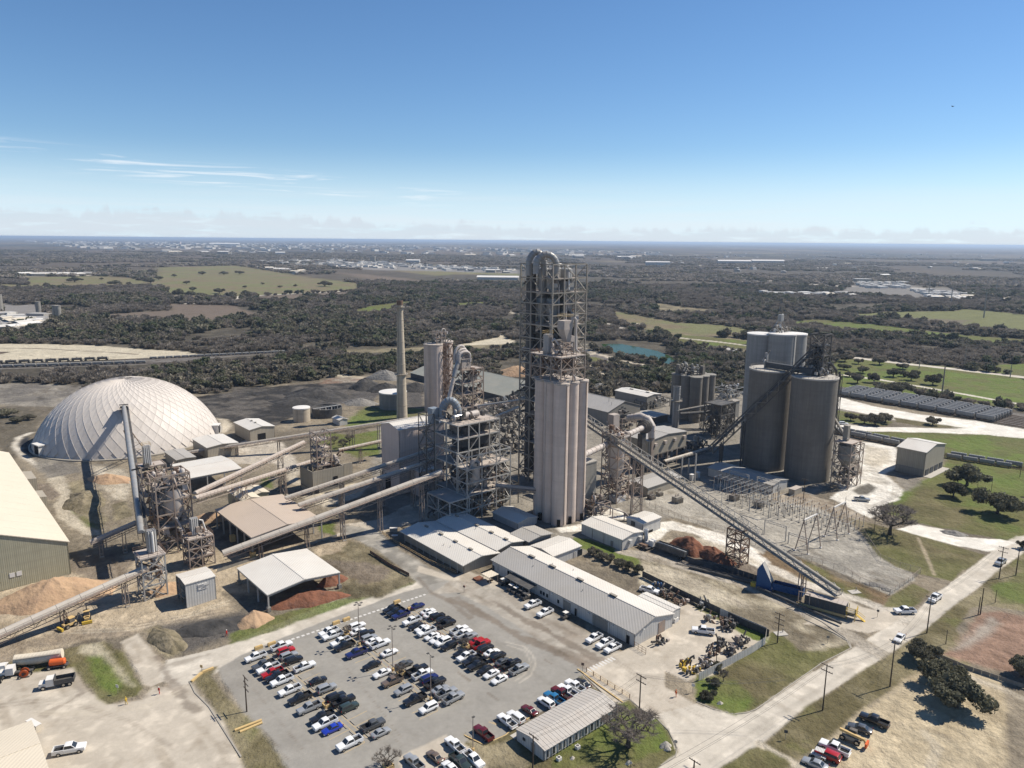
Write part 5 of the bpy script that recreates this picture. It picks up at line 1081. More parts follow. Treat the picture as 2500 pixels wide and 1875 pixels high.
# ------------------------------------------------------------------ chimneys
def chimney(k,b0,top,w0,w1,label,mt,rings,platform):
 g0 = P(k,*b0); zt = HT(g0,k,*top); root = thing('chimney',label,'chimney',g0)
 prof = [(w0+(w1-w0)*t,zt*t) for t in [i/24 for i in range(25)]]
 smooth_by_angle(MB().lathe(g0,prof,28).build('chimney_shaft',M[mt],root)); smooth_by_angle(MB().lathe(g0+ZZ*zt,[(w1*.9,-.3),(w1*.9,.1)],20).build('flue_mouth',M['black'],root))
 for f in rings: r = w0+(w1-w0)*f; smooth_by_angle(MB().lathe(g0+ZZ*zt*f,[(r,-.18),(r+.1,-.14),(r+.1,.14),(r,.18)],24).build('band',M[mt],root))
 for f in platform:
  r = w0+(w1-w0)*f; c = g0+ZZ*zt*f; smooth_by_angle(MB().lathe(c,[(r,0),(r+1.3,0),(r+1.3,.2),(r,.2)],24).build('platform',M['steel'],root))
  railing(root,[c+ZZ*.2+Vector((math.cos(t),math.sin(t),0))*(r+1.25) for t in [i*math.pi/7 for i in range(14)]],'steel',1.1);
  for i in range(6): t = i*math.pi/3; d = Vector((math.cos(t),math.sin(t),0)); MB().bar(c+d*r-ZZ*1.2,c+d*(r+1.2),.14).build('bracket',M['steel'],root)
 d = Vector((-.5,-.86,0)); mb = MB()
 for s in (-1,1): x = Vector((d.y,-d.x,0))*.28*s; mb.bar(g0+d*(w0+.2)+x,g0+d*(w1+.2)+x+ZZ*zt*.97,.07)
 mb.build('ladder',M['steel_dark'],root); return root
ch = chimney(2,(1362,1150),(1335,120),3.1,1.5,'very tall tapered concrete chimney standing left of the plant','stack',(.12,.3,.36,.47,.57,.66,.75,.84,.91),(.385,.945))
c0 = P(2,1362,1150); zt = HT(c0,2,1335,120); smooth_by_angle(MB().lathe(c0+ZZ*(zt-2.4),[(1.62,0),(1.75,.1),(1.75,2.3),(1.6,2.4)],24).build('rusty_cap',M['rust'],ch))
chimney(4,(885,1010),(897,650),1.9,1.9,'short fat metal chimney with ringed platform before the grey silos','duct',(.25,.42,.8,.93,.99),(.645,))
# ------------------------------------------------------------------ grey concrete silos behind
def silo_cluster():
 g0 = P(4,1050,975); r = 3.35; c = g0+Vector((g0.x,g0.y,0)).normalized()*r; c.z = 0; zt = HT(c,4,1050,572) ; sp = 6.4
 root = thing('silo_cluster','cluster of grey concrete silos with rooftop machinery behind the short metal chimney','silo',c)
 for i in range(3):
  for j in range(3): silo(root,c-V*sp*i+U*sp*j,r,0,zt,'conc_dark','conc',28)
 z = zt+.3; clutter(root,c-U*2,-V*15,U*14,z,z+4,70,('steel_dark','machine','steel','duct'),61,1.6)
 for x,y,h in ((-V*12+U*-1,0,5.5),(-V*2+U*8,0,5.0),(-V*8+U*5,0,3.4)): MB().box(c+x+ZZ*z,2.2,2.2,h,GA).build('lift_housing',M['conc_dark'],root)
silo_cluster()
# ------------------------------------------------------------------ the two big dark silos, lighter silos behind, head frame on top
BS1 = P(4,1660,1390); BS1 = BS1+Vector((BS1.x,BS1.y,0)).normalized()*9.5; BS1.z = 0
BS2 = P(5,310,1137); BS2 = BS2+Vector((BS2.x,BS2.y,0)).normalized()*9.3; BS2.z = 0
def big_silos():
 z1 = HT(BS1,4,1700,500); z2 = HT(BS2,5,380,210)
 a = thing('big_silo','big dark concrete silo with pale roof, the one further left','silo',BS1,'pair of big dark silos'); silo(a,BS1,9.5,0,z1,'conc_dark','slab',56)
 b = thing('big_silo','big dark concrete silo carrying the black head frame','silo',BS2,'pair of big dark silos'); silo(b,BS2,9.3,0,z2,'conc_dark','slab',56)
 for o_,c,z in ((a,BS1,z1),(b,BS2,z2)): railing(o_,[c+ZZ*(z+.3)+Vector((math.cos(t),math.sin(t),0))*9.1 for t in [i*math.pi/14 for i in range(28)]],'steel')
 # ladder chase down the right silo and its outlet pipe
 d = (U*.8+V*.6).normalized(); q = BS2+d*9.9
 lattice(b,q-U*.6,V*1.6,U*1.8,[0,6,12,18,24,30,36,z2+1],1,1,.2,.14,'steel_dark',brace='alt'); pipe(b,[q+U*1.4+ZZ*(z2+2),q+U*1.4+ZZ*22,q+U*5+V*4+ZZ*17],.5,'steel_dark',8,'chute')
 clutter(b,BS2-U*3+V*6,-V*12,U*10,z2+.4,z2+3,40,('steel_dark','machine','duct','slab'),71,1.4)
 # gallery bridge between the two roofs
 g = thing('bridge_gallery','dark enclosed gallery lying across the two big silo roofs','gallery',BS1); p = PD(4,1685,475,(BS1.y)); p.z = z1+1.0; q = BS2+ZZ*(z1+1.0)-U*2; MB().bar(p+ZZ*1,q+ZZ*1,2.6,2.4).build('gallery_body',M['side_dark'],g); railing(g,[p+ZZ*2.3,q+ZZ*2.3],'steel',closed=False)
 MB().box(p-V*.5-ZZ*.8,1.2,1.2,7.0,GA).build('lift_head',M['duct'],g); clutter(g,Vector((p.x,p.y,0))-U*1,-V*2,U*2,z1+3,z1+6,6,('steel_light','machine'),72,1)
 # head frame (black open tower)
 zt = HT(BS2,4,2120,205); hw = 6.2; c0 = BS2+U*1.0+V*2.2; t = thing('head_frame','black open steel tower on top of the right big silo','tower',BS2)
 lattice(t,c0,-V*6.0,U*hw,[z2+.4,z2+4.6,z2+8.8,z2+13,zt],1,1,.45,.34,'steel_dark',floors=(1,2,3),brace='X',seed=8)
 clutter(t,c0,-V*6,U*hw,z2+.5,z2+12.5,70,('steel_dark','machine','steel_dark','duct'),73,1.6)
 pipe(t,[c0+U*hw+ZZ*(z2+6),c0+U*(hw+3)+V*2+ZZ*(z2+2),c0+U*(hw+3.2)+V*2.2+ZZ*(z2-6)],.55,'steel_dark',8,'chute')
 # lighter group behind
 k = thing('silo_group','pale grey silos with white tops behind the big dark silos','silo',BS1+U*12)
 Y = 352; r = 6.4; base = []
 for (sx,dy) in ((1628,4),(1812,-3),(1915,9)):
  c = PD(4,sx,300,Y+dy); c.z = 0; base.append(c); silo(k,c,r if dy != 9 else r*.95,0,HT(c,4,sx,195),'conc_light','white',40)
 zt3 = HT(base[1],4,1812,195); c = (base[0]+base[1]+base[2])/3
 clutter(k,c-U*6+V*5,-V*8,U*12,zt3,zt3+2.2,44,('steel','machine','steel_light','white'),74,1.3)
 for dx in (-1,1):
  for dy in (-1,1): member('strut',c+U*dx*3.5+V*dy*3+ZZ*(zt3+.3),c+U*dx*.8+V*dy*.8+ZZ*(zt3+5.4),.25,M['steel_light'],k)
 MB().box(c+ZZ*(zt3+5.3),1.9,1.9,3.2,GA).build('lift_head',M['duct'],k); gooseneck(k,c+U*1,U*1.6,zt3+7.5,.25,1.0,'white',8,rings=False,drop=2)
 mk = base[2]; pipe(k,[base[1]+V*6.5+ZZ*zt3,base[1]+V*6.5+ZZ*8],.12,'duct',6,'ladder')
 # loading bin in its frame to the right
 h = 19.4; f = P(5,672,1200); t = thing('loading_bin','round loading bin held in an open frame right of the big silos','silo',f)
 lattice(t,f,-V*7.2,U*8.4,[0,4.6,9.4,14.4,h],1,1,.36,.26,'steel_dusty',floors=(4,),brace='X',seed=9); c = f-V*3.6+U*4.0
 smooth_by_angle(MB().lathe(c,[(.6,8.2),(3.3,11.8),(3.3,17.8)],28).build('bin_shell',M['conc'],t)); clutter(t,f,-V*7,U*8,.3,8,40,('machine','steel_dark','steel_dusty'),75,1.5)
 lattice(t,f+U*8.4,-V*7.2,U*3.4,[0,5,10,15,h-1.5],1,1,.26,.2,'steel_dusty',brace='alt'); MB().box(c+U*.5-V*1+ZZ*19.4,2.0,2.0,6.5,GA).build('filter_housing',M['steel'],t); pipe(t,[c+ZZ*20-U*.5,BS2+d*9.6+ZZ*27],.55,'steel',8,'chute')
big_silos()
# ------------------------------------------------------------------ tanks, clarifier
def tank(k,b0,top,r,label,mt='stack',rm='white'):
 g0 = P(k,*b0); c = g0+Vector((g0.x,g0.y,0)).normalized()*r; zt = HT(c,k,*top); t = thing('storage_tank',label,'tank',c); silo(t,c,r,0,zt,mt,rm,36)
 mb = MB(); d = Vector((-.3,-.95,0)); [mb.bar(c+d*(r+.15)+Vector((s,0,0)),c+d*(r+.15)+Vector((s,0,zt)),.07) for s in (-.25,.25)]; mb.build('ladder',M['steel'],t); return t
tank(2,(490,1185),(490,1052),4.6,'cream round tank beside the open clarifier basin'); tank(2,(1285,1078),(1285,915),8.2,'wide pale tank with white lid just left of the chimney','conc')
def clarifier():
 g0 = P(2,710,1150); r = 8.6; c = g0+Vector((g0.x,g0.y,0)).normalized()*r; h = 5.0; t = thing('clarifier','dark round open clarifier basin right of the cream tank','tank',c)
 smooth_by_angle(MB().lathe(c,[(r,0),(r,h),(r-.4,h),(r-.4,2.0)],40,False).build('basin_wall',M['steel_dark'],t)); MB().lathe(c,[(r-.4,1.9),(r-.4,2.0)],40).build('water',M['duct_dark'],t)
 MB().bar(c-U*r+ZZ*h,c+U*r+ZZ*h,1.2,.2).build('bridge',M['steel_light'],t); railing(t,[c-U*r+ZZ*h,c+U*r+ZZ*h],'steel_light',closed=False)
 for i in range(12): p = c+U*(i-6)*1.2+V*(1.5*(i % 3-1)); member('paddle',p+ZZ*2,p+ZZ*4.8,.22,M['white'],t)
 q = P(2,800,1180); B('pump_house','little white pump house beside the clarifier basin','building',2,(762,1140),(815,1165),(872,1148),3,ridge='AB',rise=.8); bbox('ground_tank',q,.1,.1,.1,M['steel'],t)
clarifier()
# ------------------------------------------------------------------ left tower group
def left_towers():
 h = 30; F = P(1,1385,1560,0); F = P(1,1405,1640);
 zt = HT(F,1,1445,945); R0 = P(1,1655,905,zt); b = U*max(7.5,(R0-Vector((F.x,F.y,zt))).dot(U)); a = -V*8.5
 t = thing('screening_tower','dusty steel screening tower with white bins left of the conveyors','tower',F)
 lattice(t,F,a,b,[0,4.5,9,13.5,18,22.5,zt],2,2,.36,.26,'steel_dusty',floors=(2,4,5),brace='mix',seed=12)
 c = F+a*.35+b*.55; smooth_by_angle(MB().lathe(c,[(.9,9.5),(3.0,13.2),(3.0,21)],22).build('bin_shell',M['duct_white'],t)); smooth_by_angle(MB().lathe(F+a*.75+b*.3,[(.7,5),(2.0,8.2),(2.0,13)],18).build('bin_shell',M['deck'],t))
 clutter(t,F,a,b,1,zt-1,100,('steel_dusty','deck','rust','duct_white','machine','machine'),81,1.7); clutter(t,F,a,b,zt-6,zt,40,('deck','rust','duct_white','steel_dusty'),82,1.6)
 # rear darker half of the tower
 G = F+a*1.02-U*1.5; z2 = zt+1.5; lattice(t,G,-V*5.5,U*7.5,[0,6,12,18,24,z2],1,1,.32,.24,'steel_dusty',floors=(2,3,4,5),brace='alt',seed=14); clutter(t,G,-V*5.5,U*7.5,3,z2,50,('steel_dark','rust','machine','steel_dusty'),83,1.5)
 q = G-V*2+U*2.5+ZZ*z2; MB().box(q,2.2,1.6,6.5,GA).build('filter_housing',M['duct'],t); [MB().box(q+U*(k*.55-.8)+V*.9+ZZ*.3,.22,.25,6,GA).build('filter_rib',M['white'],t) for k in range(4)]; railing(t,[q+ZZ*6.5+U*x+V*y for x,y in ((-1.2,-.9),(1.2,-.9),(1.2,.9),(-1.2,.9))],'ochre')
 pipe(t,[F+b*.5+V*.4+ZZ*12,F+b*.62+V*.5+ZZ*8.5,F+b*.64+V*.5+ZZ*3],.35,'duct_white',8,'downpipe')
 stair_tower(t,F+a*.5-U*.3,a*.45,-U*1.8,0,24,3.2,'steel_dusty')
 # small front tower with silver filter
 f = P(6,1265,745); zt2 = HT(f,6,1225,382); s = thing('filter_tower','small steel tower carrying a silver filter at the conveyor head','tower',f); R1 = P(6,1410,335,zt2); b1 = U*6.0; a1 = -V*6.2
 lattice(s,f,a1,b1,[0,4.2,8.2,zt2],1,1,.36,.24,'steel_light',brace='X',seed=15); deck(s,f+V*.5-U*.5,a1*1.15,b1*1.15,zt2+.3,rail='rust'); clutter(s,f,a1,b1,4,zt2-1,26,('duct_white','deck','rust','steel_dusty'),84,1.5)
 q = f+a1*.5+b1*.62+ZZ*(zt2+.4); MB().box(q,2.4,2.0,6.4,GA).build('filter_housing',M['duct'],s); pipe(s,[q+V*1.2+ZZ*6.2,q+V*1.5+ZZ*5.4,q+V*1.5+ZZ*.3],.32,'white',8,'downpipe'); railing(s,[q+ZZ*6.4+U*x+V*y for x,y in ((-1.4,-1.2),(1.4,-1.2),(1.4,1.2),(-1.4,1.2))],'rust'); [MB().box(q+U*(k*.55-.8)+V*1.05+ZZ*.3,.22,.2,6,GA).build('filter_rib',M['white'],s) for k in range(4)]
 # right front tower
 f = P(6,1660,470); zt3 = HT(f,6,1700,330); zt3 = 8.5; s = thing('filter_tower','squat rusty tower with silver filter behind the box building','tower',f)
 lattice(s,f,-V*6,U*7.5,[0,3.4,6.4,9.4],1,2,.3,.22,'steel_dusty',brace='X',seed=16,floors=(1,2)); clutter(s,f,-V*6,U*7.5,.5,8.5,60,('rust','machine','steel_dusty','deck'),85,1.4); deck(s,f,-V*6,U*7.5,9.6,rail='rust'); q = f-V*3.5+U*3+ZZ*9.7
 MB().box(q,2.2,1.6,5.4,GA).build('filter_housing',M['duct'],s); [MB().box(q+U*(k*.55-.8)+V*.85+ZZ*.3,.22,.25,5,GA).build('filter_rib',M['white'],s) for k in range(4)]; pipe(s,[q+U*1.6+ZZ*4.4,q+U*2.6+ZZ*4.0,q+U*3.4+ZZ*.5],.25,'white',8,'downpipe'); clutter(s,f,-V*6,U*7.5,9.8,10.8,14,('deck','rust','steel_dusty'),86,1.1)
 return F
LF = left_towers()
# ------------------------------------------------------------------ silo-in-frame right of the pink silos, kiln duct
def right_units():
 f = P(8,1990,955) ; f = P(9,395,530); t = thing('hopper_tower','white cone bin in a dusty steel frame right of the pink silos','tower',f)
 zt = 27; a = -V*8.2; b = U*7.0; f = f-U*1.5
 lattice(t,f,a,b,[0,4.5,9,13.5,18,22.5,zt],2,1,.32,.24,'steel_dusty',brace='mix',seed=17,floors=(6,)); c = f+a*.45+b*.45
 smooth_by_angle(MB().lathe(c,[(.5,7.5),(3.2,13),(3.2,24.5),(2.4,25.6)],26).build('bin_shell',M['duct_white'],t)); clutter(t,f,a,b,.4,8,46,('machine','rust','deck','steel_dusty'),91,1.4); clutter(t,f,a,b,23,zt+1.5,34,('deck','duct_white','rust'),92,1.3); bbox('slab',c+V*1+ZZ*0,5,5,2.2,M['white'],t)
 stair_tower(t,f+b*1.02,a*.6,U*2.2,0,24,3.1,'steel_dusty')
 # long white duct with elbow and cooler rings
 d = thing('kiln_duct','long white duct ending in an elbow and dark rings above the grey roofs','duct',f); z = 21
 p = SC+U*9+ZZ*23; q = PD(4,600,1015,303); pipe(d,[p,q],1.15,'duct_white',16,'duct_section',3.2)
 e = (q-p).normalized()
 for i in range(6): x = q+e*(.7+i*.75); MB().tube([x-e*.16,x+e*.16],3.0-.12*abs(i-2),26).build('cooling_ring',M['steel_dark'],d)
 MB().tube([q,q+e*5],2.3,20).build('drum',M['machine'],d)
 s = PD(4,480,930,322); m = PD(4,590,915,318); m2 = PD(4,655,945,316); en = PD(4,685,1000,314); pipe(d,[s,m,m2,en,en-ZZ*5],1.6,'duct_white',16,'elbow_duct',1.8)
 bbox('support_frame',Vector((q.x,q.y,0)),2.5,2.5,q.z-2.6,M['steel_dark'],d); bbox('support_frame',Vector((en.x,en.y,0)),2,2,en.z-5,M['steel_dusty'],d)
 q2 = PD(4,350,960,292); q2.z -= 0; x = thing('filter_unit','small dusty filter box above the white cone bin','filter',Vector((q2.x,q2.y,0))); lattice(x,Vector((q2.x,q2.y,0)),-V*3.5,U*4,[0,8,16,q2.z-3],1,1,.25,.2,'steel_dusty'); bbox('filter_housing',q2-V*1.7+U*2-ZZ*3,3.6,3.0,5.5,M['deck'],x); clutter(x,Vector((q2.x,q2.y,0))-U*3,-V*4,U*9,10,q2.z,20,('rust','deck','steel_dusty'),93,1.2)
 # machine hall behind the pink silos
 bbx = P(8,1790,830); y = thing('machine_house','tall plain grey block behind the right edge of the pink silos','building',SC+U*15); c = SC+U*17-V*6
 bbox('wall_block',c,8,9,19,M['side_grey'],y); bbox('roof_slab',c+ZZ*19,8.4,9.4,.4,M['roof_grey'],y)
 # dark low works between the kiln building and the big silos
 w = thing('conveyor_station','dark tangle of transfer machinery left of the big silos','industrial building',P(4,1350,1250)); o = P(4,1270,1110)
 lattice(w,o,-V*10,U*13,[0,6,12,17.5],2,2,.4,.32,'steel_dark',floors=(3,),brace='X',seed=20); clutter(w,o,-V*10,U*13,.5,12,70,('steel_dark','machine','steel_dark','duct'),94,2.2); smooth_by_angle(MB().lathe(o-V*5+U*6,[(1,7.5),(3.4,11),(3.4,17)],24).build('bin_shell',M['conc_dark'],w))
 o = P(4,1010,1290); w2 = thing('conveyor_station','dark machinery yard between grey building and low white building','industrial building',o); clutter(w2,o-U*3,-V*16,U*24,.3,5,80,('steel_dark','machine','steel_dark','duct_dark','steel'),95,2.3)
right_units()
# filling works around the feet of the towers (each a thing with its own machines)
for nm,lab,o,a,b,z0,z1,n,mts,sd in (
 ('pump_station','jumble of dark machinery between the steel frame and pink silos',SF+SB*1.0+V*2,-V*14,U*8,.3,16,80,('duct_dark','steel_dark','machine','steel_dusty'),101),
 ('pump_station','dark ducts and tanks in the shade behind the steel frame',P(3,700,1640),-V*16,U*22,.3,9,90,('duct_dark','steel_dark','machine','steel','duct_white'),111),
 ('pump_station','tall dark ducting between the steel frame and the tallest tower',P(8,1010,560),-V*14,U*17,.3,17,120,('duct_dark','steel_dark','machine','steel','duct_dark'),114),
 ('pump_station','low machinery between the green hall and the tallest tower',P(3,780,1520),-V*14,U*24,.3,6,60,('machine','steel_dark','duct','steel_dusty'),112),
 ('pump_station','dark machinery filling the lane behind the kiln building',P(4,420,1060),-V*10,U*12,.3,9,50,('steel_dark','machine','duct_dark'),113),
 ('pump_station','dusty pipework at the right foot of the pink silos',SC+U*12+V*6,-V*12,U*9,.3,6,50,('rust','deck','steel_dusty','machine'),102),
 ('pump_station','machinery beyond the grey roofs near the grey silos',P(4,640,870),-V*10,U*22,.3,6,50,('duct','steel_dark','machine','duct_white'),103),
 ('pump_station','small silvery works right of the grey silo cluster',P(4,1360,790),-V*12,U*16,.3,9,60,('duct','steel_light','machine','conc_light'),104)):
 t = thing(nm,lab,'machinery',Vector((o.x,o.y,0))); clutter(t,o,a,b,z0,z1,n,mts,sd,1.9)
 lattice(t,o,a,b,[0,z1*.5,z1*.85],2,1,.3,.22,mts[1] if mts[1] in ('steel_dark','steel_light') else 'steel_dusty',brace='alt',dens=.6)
# ------------------------------------------------------------------ conveyors
def two(b1,t1,b2,t2):
 g1 = P(*b1); g2 = P(*b2); return g1+ZZ*(HT(g1,*t1)+.5),g2+ZZ*(HT(g2,*t2)+.5)
p,q = two((7,490,1290),(7,480,1150),(7,1530,1065),(7,1525,760)); c1a = ONL(p,q,7,150,1240); c1b = ONL(p,q,7,2060,530)
conveyor('pipe_conveyor','lowest and longest of the covered conveyors climbing to the steel frame building',c1a,c1b,1.15)
for i,(k,a,b) in enumerate(((7,490,1290),(7,900,1210),(7,1175,1105),(7,1530,1065),(8,255,1105))): trestle_under(('trestle in front of the pale shed corner','trestle with ochre footing beside the tan shed','trestle in the middle of the lowest conveyor','braced trestle at the street by the office lawn','braced trestle nearest the steel frame building')[i],c1a,c1b,P(k,a,b))
s0 = (c1b-c1a); s0h = Vector((s0.x,s0.y,0)).normalized()
def along(k,a,b,z,k2,a2,b2,slope):              # a conveyor parallel in plan to the first, through the point seen at (a,b) with height z
 p = P(k,a,b,z); d = (s0h+ZZ*slope).normalized(); return p,ONL(p,p+d*50,k2,a2,b2)
p,q = along(7,815,838,9,7,2000,312,.155); conveyor('pipe_conveyor','middle covered conveyor climbing past the pink mill building',p,q,.95)
for t,lab in ((.28,'trestle below the middle conveyor near the tan shed'),(.55,'trestle below the middle conveyor by the mill door'),(.8,'trestle below the middle conveyor at the mill wall')): x = p.lerp(q,t); trestle('conveyor_trestle',lab,x,x.z-1.6,along=q-p)
p,q = along(7,700,775,9.5,7,1985,268,.16); conveyor('pipe_conveyor','uppermost of the three covered conveyors beside the mill building',p,q,.8)
for t,lab in ((.35,'trestle below the uppermost conveyor beside the enclosure'),(.62,'trestle below the uppermost conveyor at the mill corner')): x = p.lerp(q,t); trestle('conveyor_trestle',lab,x,x.z-1.6,along=q-p)
p,q = two((2,290,1450),(2,283,1335),(2,940,1415),(2,935,1235)); a_ = ONL(p,q,7,-350,418); b_ = ONL(p,q,2,1540,1115)
conveyor('pipe_conveyor','long level white pipe conveyor running from the dome past the mill roof',a_,b_,.8,'belt',depth=1.3)
for i,(k,a,b) in enumerate(((7,250,470),(2,290,1450),(2,940,1415),(2,1165,1430))): trestle_under(('trestle of the level pipe conveyor before the tan warehouse','trestle of the level pipe conveyor at the concrete lane','trestle of the level pipe conveyor on the grass','trestle of the level pipe conveyor at the mill wall')[i],a_,b_,P(k,a,b),w=1.3)
p,q = two((7,615,700),(7,605,425),(7,305,690),(7,300,560)); q1 = P(7,615,700); e1 = q1+ZZ*HT(q1,7,605,432); st = PD(7,-90,735,226)
hd = PD(7,860,285,P(7,940,600).y+6); conveyor('pipe_conveyor','steep dusty conveyor from the left tower to the transfer tower head',st,hd,.8,'deck'); x = st.lerp(hd,.45); trestle_under('trestle of the steep dusty conveyor on the pale lane',st,hd,P(7,615,700)); trestle_under('trestle of the steep dusty conveyor near the left tower',st,hd,st.lerp(hd,.3))
hd2 = PD(7,925,452,P(7,930,600).y+3); st2 = PD(7,-90,775,223); conveyor('pipe_conveyor','lower dusty conveyor entering the roofless enclosure',st2,hd2,.8,'deck'); trestle_under('trestle of the lower dusty conveyor before the enclosure',st2,hd2,P(7,690,745)); trestle_under('trestle of the lower dusty conveyor near the pale open shed',st2,hd2,st2.lerp(hd2,.35))
p = P(7,1165,352,8); q = P(7,1535,272,8.5); conveyor('pipe_conveyor','short low pipe conveyor over the grass left of the mill',p,q,.6,'belt',depth=.9); trestle_under('trestle of the short low pipe conveyor',p,q,p.lerp(q,.5),w=1.1)
# lower left conveyor out of the frame
g1 = P(6,545,965); e = g1+ZZ*(HT(g1,6,540,790)); hd = f_ = P(6,1265,745)+ZZ*9.0+U*1.5-V*1.5; d = (hd-e); st = e-d*1.6
conveyor('belt_conveyor','large covered conveyor rising from the bottom left corner over the sand heap',st,hd,1.05,'belt',depth=1.9); trestle_under('rusty trestle of the bottom left conveyor by the backhoe',st,hd,P(6,570,965),w=2.4,mt='rust'); trestle_under('trestle of the bottom left conveyor beside the sand heap',st,hd,e.lerp(hd,.72),mt='steel_dusty')
# inclined boom conveyor aimed at the dome
ft = P(6,1232,150,13); hb = PD(1,1078,335,337.5)
boom = conveyor('boom_conveyor','steep boom conveyor pointing up before the dome with open head',ft,hb,.95,'duct',truss='steel_dark',depth=1.8,walk=True)
d = (hb-ft).normalized(); s = d.cross(ZZ).normalized(); n = s.cross(d)
for y in (-1,1): MB().poly([hb+s*y*1.9+n*1.2,hb-d*5.5+s*y*1.9+n*1.2,hb-d*5.5+s*y*1.9-n*1.8,hb+s*y*1.9-n*1.8] if y > 0 else [hb+s*y*1.9-n*1.8,hb-d*5.5+s*y*1.9-n*1.8,hb-d*5.5+s*y*1.9+n*1.2,hb+s*y*1.9+n*1.2],.2).build('head_plate',M['steel'],boom)
MB().bar(hb-s*1.9+n*1.2,hb+s*1.9+n*1.2,.4).build('head_beam',M['steel_dark'],boom); MB().tube([hb-s*1.6,hb+s*1.6],.6,12).build('head_pulley',M['steel_dark'],boom)
gb = P(1,1222,738); mid_ = ft.lerp(hb,.74)
for y in (-1,1): member('stay_leg',gb+s*y*2.6,mid_+s*y*1.3,.3,M['steel_dusty'],boom)
for i in range(7): t0,t1 = i/7,(i+1)/7; y = 1 if i % 2 else -1; member('stay_brace',(gb+s*y*2.6).lerp(mid_+s*y*1.3,t0),(gb-s*y*2.6).lerp(mid_-s*y*1.3,t1),.16,M['steel_dusty'],boom)
p = P(1,790,1520,5); q = P(1,1190,1345,9); conveyor('belt_conveyor','short low conveyor left of the screening tower with dark tail',p,q,1.0,'deck',depth=1.6); trestle_under('concrete leg under the short low conveyor',p,q,p.lerp(q,.2)); trestle_under('trestle under the upper end of the short low conveyor',p,q,p.lerp(q,.7))
# right truss conveyor to the pink silos
g1 = P(9,545,625); t1 = g1+ZZ*HT(g1,9,590,115); g2 = P(9,1420,1050); t2 = g2+ZZ*(HT(g2,9,1400,700)); top = ONL(t1,t2,4,118,880); bot = ONL(t1,t2,10,570,705)
if bot.z < .5: bot = t1.lerp(t2,(t1.z-.5)/(t1.z-t2.z))
tc = conveyor('truss_conveyor','long dusty truss conveyor descending from the pink silos to the red clay hopper',top,bot,.7,'steel',truss='steel',depth=0,walk=False)
dd = (bot-top); L_t = dd.length; e = dd/L_t; s = e.cross(ZZ).normalized(); n = s.cross(e); k_ = int(L_t/2.9)
if n.z < 0: n = -n
for y in (-1,1):
 for z_,w_ in ((1.9,.2),(-1.5,.22)): MB().bar(top+s*y*1.35+n*z_,top+e*(L_t*(.76 if z_ > 0 else 1))+s*y*1.35+n*z_,w_).build('chord',M['steel'],tc)
for i in range(k_):
 a0 = top+e*(L_t*i/k_); a1 = top+e*(L_t*(i+1)/k_)
 zt_ = 1.9 if i < k_*.76 else .4
 for y in (-1,1): o_ = s*y*1.35; member('truss_diagonal',a0+o_+n*(zt_ if i % 2 else -1.5),a1+o_+n*(-1.5 if i % 2 else zt_),.14,M['steel_light'],tc); member('truss_post',a1+o_-n*1.5,a1+o_+n*zt_,.11,M['steel_light'],tc)
 if i < k_*.76: member('top_brace',a0+s*1.35*(1 if i % 2 else -1)+n*1.9,a1-s*1.35*(1 if i % 2 else -1)+n*1.9,.11,M['steel_light'],tc)
MB().bar(top-n*1.5,bot-n*1.5,2.6,.3).build('belt_pan',M['steel'],tc)
def under(x,lab,w,wb=.2): return trestle('conveyor_trestle',lab,x,x.z-1.7,w=w,mt='steel_dusty',along=dd,spread=2.0,wb=wb)
under(t1,'tall A-shaped trestle carrying the long truss conveyor',2.4)
tw = thing('stair_tower','rusty square stair tower under the long truss conveyor','tower',g2); x = t2.copy(); o_ = Vector((x.x,x.y,0))-U*2.5+V*2.5
lattice(tw,o_,-V*5,U*5,[0,2.9,5.8,8.7,max(9.5,x.z-1.6)],1,1,.3,.2,'rust',floors=(),brace='X'); stair_tower(tw,o_+U*.6,-V*4.6,U*3.5,0,9,2.4,'steel_dusty')
under(t1.lerp(bot,.86),'slim trestle behind the blue hopper',1.2,.14)
# dark truss conveyor rising to the head frame
p = P(4,1190,1215,7); q = BS2+U*1-V*1; q.z = HT(q,4,2075,330); tk = conveyor('truss_conveyor','black truss conveyor rising steeply across the big dark silos',p,q,.9,'steel_dark',truss='steel_dark',depth=0,walk=False)
dd2 = q-p; L2 = dd2.length; e = dd2/L2; s = e.cross(ZZ).normalized(); n = s.cross(e); n = n if n.z > 0 else -n; k_ = int(L2/3.2)
for y in (-1,1):
 for z_ in (1.6,-1.8): MB().bar(p+s*y*1.3+n*z_,q+s*y*1.3+n*z_,.28).build('chord',M['steel_dark'],tk)
 for i in range(k_):
  a0 = p+e*(L2*i/k_)+s*y*1.3; a1 = p+e*(L2*(i+1)/k_)+s*y*1.3; member('truss_diagonal',a0+n*(1.6 if i % 2 else -1.8),a1+n*(-1.8 if i % 2 else 1.6),.15,M['steel' if y > 0 else 'steel_dark'],tk); member('truss_post',a1-n*1.8,a1+n*1.6,.14,M['steel_dark'],tk)
for t,lab in ((.12,'black trestle near the foot of the black truss conveyor'),(.34,'black trestle under the black truss conveyor')): x = p.lerp(q,t); trestle('conveyor_trestle',lab,x,x.z-1.8,w=2.6,mt='steel_dark',along=dd2,wb=.22)
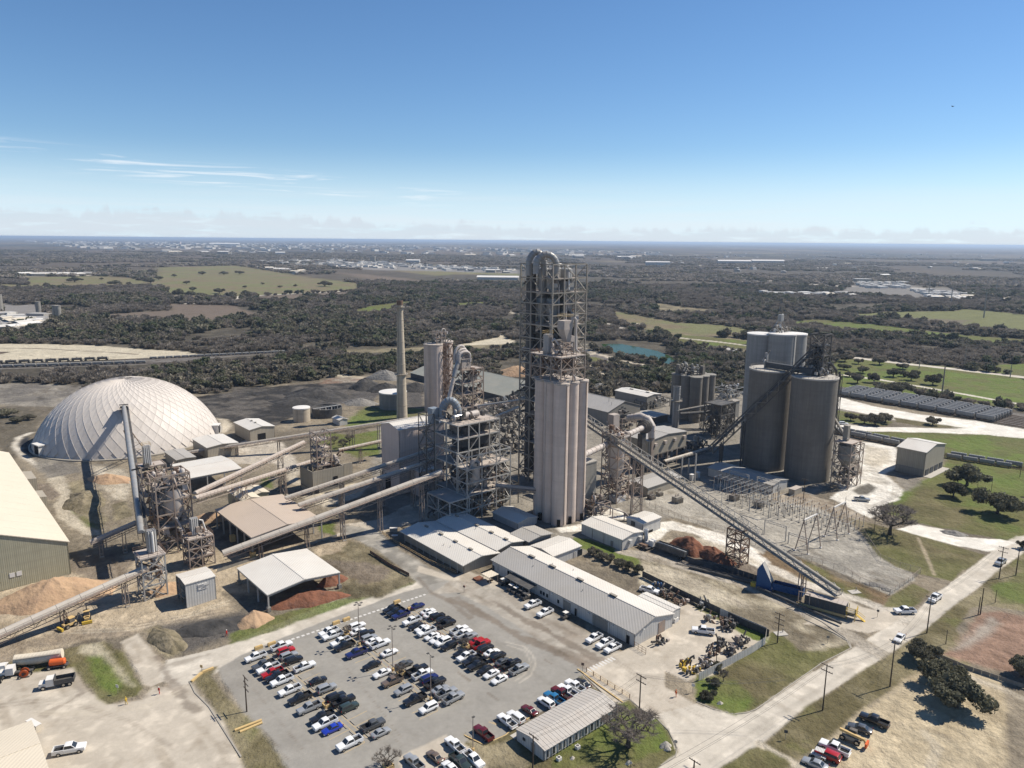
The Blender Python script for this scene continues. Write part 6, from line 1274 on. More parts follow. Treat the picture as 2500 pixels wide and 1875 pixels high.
# galleries to the grey silos
Yg = P(4,1050,975).y-14
p = PD(4,930,900,Yg); q = PD(4,1375,868,Yg+2); conveyor('truss_gallery','dark open truss gallery crossing before the grey silos',p,q,1.2,'steel_dark',truss='steel_dark',depth=2.6,bay=3,walk=False); [trestle('conveyor_trestle',l_,p.lerp(q,t),p.lerp(q,t).z-2.6,mt='steel_dark',along=q-p) for t,l_ in ((.42,'thin dark trestle under the truss gallery on the grass'),(.95,'dark trestle at the right end of the truss gallery'))]
p2 = PD(4,925,868,Yg+4); q2 = PD(4,1385,782,Yg+6); conveyor('truss_gallery','upper dark gallery sloping up in front of the grey silos',p2,q2,.8,'steel',truss='steel_dark',depth=1.2,walk=False)
x = q2; t_ = thing('transfer_house','narrow grey transfer house at the head of the dark galleries','building',Vector((x.x,x.y,0))); bbox('wall_block',Vector((x.x,x.y,x.z-9))+U*2,4.5,3.6,9,M['side_grey'],t_); bbox('roof_slab',Vector((x.x,x.y,x.z))+U*2,6.5,4.5,.3,M['steel'],t_); lattice(t_,Vector((x.x,x.y,0))+V*1.5,-V*3.5,U*4.2,[0,(x.z-9)*.5,x.z-9],1,1,.3,.2,'steel_dark')
# tubes left of the preheater tower, bridge between frame and silos
p = PD(3,600,1470,318); q = PD(3,1005,1412,300); conveyor('pipe_conveyor','pale tube conveyor entering the tallest tower from the left',p,q,.6,'belt',depth=1.0,walk=False)
p = PD(3,745,1562,285); q = PD(3,945,1482,292); conveyor('pipe_conveyor','short pale tube rising to the tallest tower stair',p,q,.55,'belt',depth=1.2,walk=False)
p = PD(8,925,805,257); q = SC-V*10-U*2.2; q.z = HT(q,8,1240,838); conveyor('bridge_gallery','level pipe bridge from the steel frame to the pink silos',p,q,.8,'deck',truss='steel_dusty',depth=1.2)
p = P(8,1715,925,6); q = P(8,2050,1040,3); pr = thing('pipe_rack','low dusty pipe rack curving off right of the pink silos','pipe rack',Vector((p.x,p.y,0)))
for k_ in (-.7,-.2,.3): pipe(pr,[p+V*k_,q+V*k_,q+V*k_+(q-p).normalized()*2.0-ZZ*1.2,q+V*k_+(q-p).normalized()*2.2-ZZ*2.8],.22,'deck',7)
[member('leg',Vector((*p.lerp(q,t)[:2],0)),p.lerp(q,t),.25,M['steel_dusty'],pr) for t in (.1,.4,.7,1)]
p = P(4,790,1310,4); q = P(4,1200,1190,5); conveyor('pipe_conveyor','pale tube conveyor below the elevated grey building',p,q,.8,'belt',truss='steel_dark',depth=1.2)
for k,a,b,c,d_ in ((4,940,1440,935,1270),(4,1055,1490,1065,1240),(4,1000,1420,1000,1280)): g0 = P(k,a,b); h_ = HT(g0,k,c,d_); o = member('support_column',g0,g0+ZZ*h_,.5,M['steel_light'],None); tag(o,{940: 'left grey support column under the pale tube conveyor',1055: 'right grey support column under the pale tube conveyor',1000: 'middle grey support column under the pale tube conveyor'}[a],'column')
# ------------------------------------------------------------------ trees
def leaf_mat(name,col,var):
 m = bpy.data.materials.new(name); m.use_nodes = True; t = m.node_tree; b = t.nodes['Principled BSDF']; b.inputs['Roughness'].default_value = .75; b.inputs['Specular IOR Level'].default_value = .2
 oi = N(t,'ShaderNodeObjectInfo'); g = N(t,'ShaderNodeNewGeometry'); n = N(t,'ShaderNodeTexNoise',i_Scale=.35,i_Detail=4); t.links.new(g.outputs['Position'],n.inputs['Vector'])
 n2 = N(t,'ShaderNodeTexNoise',i_Scale=.012,i_Detail=4); t.links.new(g.outputs['Position'],n2.inputs['Vector'])
 f = MATH(t,'ADD',MATH(t,'MULTIPLY_ADD',oi.outputs['Random'],.55,.35),MATH(t,'MULTIPLY',n.outputs['Fac'],.7)); c = N(t,'ShaderNodeCombineXYZ'); [t.links.new(f,c.inputs[i]) for i in range(3)]
 base = MIXC(t,SMOOTH(t,n2.outputs['Fac'],.38,.62),col,var); lc = MIXC(t,1.0,base,c.outputs[0],'MULTIPLY'); t.links.new(lc,b.inputs['Base Color']); tl = N(t,'ShaderNodeBsdfTranslucent'); t.links.new(lc,tl.inputs[0]); mx = N(t,'ShaderNodeMixShader'); mx.inputs[0].default_value = .32; t.links.new(b.outputs[0],mx.inputs[1]); t.links.new(tl.outputs[0],mx.inputs[2]); t.links.new(mx.outputs[0],t.nodes['Material Output'].inputs[0]); return m
M['oak'] = leaf_mat('oak_leaves',(.125,.122,.08),(.17,.15,.112)); M['brush'] = leaf_mat('winter_brush',(.215,.185,.148),(.265,.23,.19)); M['cedar'] = leaf_mat('cedar_leaves',(.10,.118,.06),(.14,.14,.085))
def leaf_cloud(seed,lobes,n,size,flat=1.0,spiky=False,core=True):
 """leaf-sized faces spread through overlapping lobes; unit crown: radius 1, base at 0"""
 r_ = np.random.RandomState(seed); L = []
 for i in range(lobes):
  a = r_.uniform(0,6.28); d = (r_.uniform(.15,.62) if lobes < 12 else r_.uniform(.1,.78)) if i else 0; L.append((math.cos(a)*d,math.sin(a)*d*.85,(r_.uniform(.32,.78)-d*.15)*flat+.12,r_.uniform(.30,.50) if lobes < 12 else r_.uniform(.16,.36)))
 L = np.array(L); k = r_.randint(0,lobes,n); u = r_.normal(size=(n,3)); u /= np.linalg.norm(u,axis=1)[:,None]; rad = L[k,3]*(r_.uniform(.45,1.08,n) ** .5); c = L[k,:3]+u*rad[:,None]*np.array([1,1,.72]); c[:,2] = np.maximum(c[:,2],.06)
 t = r_.normal(size=(n,3)); t /= np.linalg.norm(t,axis=1)[:,None]
 if spiky: t = u*.6+t*.4+np.array([0,0,.5]); t /= np.linalg.norm(t,axis=1)[:,None]
 b = np.cross(u+r_.normal(size=(n,3))*.5,t); b /= np.linalg.norm(b,axis=1)[:,None]+1e-9; s = size*r_.uniform(.6,1.3,n)[:,None]
 w = .3 if spiky else .8; v = np.stack([c-t*s,c+b*s*w,c+t*s,c-b*s*w],1).reshape(-1,3); f = [tuple(range(i*4,i*4+4)) for i in range(n)]; v = [tuple(x) for x in v]
 if core:
  for x,y,z,r in L:
   o = len(v); rr = r*.74
   for j in range(4):
    for i in range(6): ph = math.pi*(j+.5)/4; a = i*1.047+j*.5; q = rr*(1+.25*math.sin(a*2+seed+j)); v.append((x+q*math.sin(ph)*math.cos(a),y+q*math.sin(ph)*math.sin(a),max(.03,z+q*.72*math.cos(ph))))
   f += [(o+j*6+i,o+(j+1)*6+i,o+(j+1)*6+(i+1) % 6,o+j*6+(i+1) % 6) for j in range(3) for i in range(6)]
 return v,f
def data_mesh(name,v,f,mt): me = bpy.data.meshes.new(name); me.from_pydata(v,[],f); me.materials.append(mt); return me
def branches(seed,h,spread,depth=4,r0=.3,up=.5,n0=5):
 """trunk and limbs as one tapered tube tree; returns mesh builder and the limb tips"""
 r_ = random.Random(seed); mb = MB(); tips = []
 def grow(p,d,L,r,k):
  q = p+d*L; m_ = p.lerp(q,.5)+Vector((r_.uniform(-1,1),r_.uniform(-1,1),r_.uniform(-.3,.5)))*L*.10; mb.tube([p,m_,q],[r,r*.8,r*.62],5 if k < 2 else 3,False); tips.append((q,k))
  if k >= depth: return
  for i in range(n0 if k == 0 else (3 if k < depth-1 else 4)):
   a = r_.uniform(0,6.28) if k else i*6.28/n0+r_.uniform(-.3,.3); t = Vector((math.cos(a),math.sin(a),0)); nd = (d*(.55 if k else .25)+t*spread*r_.uniform(.6,1.1)+ZZ*up*r_.uniform(.3,1)).normalized(); grow(q,nd,L*r_.uniform(.58,.86)*(1.25 if k == 0 else 1),r*.6,k+1)
 grow(Vector((0,0,0)),Vector((0.04,0,1)),h*.28,r0,0); return mb,tips
OAKS = []
for s in range(4):
 v,f = leaf_cloud(40+s,17,4200,.045,.62); tm,_ = branches(s,.75,.75,2,.075,.45); OAKS.append((data_mesh('crown',v,f,M['oak']),data_mesh('trunk',tm.v,tm.f,M['bark'])))
BARE = []
for s in range(3):
 tm,tips = branches(60+s,1.15,.85,4,.06,.40,6); r_ = np.random.RandomState(s); v,f = [],[]; r2 = random.Random(s)
 for q,k in tips:
  if k < 3: continue
  for i in range(16 if k == 4 else 9):
   d = Vector((r2.gauss(0,1),r2.gauss(0,1),r2.gauss(.35,.8))).normalized()*r2.uniform(.05,.17); b = d.orthogonal().normalized()*.0042; o = len(v); v += [tuple(q-b),tuple(q+b),tuple(q+d)]; f.append((o,o+1,o+2))
 BARE.append((data_mesh('twigs',v,f,M['bark2'] if 'bark2' in M else M['bark']),data_mesh('trunk',tm.v,tm.f,M['bark'])))
def tree(pos,w,h,label,kind='oak',name=None,group=None,var=None):
 lib = BARE if kind == 'bare' else OAKS; i = var if var is not None else rnd.randrange(len(lib)); cr,tr = lib[i % len(lib)]
 t = thing(name or ('bare_tree' if kind == 'bare' else 'oak_tree'),label,'tree',Vector((pos.x,pos.y,0)),group,rnd.uniform(0,6.28)); k = w/1.9
 hh = h/1.12
 for nm,me in (('trunk',tr),('twigs' if kind == 'bare' else 'crown',cr)):
  o = bpy.data.objects.new(nm,me); COL.objects.link(o); o.parent = t; o.scale = (k,k,hh)
  if nm == 'crown': o.location.z = h*(.12 if name != 'bush' else -.02)
 return t
ORD = ['first','second','third','fourth','fifth','sixth','seventh','eighth','ninth','tenth','eleventh','twelfth','thirteenth','fourteenth','fifteenth','sixteenth','seventeenth','eighteenth','nineteenth','twentieth']
def tree_row(sheet,pts,where,kind='oak',group=None,noun='live oak'):
 pts = sorted(pts,key=lambda p: p[0])
 for i,(a,b,w,h) in enumerate(pts): tree(P(sheet,a,b),w,h,f'{ORD[i]} {noun} from the left {where}' if len(pts) > 1 else f'{noun} {where}',kind,group=group or f'{noun}s {where}')
for a,b,w,h,l in ((1710,1165,20,11,'largest dark live oak, on the lawn below the isolated tan building'),(1595,1262,11,7.5,'smaller live oak just below the largest oak on the right lawn'),(1975,1405,18.5,11,'broad live oak nearest the right edge on the big lawn')): tree(P(5,a,b),w,h,l)
tree(P(5,1045,1590),24,11.5,'wide nearly bare oak casting shade beside the lime road','bare',var=0);
v,f = leaf_cloud(77,8,900,.035,.9,True,False); o = bpy.data.objects.new('leaves',data_mesh('leaves',v,f,M['brush'])); COL.objects.link(o); o.parent = [x for x in bpy.data.objects if x.get('label','').startswith('wide nearly bare')][0]; o.scale = (9.5,9.5,9); o.location.z = 2
tree_row(17,[(650,1130,8,5.5),(775,1160,10,6.5),(870,1170,12,8),(965,1150,11,7)],'between the lime road and hopper spur')
tree(P(17,1390,1172),9.5,6,'single small live oak alone beside the lime road')
tree_row(17,[(600,600,14,8),(720,622,9,6),(910,628,14,8),(590,672,12,6),(760,705,12,7),(640,738,9,5),(1120,668,12,6),(1035,738,14,8),(1195,768,13,8),(1235,742,10,7),(1390,812,15,9),(1440,768,10,6),(860,792,12,9),(712,796,12,9),(900,852,11,7),(985,885,14,8),(1090,890,19,10),(1130,735,8,6)],'in the pasture behind the wagon yard')
tree_row(4,[(880,280,12,8),(1020,325,15,9),(1145,318,9,7)],'on the grass beside the far road and pond'); tree_row(4,[(385,482,9,6),(495,487,6,4),(450,595,16,8),(560,565,13,8),(660,590,9,6)],'between the curving tracks and the pond')
for a,b,w,h,l in ((1330,1262,9.5,6,'upper of the three big oaks beside the sand lot'),(1480,1450,12,7,'middle of the three big oaks beside the sand lot'),(1620,1665,15,8,'lower of the three big oaks beside the sand lot'),(2190,1400,9,6.5,'dark oak cut by the right edge beyond the red ground'),(2205,285,5,3.5,'small oak at the right edge above the road')): tree(P(10,a,b),w,h,l)
tree(P(12,1545,1480),19,9,'big leafless tree on the lawn behind the office trailer','bare',var=1)
for k,a,b,w,h,l in ((13,235,905,3.5,3.2,'small bare tree on the grass corner'),(2,850,1405,9,5,'grey bare tree on the grass before the chimney'),(2,905,1375,8,6,'taller bare tree on the grass before the chimney'),(2,770,1370,8,4.5,'low bare tree beside the transfer tower')): tree(P(k,a,b),w,h,l,'bare')
for a,b,w,l in ((110,1060,4.5,'dark bush at the road side of the grass corner'),(150,940,4,'grey bush on the grass corner beside the compound wall'),(165,800,4.5,'olive bush against the compound wall'),(440,650,2.5,'small bush at the compound wall bend')): tree(P(13,a,b),w,w*.62,l,name='bush')
tree_row(9,[(175,985,5,3.4),(250,1020,4.8,3.2),(325,1050,5,3.6),(400,1085,4.8,3.2),(480,1115,5.2,3.6),(560,1140,5.2,3.4)],'in the hedge behind the long workshop',noun='evergreen shrub')
tree_row(1,[(60,425,15,6),(150,470,10,4),(-60,440,14,6),(250,450,9,4)],'left of the dome',kind='oak',noun='scrub oak')
tree_row(14,[(1300,292,26,12),(1440,292,30,12),(1540,288,28,12),(1200,352,16,9),(1410,412,24,12),(1580,424,20,11),(970,348,24,13),(2090,366,40,14),(1150,432,30,16),(1230,434,22,12),(1300,440,18,11),(1020,325,22,12),(1120,305,16,9),(1240,396,16,10),(1690,355,10,6),(1800,375,12,6),(1900,368,12,6),(1575,378,12,7)],'on the big green pasture')
tree_row(14,[(480,338,42,13),(740,358,40,12),(300,375,20,12),(655,325,12,7),(420,385,22,10),(180,415,26,10),(270,428,22,10),(380,418,36,10),(90,415,20,9),(80,450,22,9),(830,355,14,7)],'on the brown pasture at the left')
# woodland: one mass of trees, nobody could count them
def woodland():
 hid = bpy.data.collections.new('tree_kinds'); near,far_ = [],[]
 for i in range(3):
  v,f = leaf_cloud(10+i,6,240,.16,.85); near.append(('oak',data_mesh('oak_crown',v,f,M['oak'])))
 v,f = leaf_cloud(15,5,240,.16,.95); near.append(('cedar',data_mesh('cedar_crown',v,f,M['cedar'])))
 for i in range(2): v,f = leaf_cloud(20+i,6,520,.2,.7,True,False); near.append(('brush',data_mesh('brush_crown',v,f,M['brush'])))
 for i in range(3): v,f = leaf_cloud(30+i,5,46,.26,.6); far_.append(('oak',data_mesh('oak_crown',v,f,M['oak'])))
 v,f = leaf_cloud(35,5,46,.26,.5); far_.append(('brush',data_mesh('brush_crown',v,f,M['brush'])))
 def scatter(name,kinds,x,y,sc,zs,idx,rot):
  objs = []
  for i,(_,me) in enumerate(kinds): o = bpy.data.objects.new('crown_kind',me); hid.objects.link(o); objs.append(o)
  me = bpy.data.meshes.new(name); n = len(x); me.vertices.add(n); me.vertices.foreach_set('co',np.stack([x,y,np.zeros(n)],1).ravel().astype(np.float32))
  for nm,ty,dat in (('sc','FLOAT_VECTOR',np.stack([sc,sc,zs],1)),('idx','INT',idx.astype(np.int32)),('rot','FLOAT',rot)):
   a = me.attributes.new(nm,ty,'POINT'); a.data.foreach_set('vector' if ty == 'FLOAT_VECTOR' else 'value',dat.ravel() if ty == 'INT' else dat.ravel().astype(np.float32))
  o = bpy.data.objects.new(name,me); COL.objects.link(o); o['kind'] = 'stuff'
  ng = bpy.data.node_groups.new(name,'GeometryNodeTree'); ng.interface.new_socket('Geometry',in_out='INPUT',socket_type='NodeSocketGeometry'); ng.interface.new_socket('Geometry',in_out='OUTPUT',socket_type='NodeSocketGeometry')
  gi = ng.nodes.new('NodeGroupInput'); go = ng.nodes.new('NodeGroupOutput'); ip = ng.nodes.new('GeometryNodeInstanceOnPoints'); jn = ng.nodes.new('GeometryNodeJoinGeometry')
  prev = None
  for ob in reversed(objs): oi = ng.nodes.new('GeometryNodeObjectInfo'); oi.inputs['Object'].default_value = ob; oi.inputs['As Instance'].default_value = True; ng.links.new(oi.outputs['Geometry'],jn.inputs[0])
  def at(nm,ty): a = ng.nodes.new('GeometryNodeInputNamedAttribute'); a.data_type = ty; a.inputs['Name'].default_value = nm; return a.outputs['Attribute']
  ng.links.new(gi.outputs[0],ip.inputs['Points']); ng.links.new(jn.outputs[0],ip.inputs['Instance']); ip.inputs['Pick Instance'].default_value = True; ng.links.new(at('idx','INT'),ip.inputs['Instance Index'])
  cb = ng.nodes.new('ShaderNodeCombineXYZ'); ng.links.new(at('rot','FLOAT'),cb.inputs[2]); ng.links.new(cb.outputs[0],ip.inputs['Rotation']); ng.links.new(at('sc','FLOAT_VECTOR'),ip.inputs['Scale']); ng.links.new(ip.outputs[0],go.inputs[0])
  md = o.modifiers.new('scatter','NODES'); md.node_group = ng
 rs = np.random.RandomState(5)
 def cells(y0,y1,s):
  X,Y = np.meshgrid(np.arange(-y1*.8,y1*.8,s),np.arange(y0,y1,s)); x = X.ravel()+rs.uniform(-.6,.6,X.size)*s; y = Y.ravel()+rs.uniform(-.6,.6,X.size)*s; k = np.abs(x) < y*.76+30; return x[k],y[k]
 for nm,y0,y1,s in (('woodland',270,760,5.4),('woodland',760,1750,7.4),('far_woodland',1750,5200,19)):
  x,y = cells(y0,y1,s); _,_,clear = paint(x,y); d = fbm(x,y,60,71); d2 = fbm(x,y,420,75); br = fbm(x,y,110,81)
  if nm == 'woodland': k = (clear < .3) & (d > .30) & ~((fbm(x,y,170,91) > .63) & (d < .5))
  else: k = (clear < .3) & (d2+.25*(d-.5) > np.where(y > 3600,.52,.445))
  k &= ~((poly_sd(x,y,POND) < 4))
  k &= ~(poly_sd(x,y,S(5,(480,330),(2600,560),(2600,1800),(480,1600))) < 0)
  k &= ~(poly_sd(x,y,S(14,(-400,850),(700,838),(1840,775),(1850,815),(940,905),(-400,940))) < 0)
  x,y,br,d = x[k],y[k],br[k],d[k]; n = len(x); pb = np.clip((br-.44)/.12,0,1)*.8+.3; edge = np.clip((540-y)/80,0,1)*(x < 60); pb = np.maximum(pb,edge*.75); isb = rs.rand(n) < pb
  if nm == 'woodland': idx = np.where(isb,rs.randint(4,6,n),np.where(rs.rand(n) < .25,3,rs.randint(0,3,n))); sc = rs.uniform(.6,1.2,n) ** 1.3*np.where(y > 760,7.6,5.8)*(1-.25*isb); zs = sc*rs.uniform(.7,1.15,n)
  else: idx = np.where(isb,3,rs.randint(0,3,n)); sc = rs.uniform(.6,1.1,n)*14; zs = sc*.62
  scatter(nm,near if nm == 'woodland' else far_,x,y,sc,zs,idx,rs.uniform(0,6.28,n))
  print(nm,n)
POND = S(4,(245,285),(420,285),(560,310),(730,345),(860,400),(935,450),(880,470),(700,430),(540,400),(400,370),(270,330))
woodland()
mb = MB(); mb.poly([(x,y,.06) for x,y in POND]); wm_ = bpy.data.materials.new('pond_water'); wm_.use_nodes = True; t = wm_.node_tree; b_ = t.nodes['Principled BSDF']; b_.inputs['Base Color'].default_value = (.022,.048,.009,1); b_.inputs['Roughness'].default_value = .12; b_.inputs['IOR'].default_value = 1.2; b_.inputs['Specular IOR Level'].default_value = .14
g_ = N(t,'ShaderNodeNewGeometry'); n_ = N(t,'ShaderNodeTexNoise',i_Scale=.5,i_Detail=4); t.links.new(g_.outputs['Position'],n_.inputs['Vector']); bp_ = N(t,'ShaderNodeBump',i_Strength=.25,i_Distance=.1); t.links.new(n_.outputs['Fac'],bp_.inputs['Height']); t.links.new(bp_.outputs[0],b_.inputs['Normal'])
o = mb.build('water',wm_); o['kind'] = 'structure'
# ------------------------------------------------------------------ far buildings
def far_box(name,label,c,sx,sy,h,wm,rm,rz,cat='building',group=None,gable=True,detail=True):
 t = thing(name,label,cat,c,group,0); bbox('wall',c,sx,sy,h,M[wm],t,rz); e = Vector((math.cos(rz),math.sin(rz),0)); f = Vector((-e.y,e.x,0))
 if gable:
  a = [c+e*x*sx*.52+f*y*sy*.54+ZZ*(h if y else h+sy*.12) for x,y in ((-1,-1),(1,-1),(1,0),(-1,0),(1,1),(-1,1))]
  MB().add(a+[q+ZZ*.4 for q in a],[(6,7,8,9),(9,8,10,11),(0,1,7,6),(5,4,10,11),(1,2,8,7),(2,4,10,8),(0,3,9,6),(3,5,11,9)]).build('roof',M[rm],t)
 else: bbox('roof',c+ZZ*h,sx*1.03,sy*1.03,.4,M[rm],t,rz)
 return t
for k,a,b,w,l in ((16,470,208,150,'left one of two long white sheds on the far plain at right'),(16,670,206,150,'right one of two long white sheds on the far plain at right'),(15,1095,322,105,'long thin white shed beyond the road left of the tallest tower'),(15,550,212,60,'white warehouse in the far town centre'),(15,2120,232,100,'white warehouse right of the tallest tower on the plain'),(14,1450,100,420,'very wide pale warehouse on the horizon at left'),(14,1130,92,160,'reddish brown tall block on the horizon at left'),(14,410,82,200,'wide white warehouse near the horizon above the left woods'),(14,200,82,160,'white warehouse at the far left horizon'),(16,1240,320,40,'tan two storey block in the village at right'),(16,2000,190,90,'cream factory block far right on the plain'),(15,290,212,22,'cream grain elevator in the far town')):
 c = P(k,a,b); h = {105: 6,60: 9,22: 26,40: 10}.get(w,14); far_box('warehouse',l,c,w,w*(.28 if w > 90 else .5),h if 'reddish' not in l else 34,'side_pink' if 'reddish' in l else ('side_tan' if 'cream' in l or 'tan' in l else 'side'),'white' if 'cream' not in l else 'roof_cream',-.03,gable='block' not in l and 'elevator' not in l)
def town(where,polys,n,size,seed,group,hmax=6,far=False):
 """scattered houses inside the given outlines; the first ones are single things, the tail is one mass"""
 r_ = random.Random(seed); pts = []
 xs = [p[0] for pl in polys for p in pl]; ys = [p[1] for pl in polys for p in pl]; k = 0
 while len(pts) < n and k < n*60:
  k += 1; x,y = r_.uniform(min(xs),max(xs)),r_.uniform(min(ys),max(ys))
  if any(poly_sd(np.array([x]),np.array([y]),pl)[0] < 0 for pl in polys): pts.append((x,y))
 pts.sort(key=lambda p: p[1]); mb1,mb2 = MB(),MB(); nn = 22
 for i,(x,y) in enumerate(pts):
  s = size*r_.uniform(.6,1.6); rz = r_.choice((GA,-.2,.4,1.2)); c = Vector((x,y,0)); h = r_.uniform(3,hmax)
  if i < nn: far_box('house',f'{ORD[i] if i < 20 else ("twenty-first", "twenty-second")[i - 20]} nearest pale building of {where}',c,s,s*.6,h,r_.choice(('side','side_tan','conc')),r_.choice(('white','roof','roof_grey','roof_cream')),rz,'house',group)
  else: (mb1 if r_.random() < .62 else mb2).box(c,s,s*.6,h,rz)
 for mb,mt in ((mb1,'roof'),(mb2,'roof_grey')):
  if mb.v: o = mb.build('distant_buildings',M[mt]); o['kind'] = 'stuff'
town('the stone works at the left edge',[S(14,(0,560),(130,580),(260,560),(280,590),(190,660),(0,660))],40,16,1,'sheds of the stone works at the left edge',7)
town('the white village at right',[S(16,(1180,325),(1500,320),(1530,360),(1280,352)),S(16,(600,380),(1180,390),(1190,410),(700,400)),S(16,(1560,360),(1900,395),(1880,430),(1620,420))],230,16,2,'houses of the white village at right')
town('the business park left of the tallest tower',[S(15,(0,195),(300,210),(800,242),(1230,262),(1230,285),(700,262),(0,238)),S(14,(1650,205),(2212,200),(2212,245),(1900,235)),S(14,(1650,240),(1980,285),(1980,298),(1640,250))],330,22,3,'buildings of the business park',8)
town('the ranch row in the left pasture',[S(14,(150,285),(600,284),(600,298),(150,300))],34,22,4,'buildings of the ranch row')
town('the town on the horizon',[S(14,(300,78),(2212,95),(2212,175),(900,150),(300,100)),S(15,(0,95),(2212,150),(2212,200),(1700,190),(0,150))],800,52,6,'buildings of the town on the horizon',15)
town('the scattered farms far right',[S(16,(0,140),(2212,150),(2212,300),(0,260))],110,26,7,'scattered far farm buildings',8)
for i,(a,b,h) in enumerate(((0,545,25),(250,545,16),(362,585,18),(380,588,18))):
 c = P(14,a,b); t = thing('round_silo',('cream tall silo at the very left edge','small grey silo of the stone works','left one of the twin grey silos at the stone works','right one of the twin grey silos at the stone works')[i],'silo',c); silo(t,c,4.5 if i == 0 else 3.2,0,h,'conc','conc',16)
# ------------------------------------------------------------------ vehicles
PAINT = dict(white=(.74,.74,.73),black=(.012,.012,.014),grey=(.10,.105,.11),silver=(.36,.37,.375),red=(.36,.012,.012),maroon=(.10,.008,.012),navy=(.012,.018,.10),blue=(.015,.04,.36),green=(.03,.045,.04),brown=(.13,.095,.07),teal=(.02,.14,.30))
def paint_mat(c):
 m = bpy.data.materials.new(c+'_car_paint'); m.use_nodes = True; b = m.node_tree.nodes['Principled BSDF']; b.inputs['Base Color'].default_value = (*PAINT[c],1); b.inputs['Roughness'].default_value = .28; b.inputs['Coat Weight'].default_value = .6; b.inputs['Coat Roughness'].default_value = .06; b.inputs['Metallic'].default_value = .3 if c in ('silver','grey') else 0; return m
PM = {c: paint_mat(c) for c in PAINT}
def loft(mb,st,prof):
 n = len(prof)*2; v = []
 for x,w,zb,zt in st:
  h = zt-zb; r = [(w*a,zb+h*b) for a,b in prof]; v += [(x,y,z) for y,z in r]+[(x,-y,z) for y,z in reversed(r)]
 f = [(i*n+k,i*n+(k+1) % n,(i+1)*n+(k+1) % n,(i+1)*n+k) for i in range(len(st)-1) for k in range(n)]+[tuple(range(n-1,-1,-1)),tuple((len(st)-1)*n+k for k in range(n))]
 return mb.add(v,f)
BODY = [(.90,0),(1,.22),(1,.70),(.95,.92),(.80,1)]
KINDS = dict(
 pickup=dict(L=5.75,low=[(2.88,.90,.50,1.10),(2.80,.97,.40,1.18),(1.5,.99,.36,1.25),(1.15,.99,.36,1.28),(-.85,.99,.36,1.28)],cab=(1.35,.55,-.70,-.90,.92,.76,1.26,1.90),wx=(1.85,-1.75)),
 suv=dict(L=4.9,low=[(2.42,.84,.42,1.0),(2.3,.94,.35,1.06),(1.2,.97,.33,1.14),(-2.2,.96,.35,1.14),(-2.42,.86,.5,1.05)],cab=(1.15,.45,-2.0,-2.36,.90,.76,1.12,1.74),wx=(1.5,-1.5)),
 sedan=dict(L=4.75,low=[(2.35,.76,.38,.72),(2.15,.90,.26,.82),(1.1,.93,.24,.95),(-1.5,.93,.25,1.0),(-2.2,.88,.3,.95),(-2.36,.78,.45,.85)],cab=(1.05,.25,-.95,-1.7,.84,.66,.94,1.42),wx=(1.45,-1.4)))
WHEEL = {}
def wheel_mesh(r):
 if r not in WHEEL:
  mb = MB(); mb.tube([(0,-.13,0),(0,.13,0)],r,14); n1 = len(mb.f); mb.tube([(0,-.145,0),(0,.145,0)],r*.58,10); me = bpy.data.meshes.new('wheel'); me.from_pydata(mb.v,[],mb.f); me.materials.append(M['rubber']); me.materials.append(M['chrome'])
  for p in me.polygons[n1:]: p.material_index = 1
  WHEEL[r] = me
 return WHEEL[r]
PROTO = {}
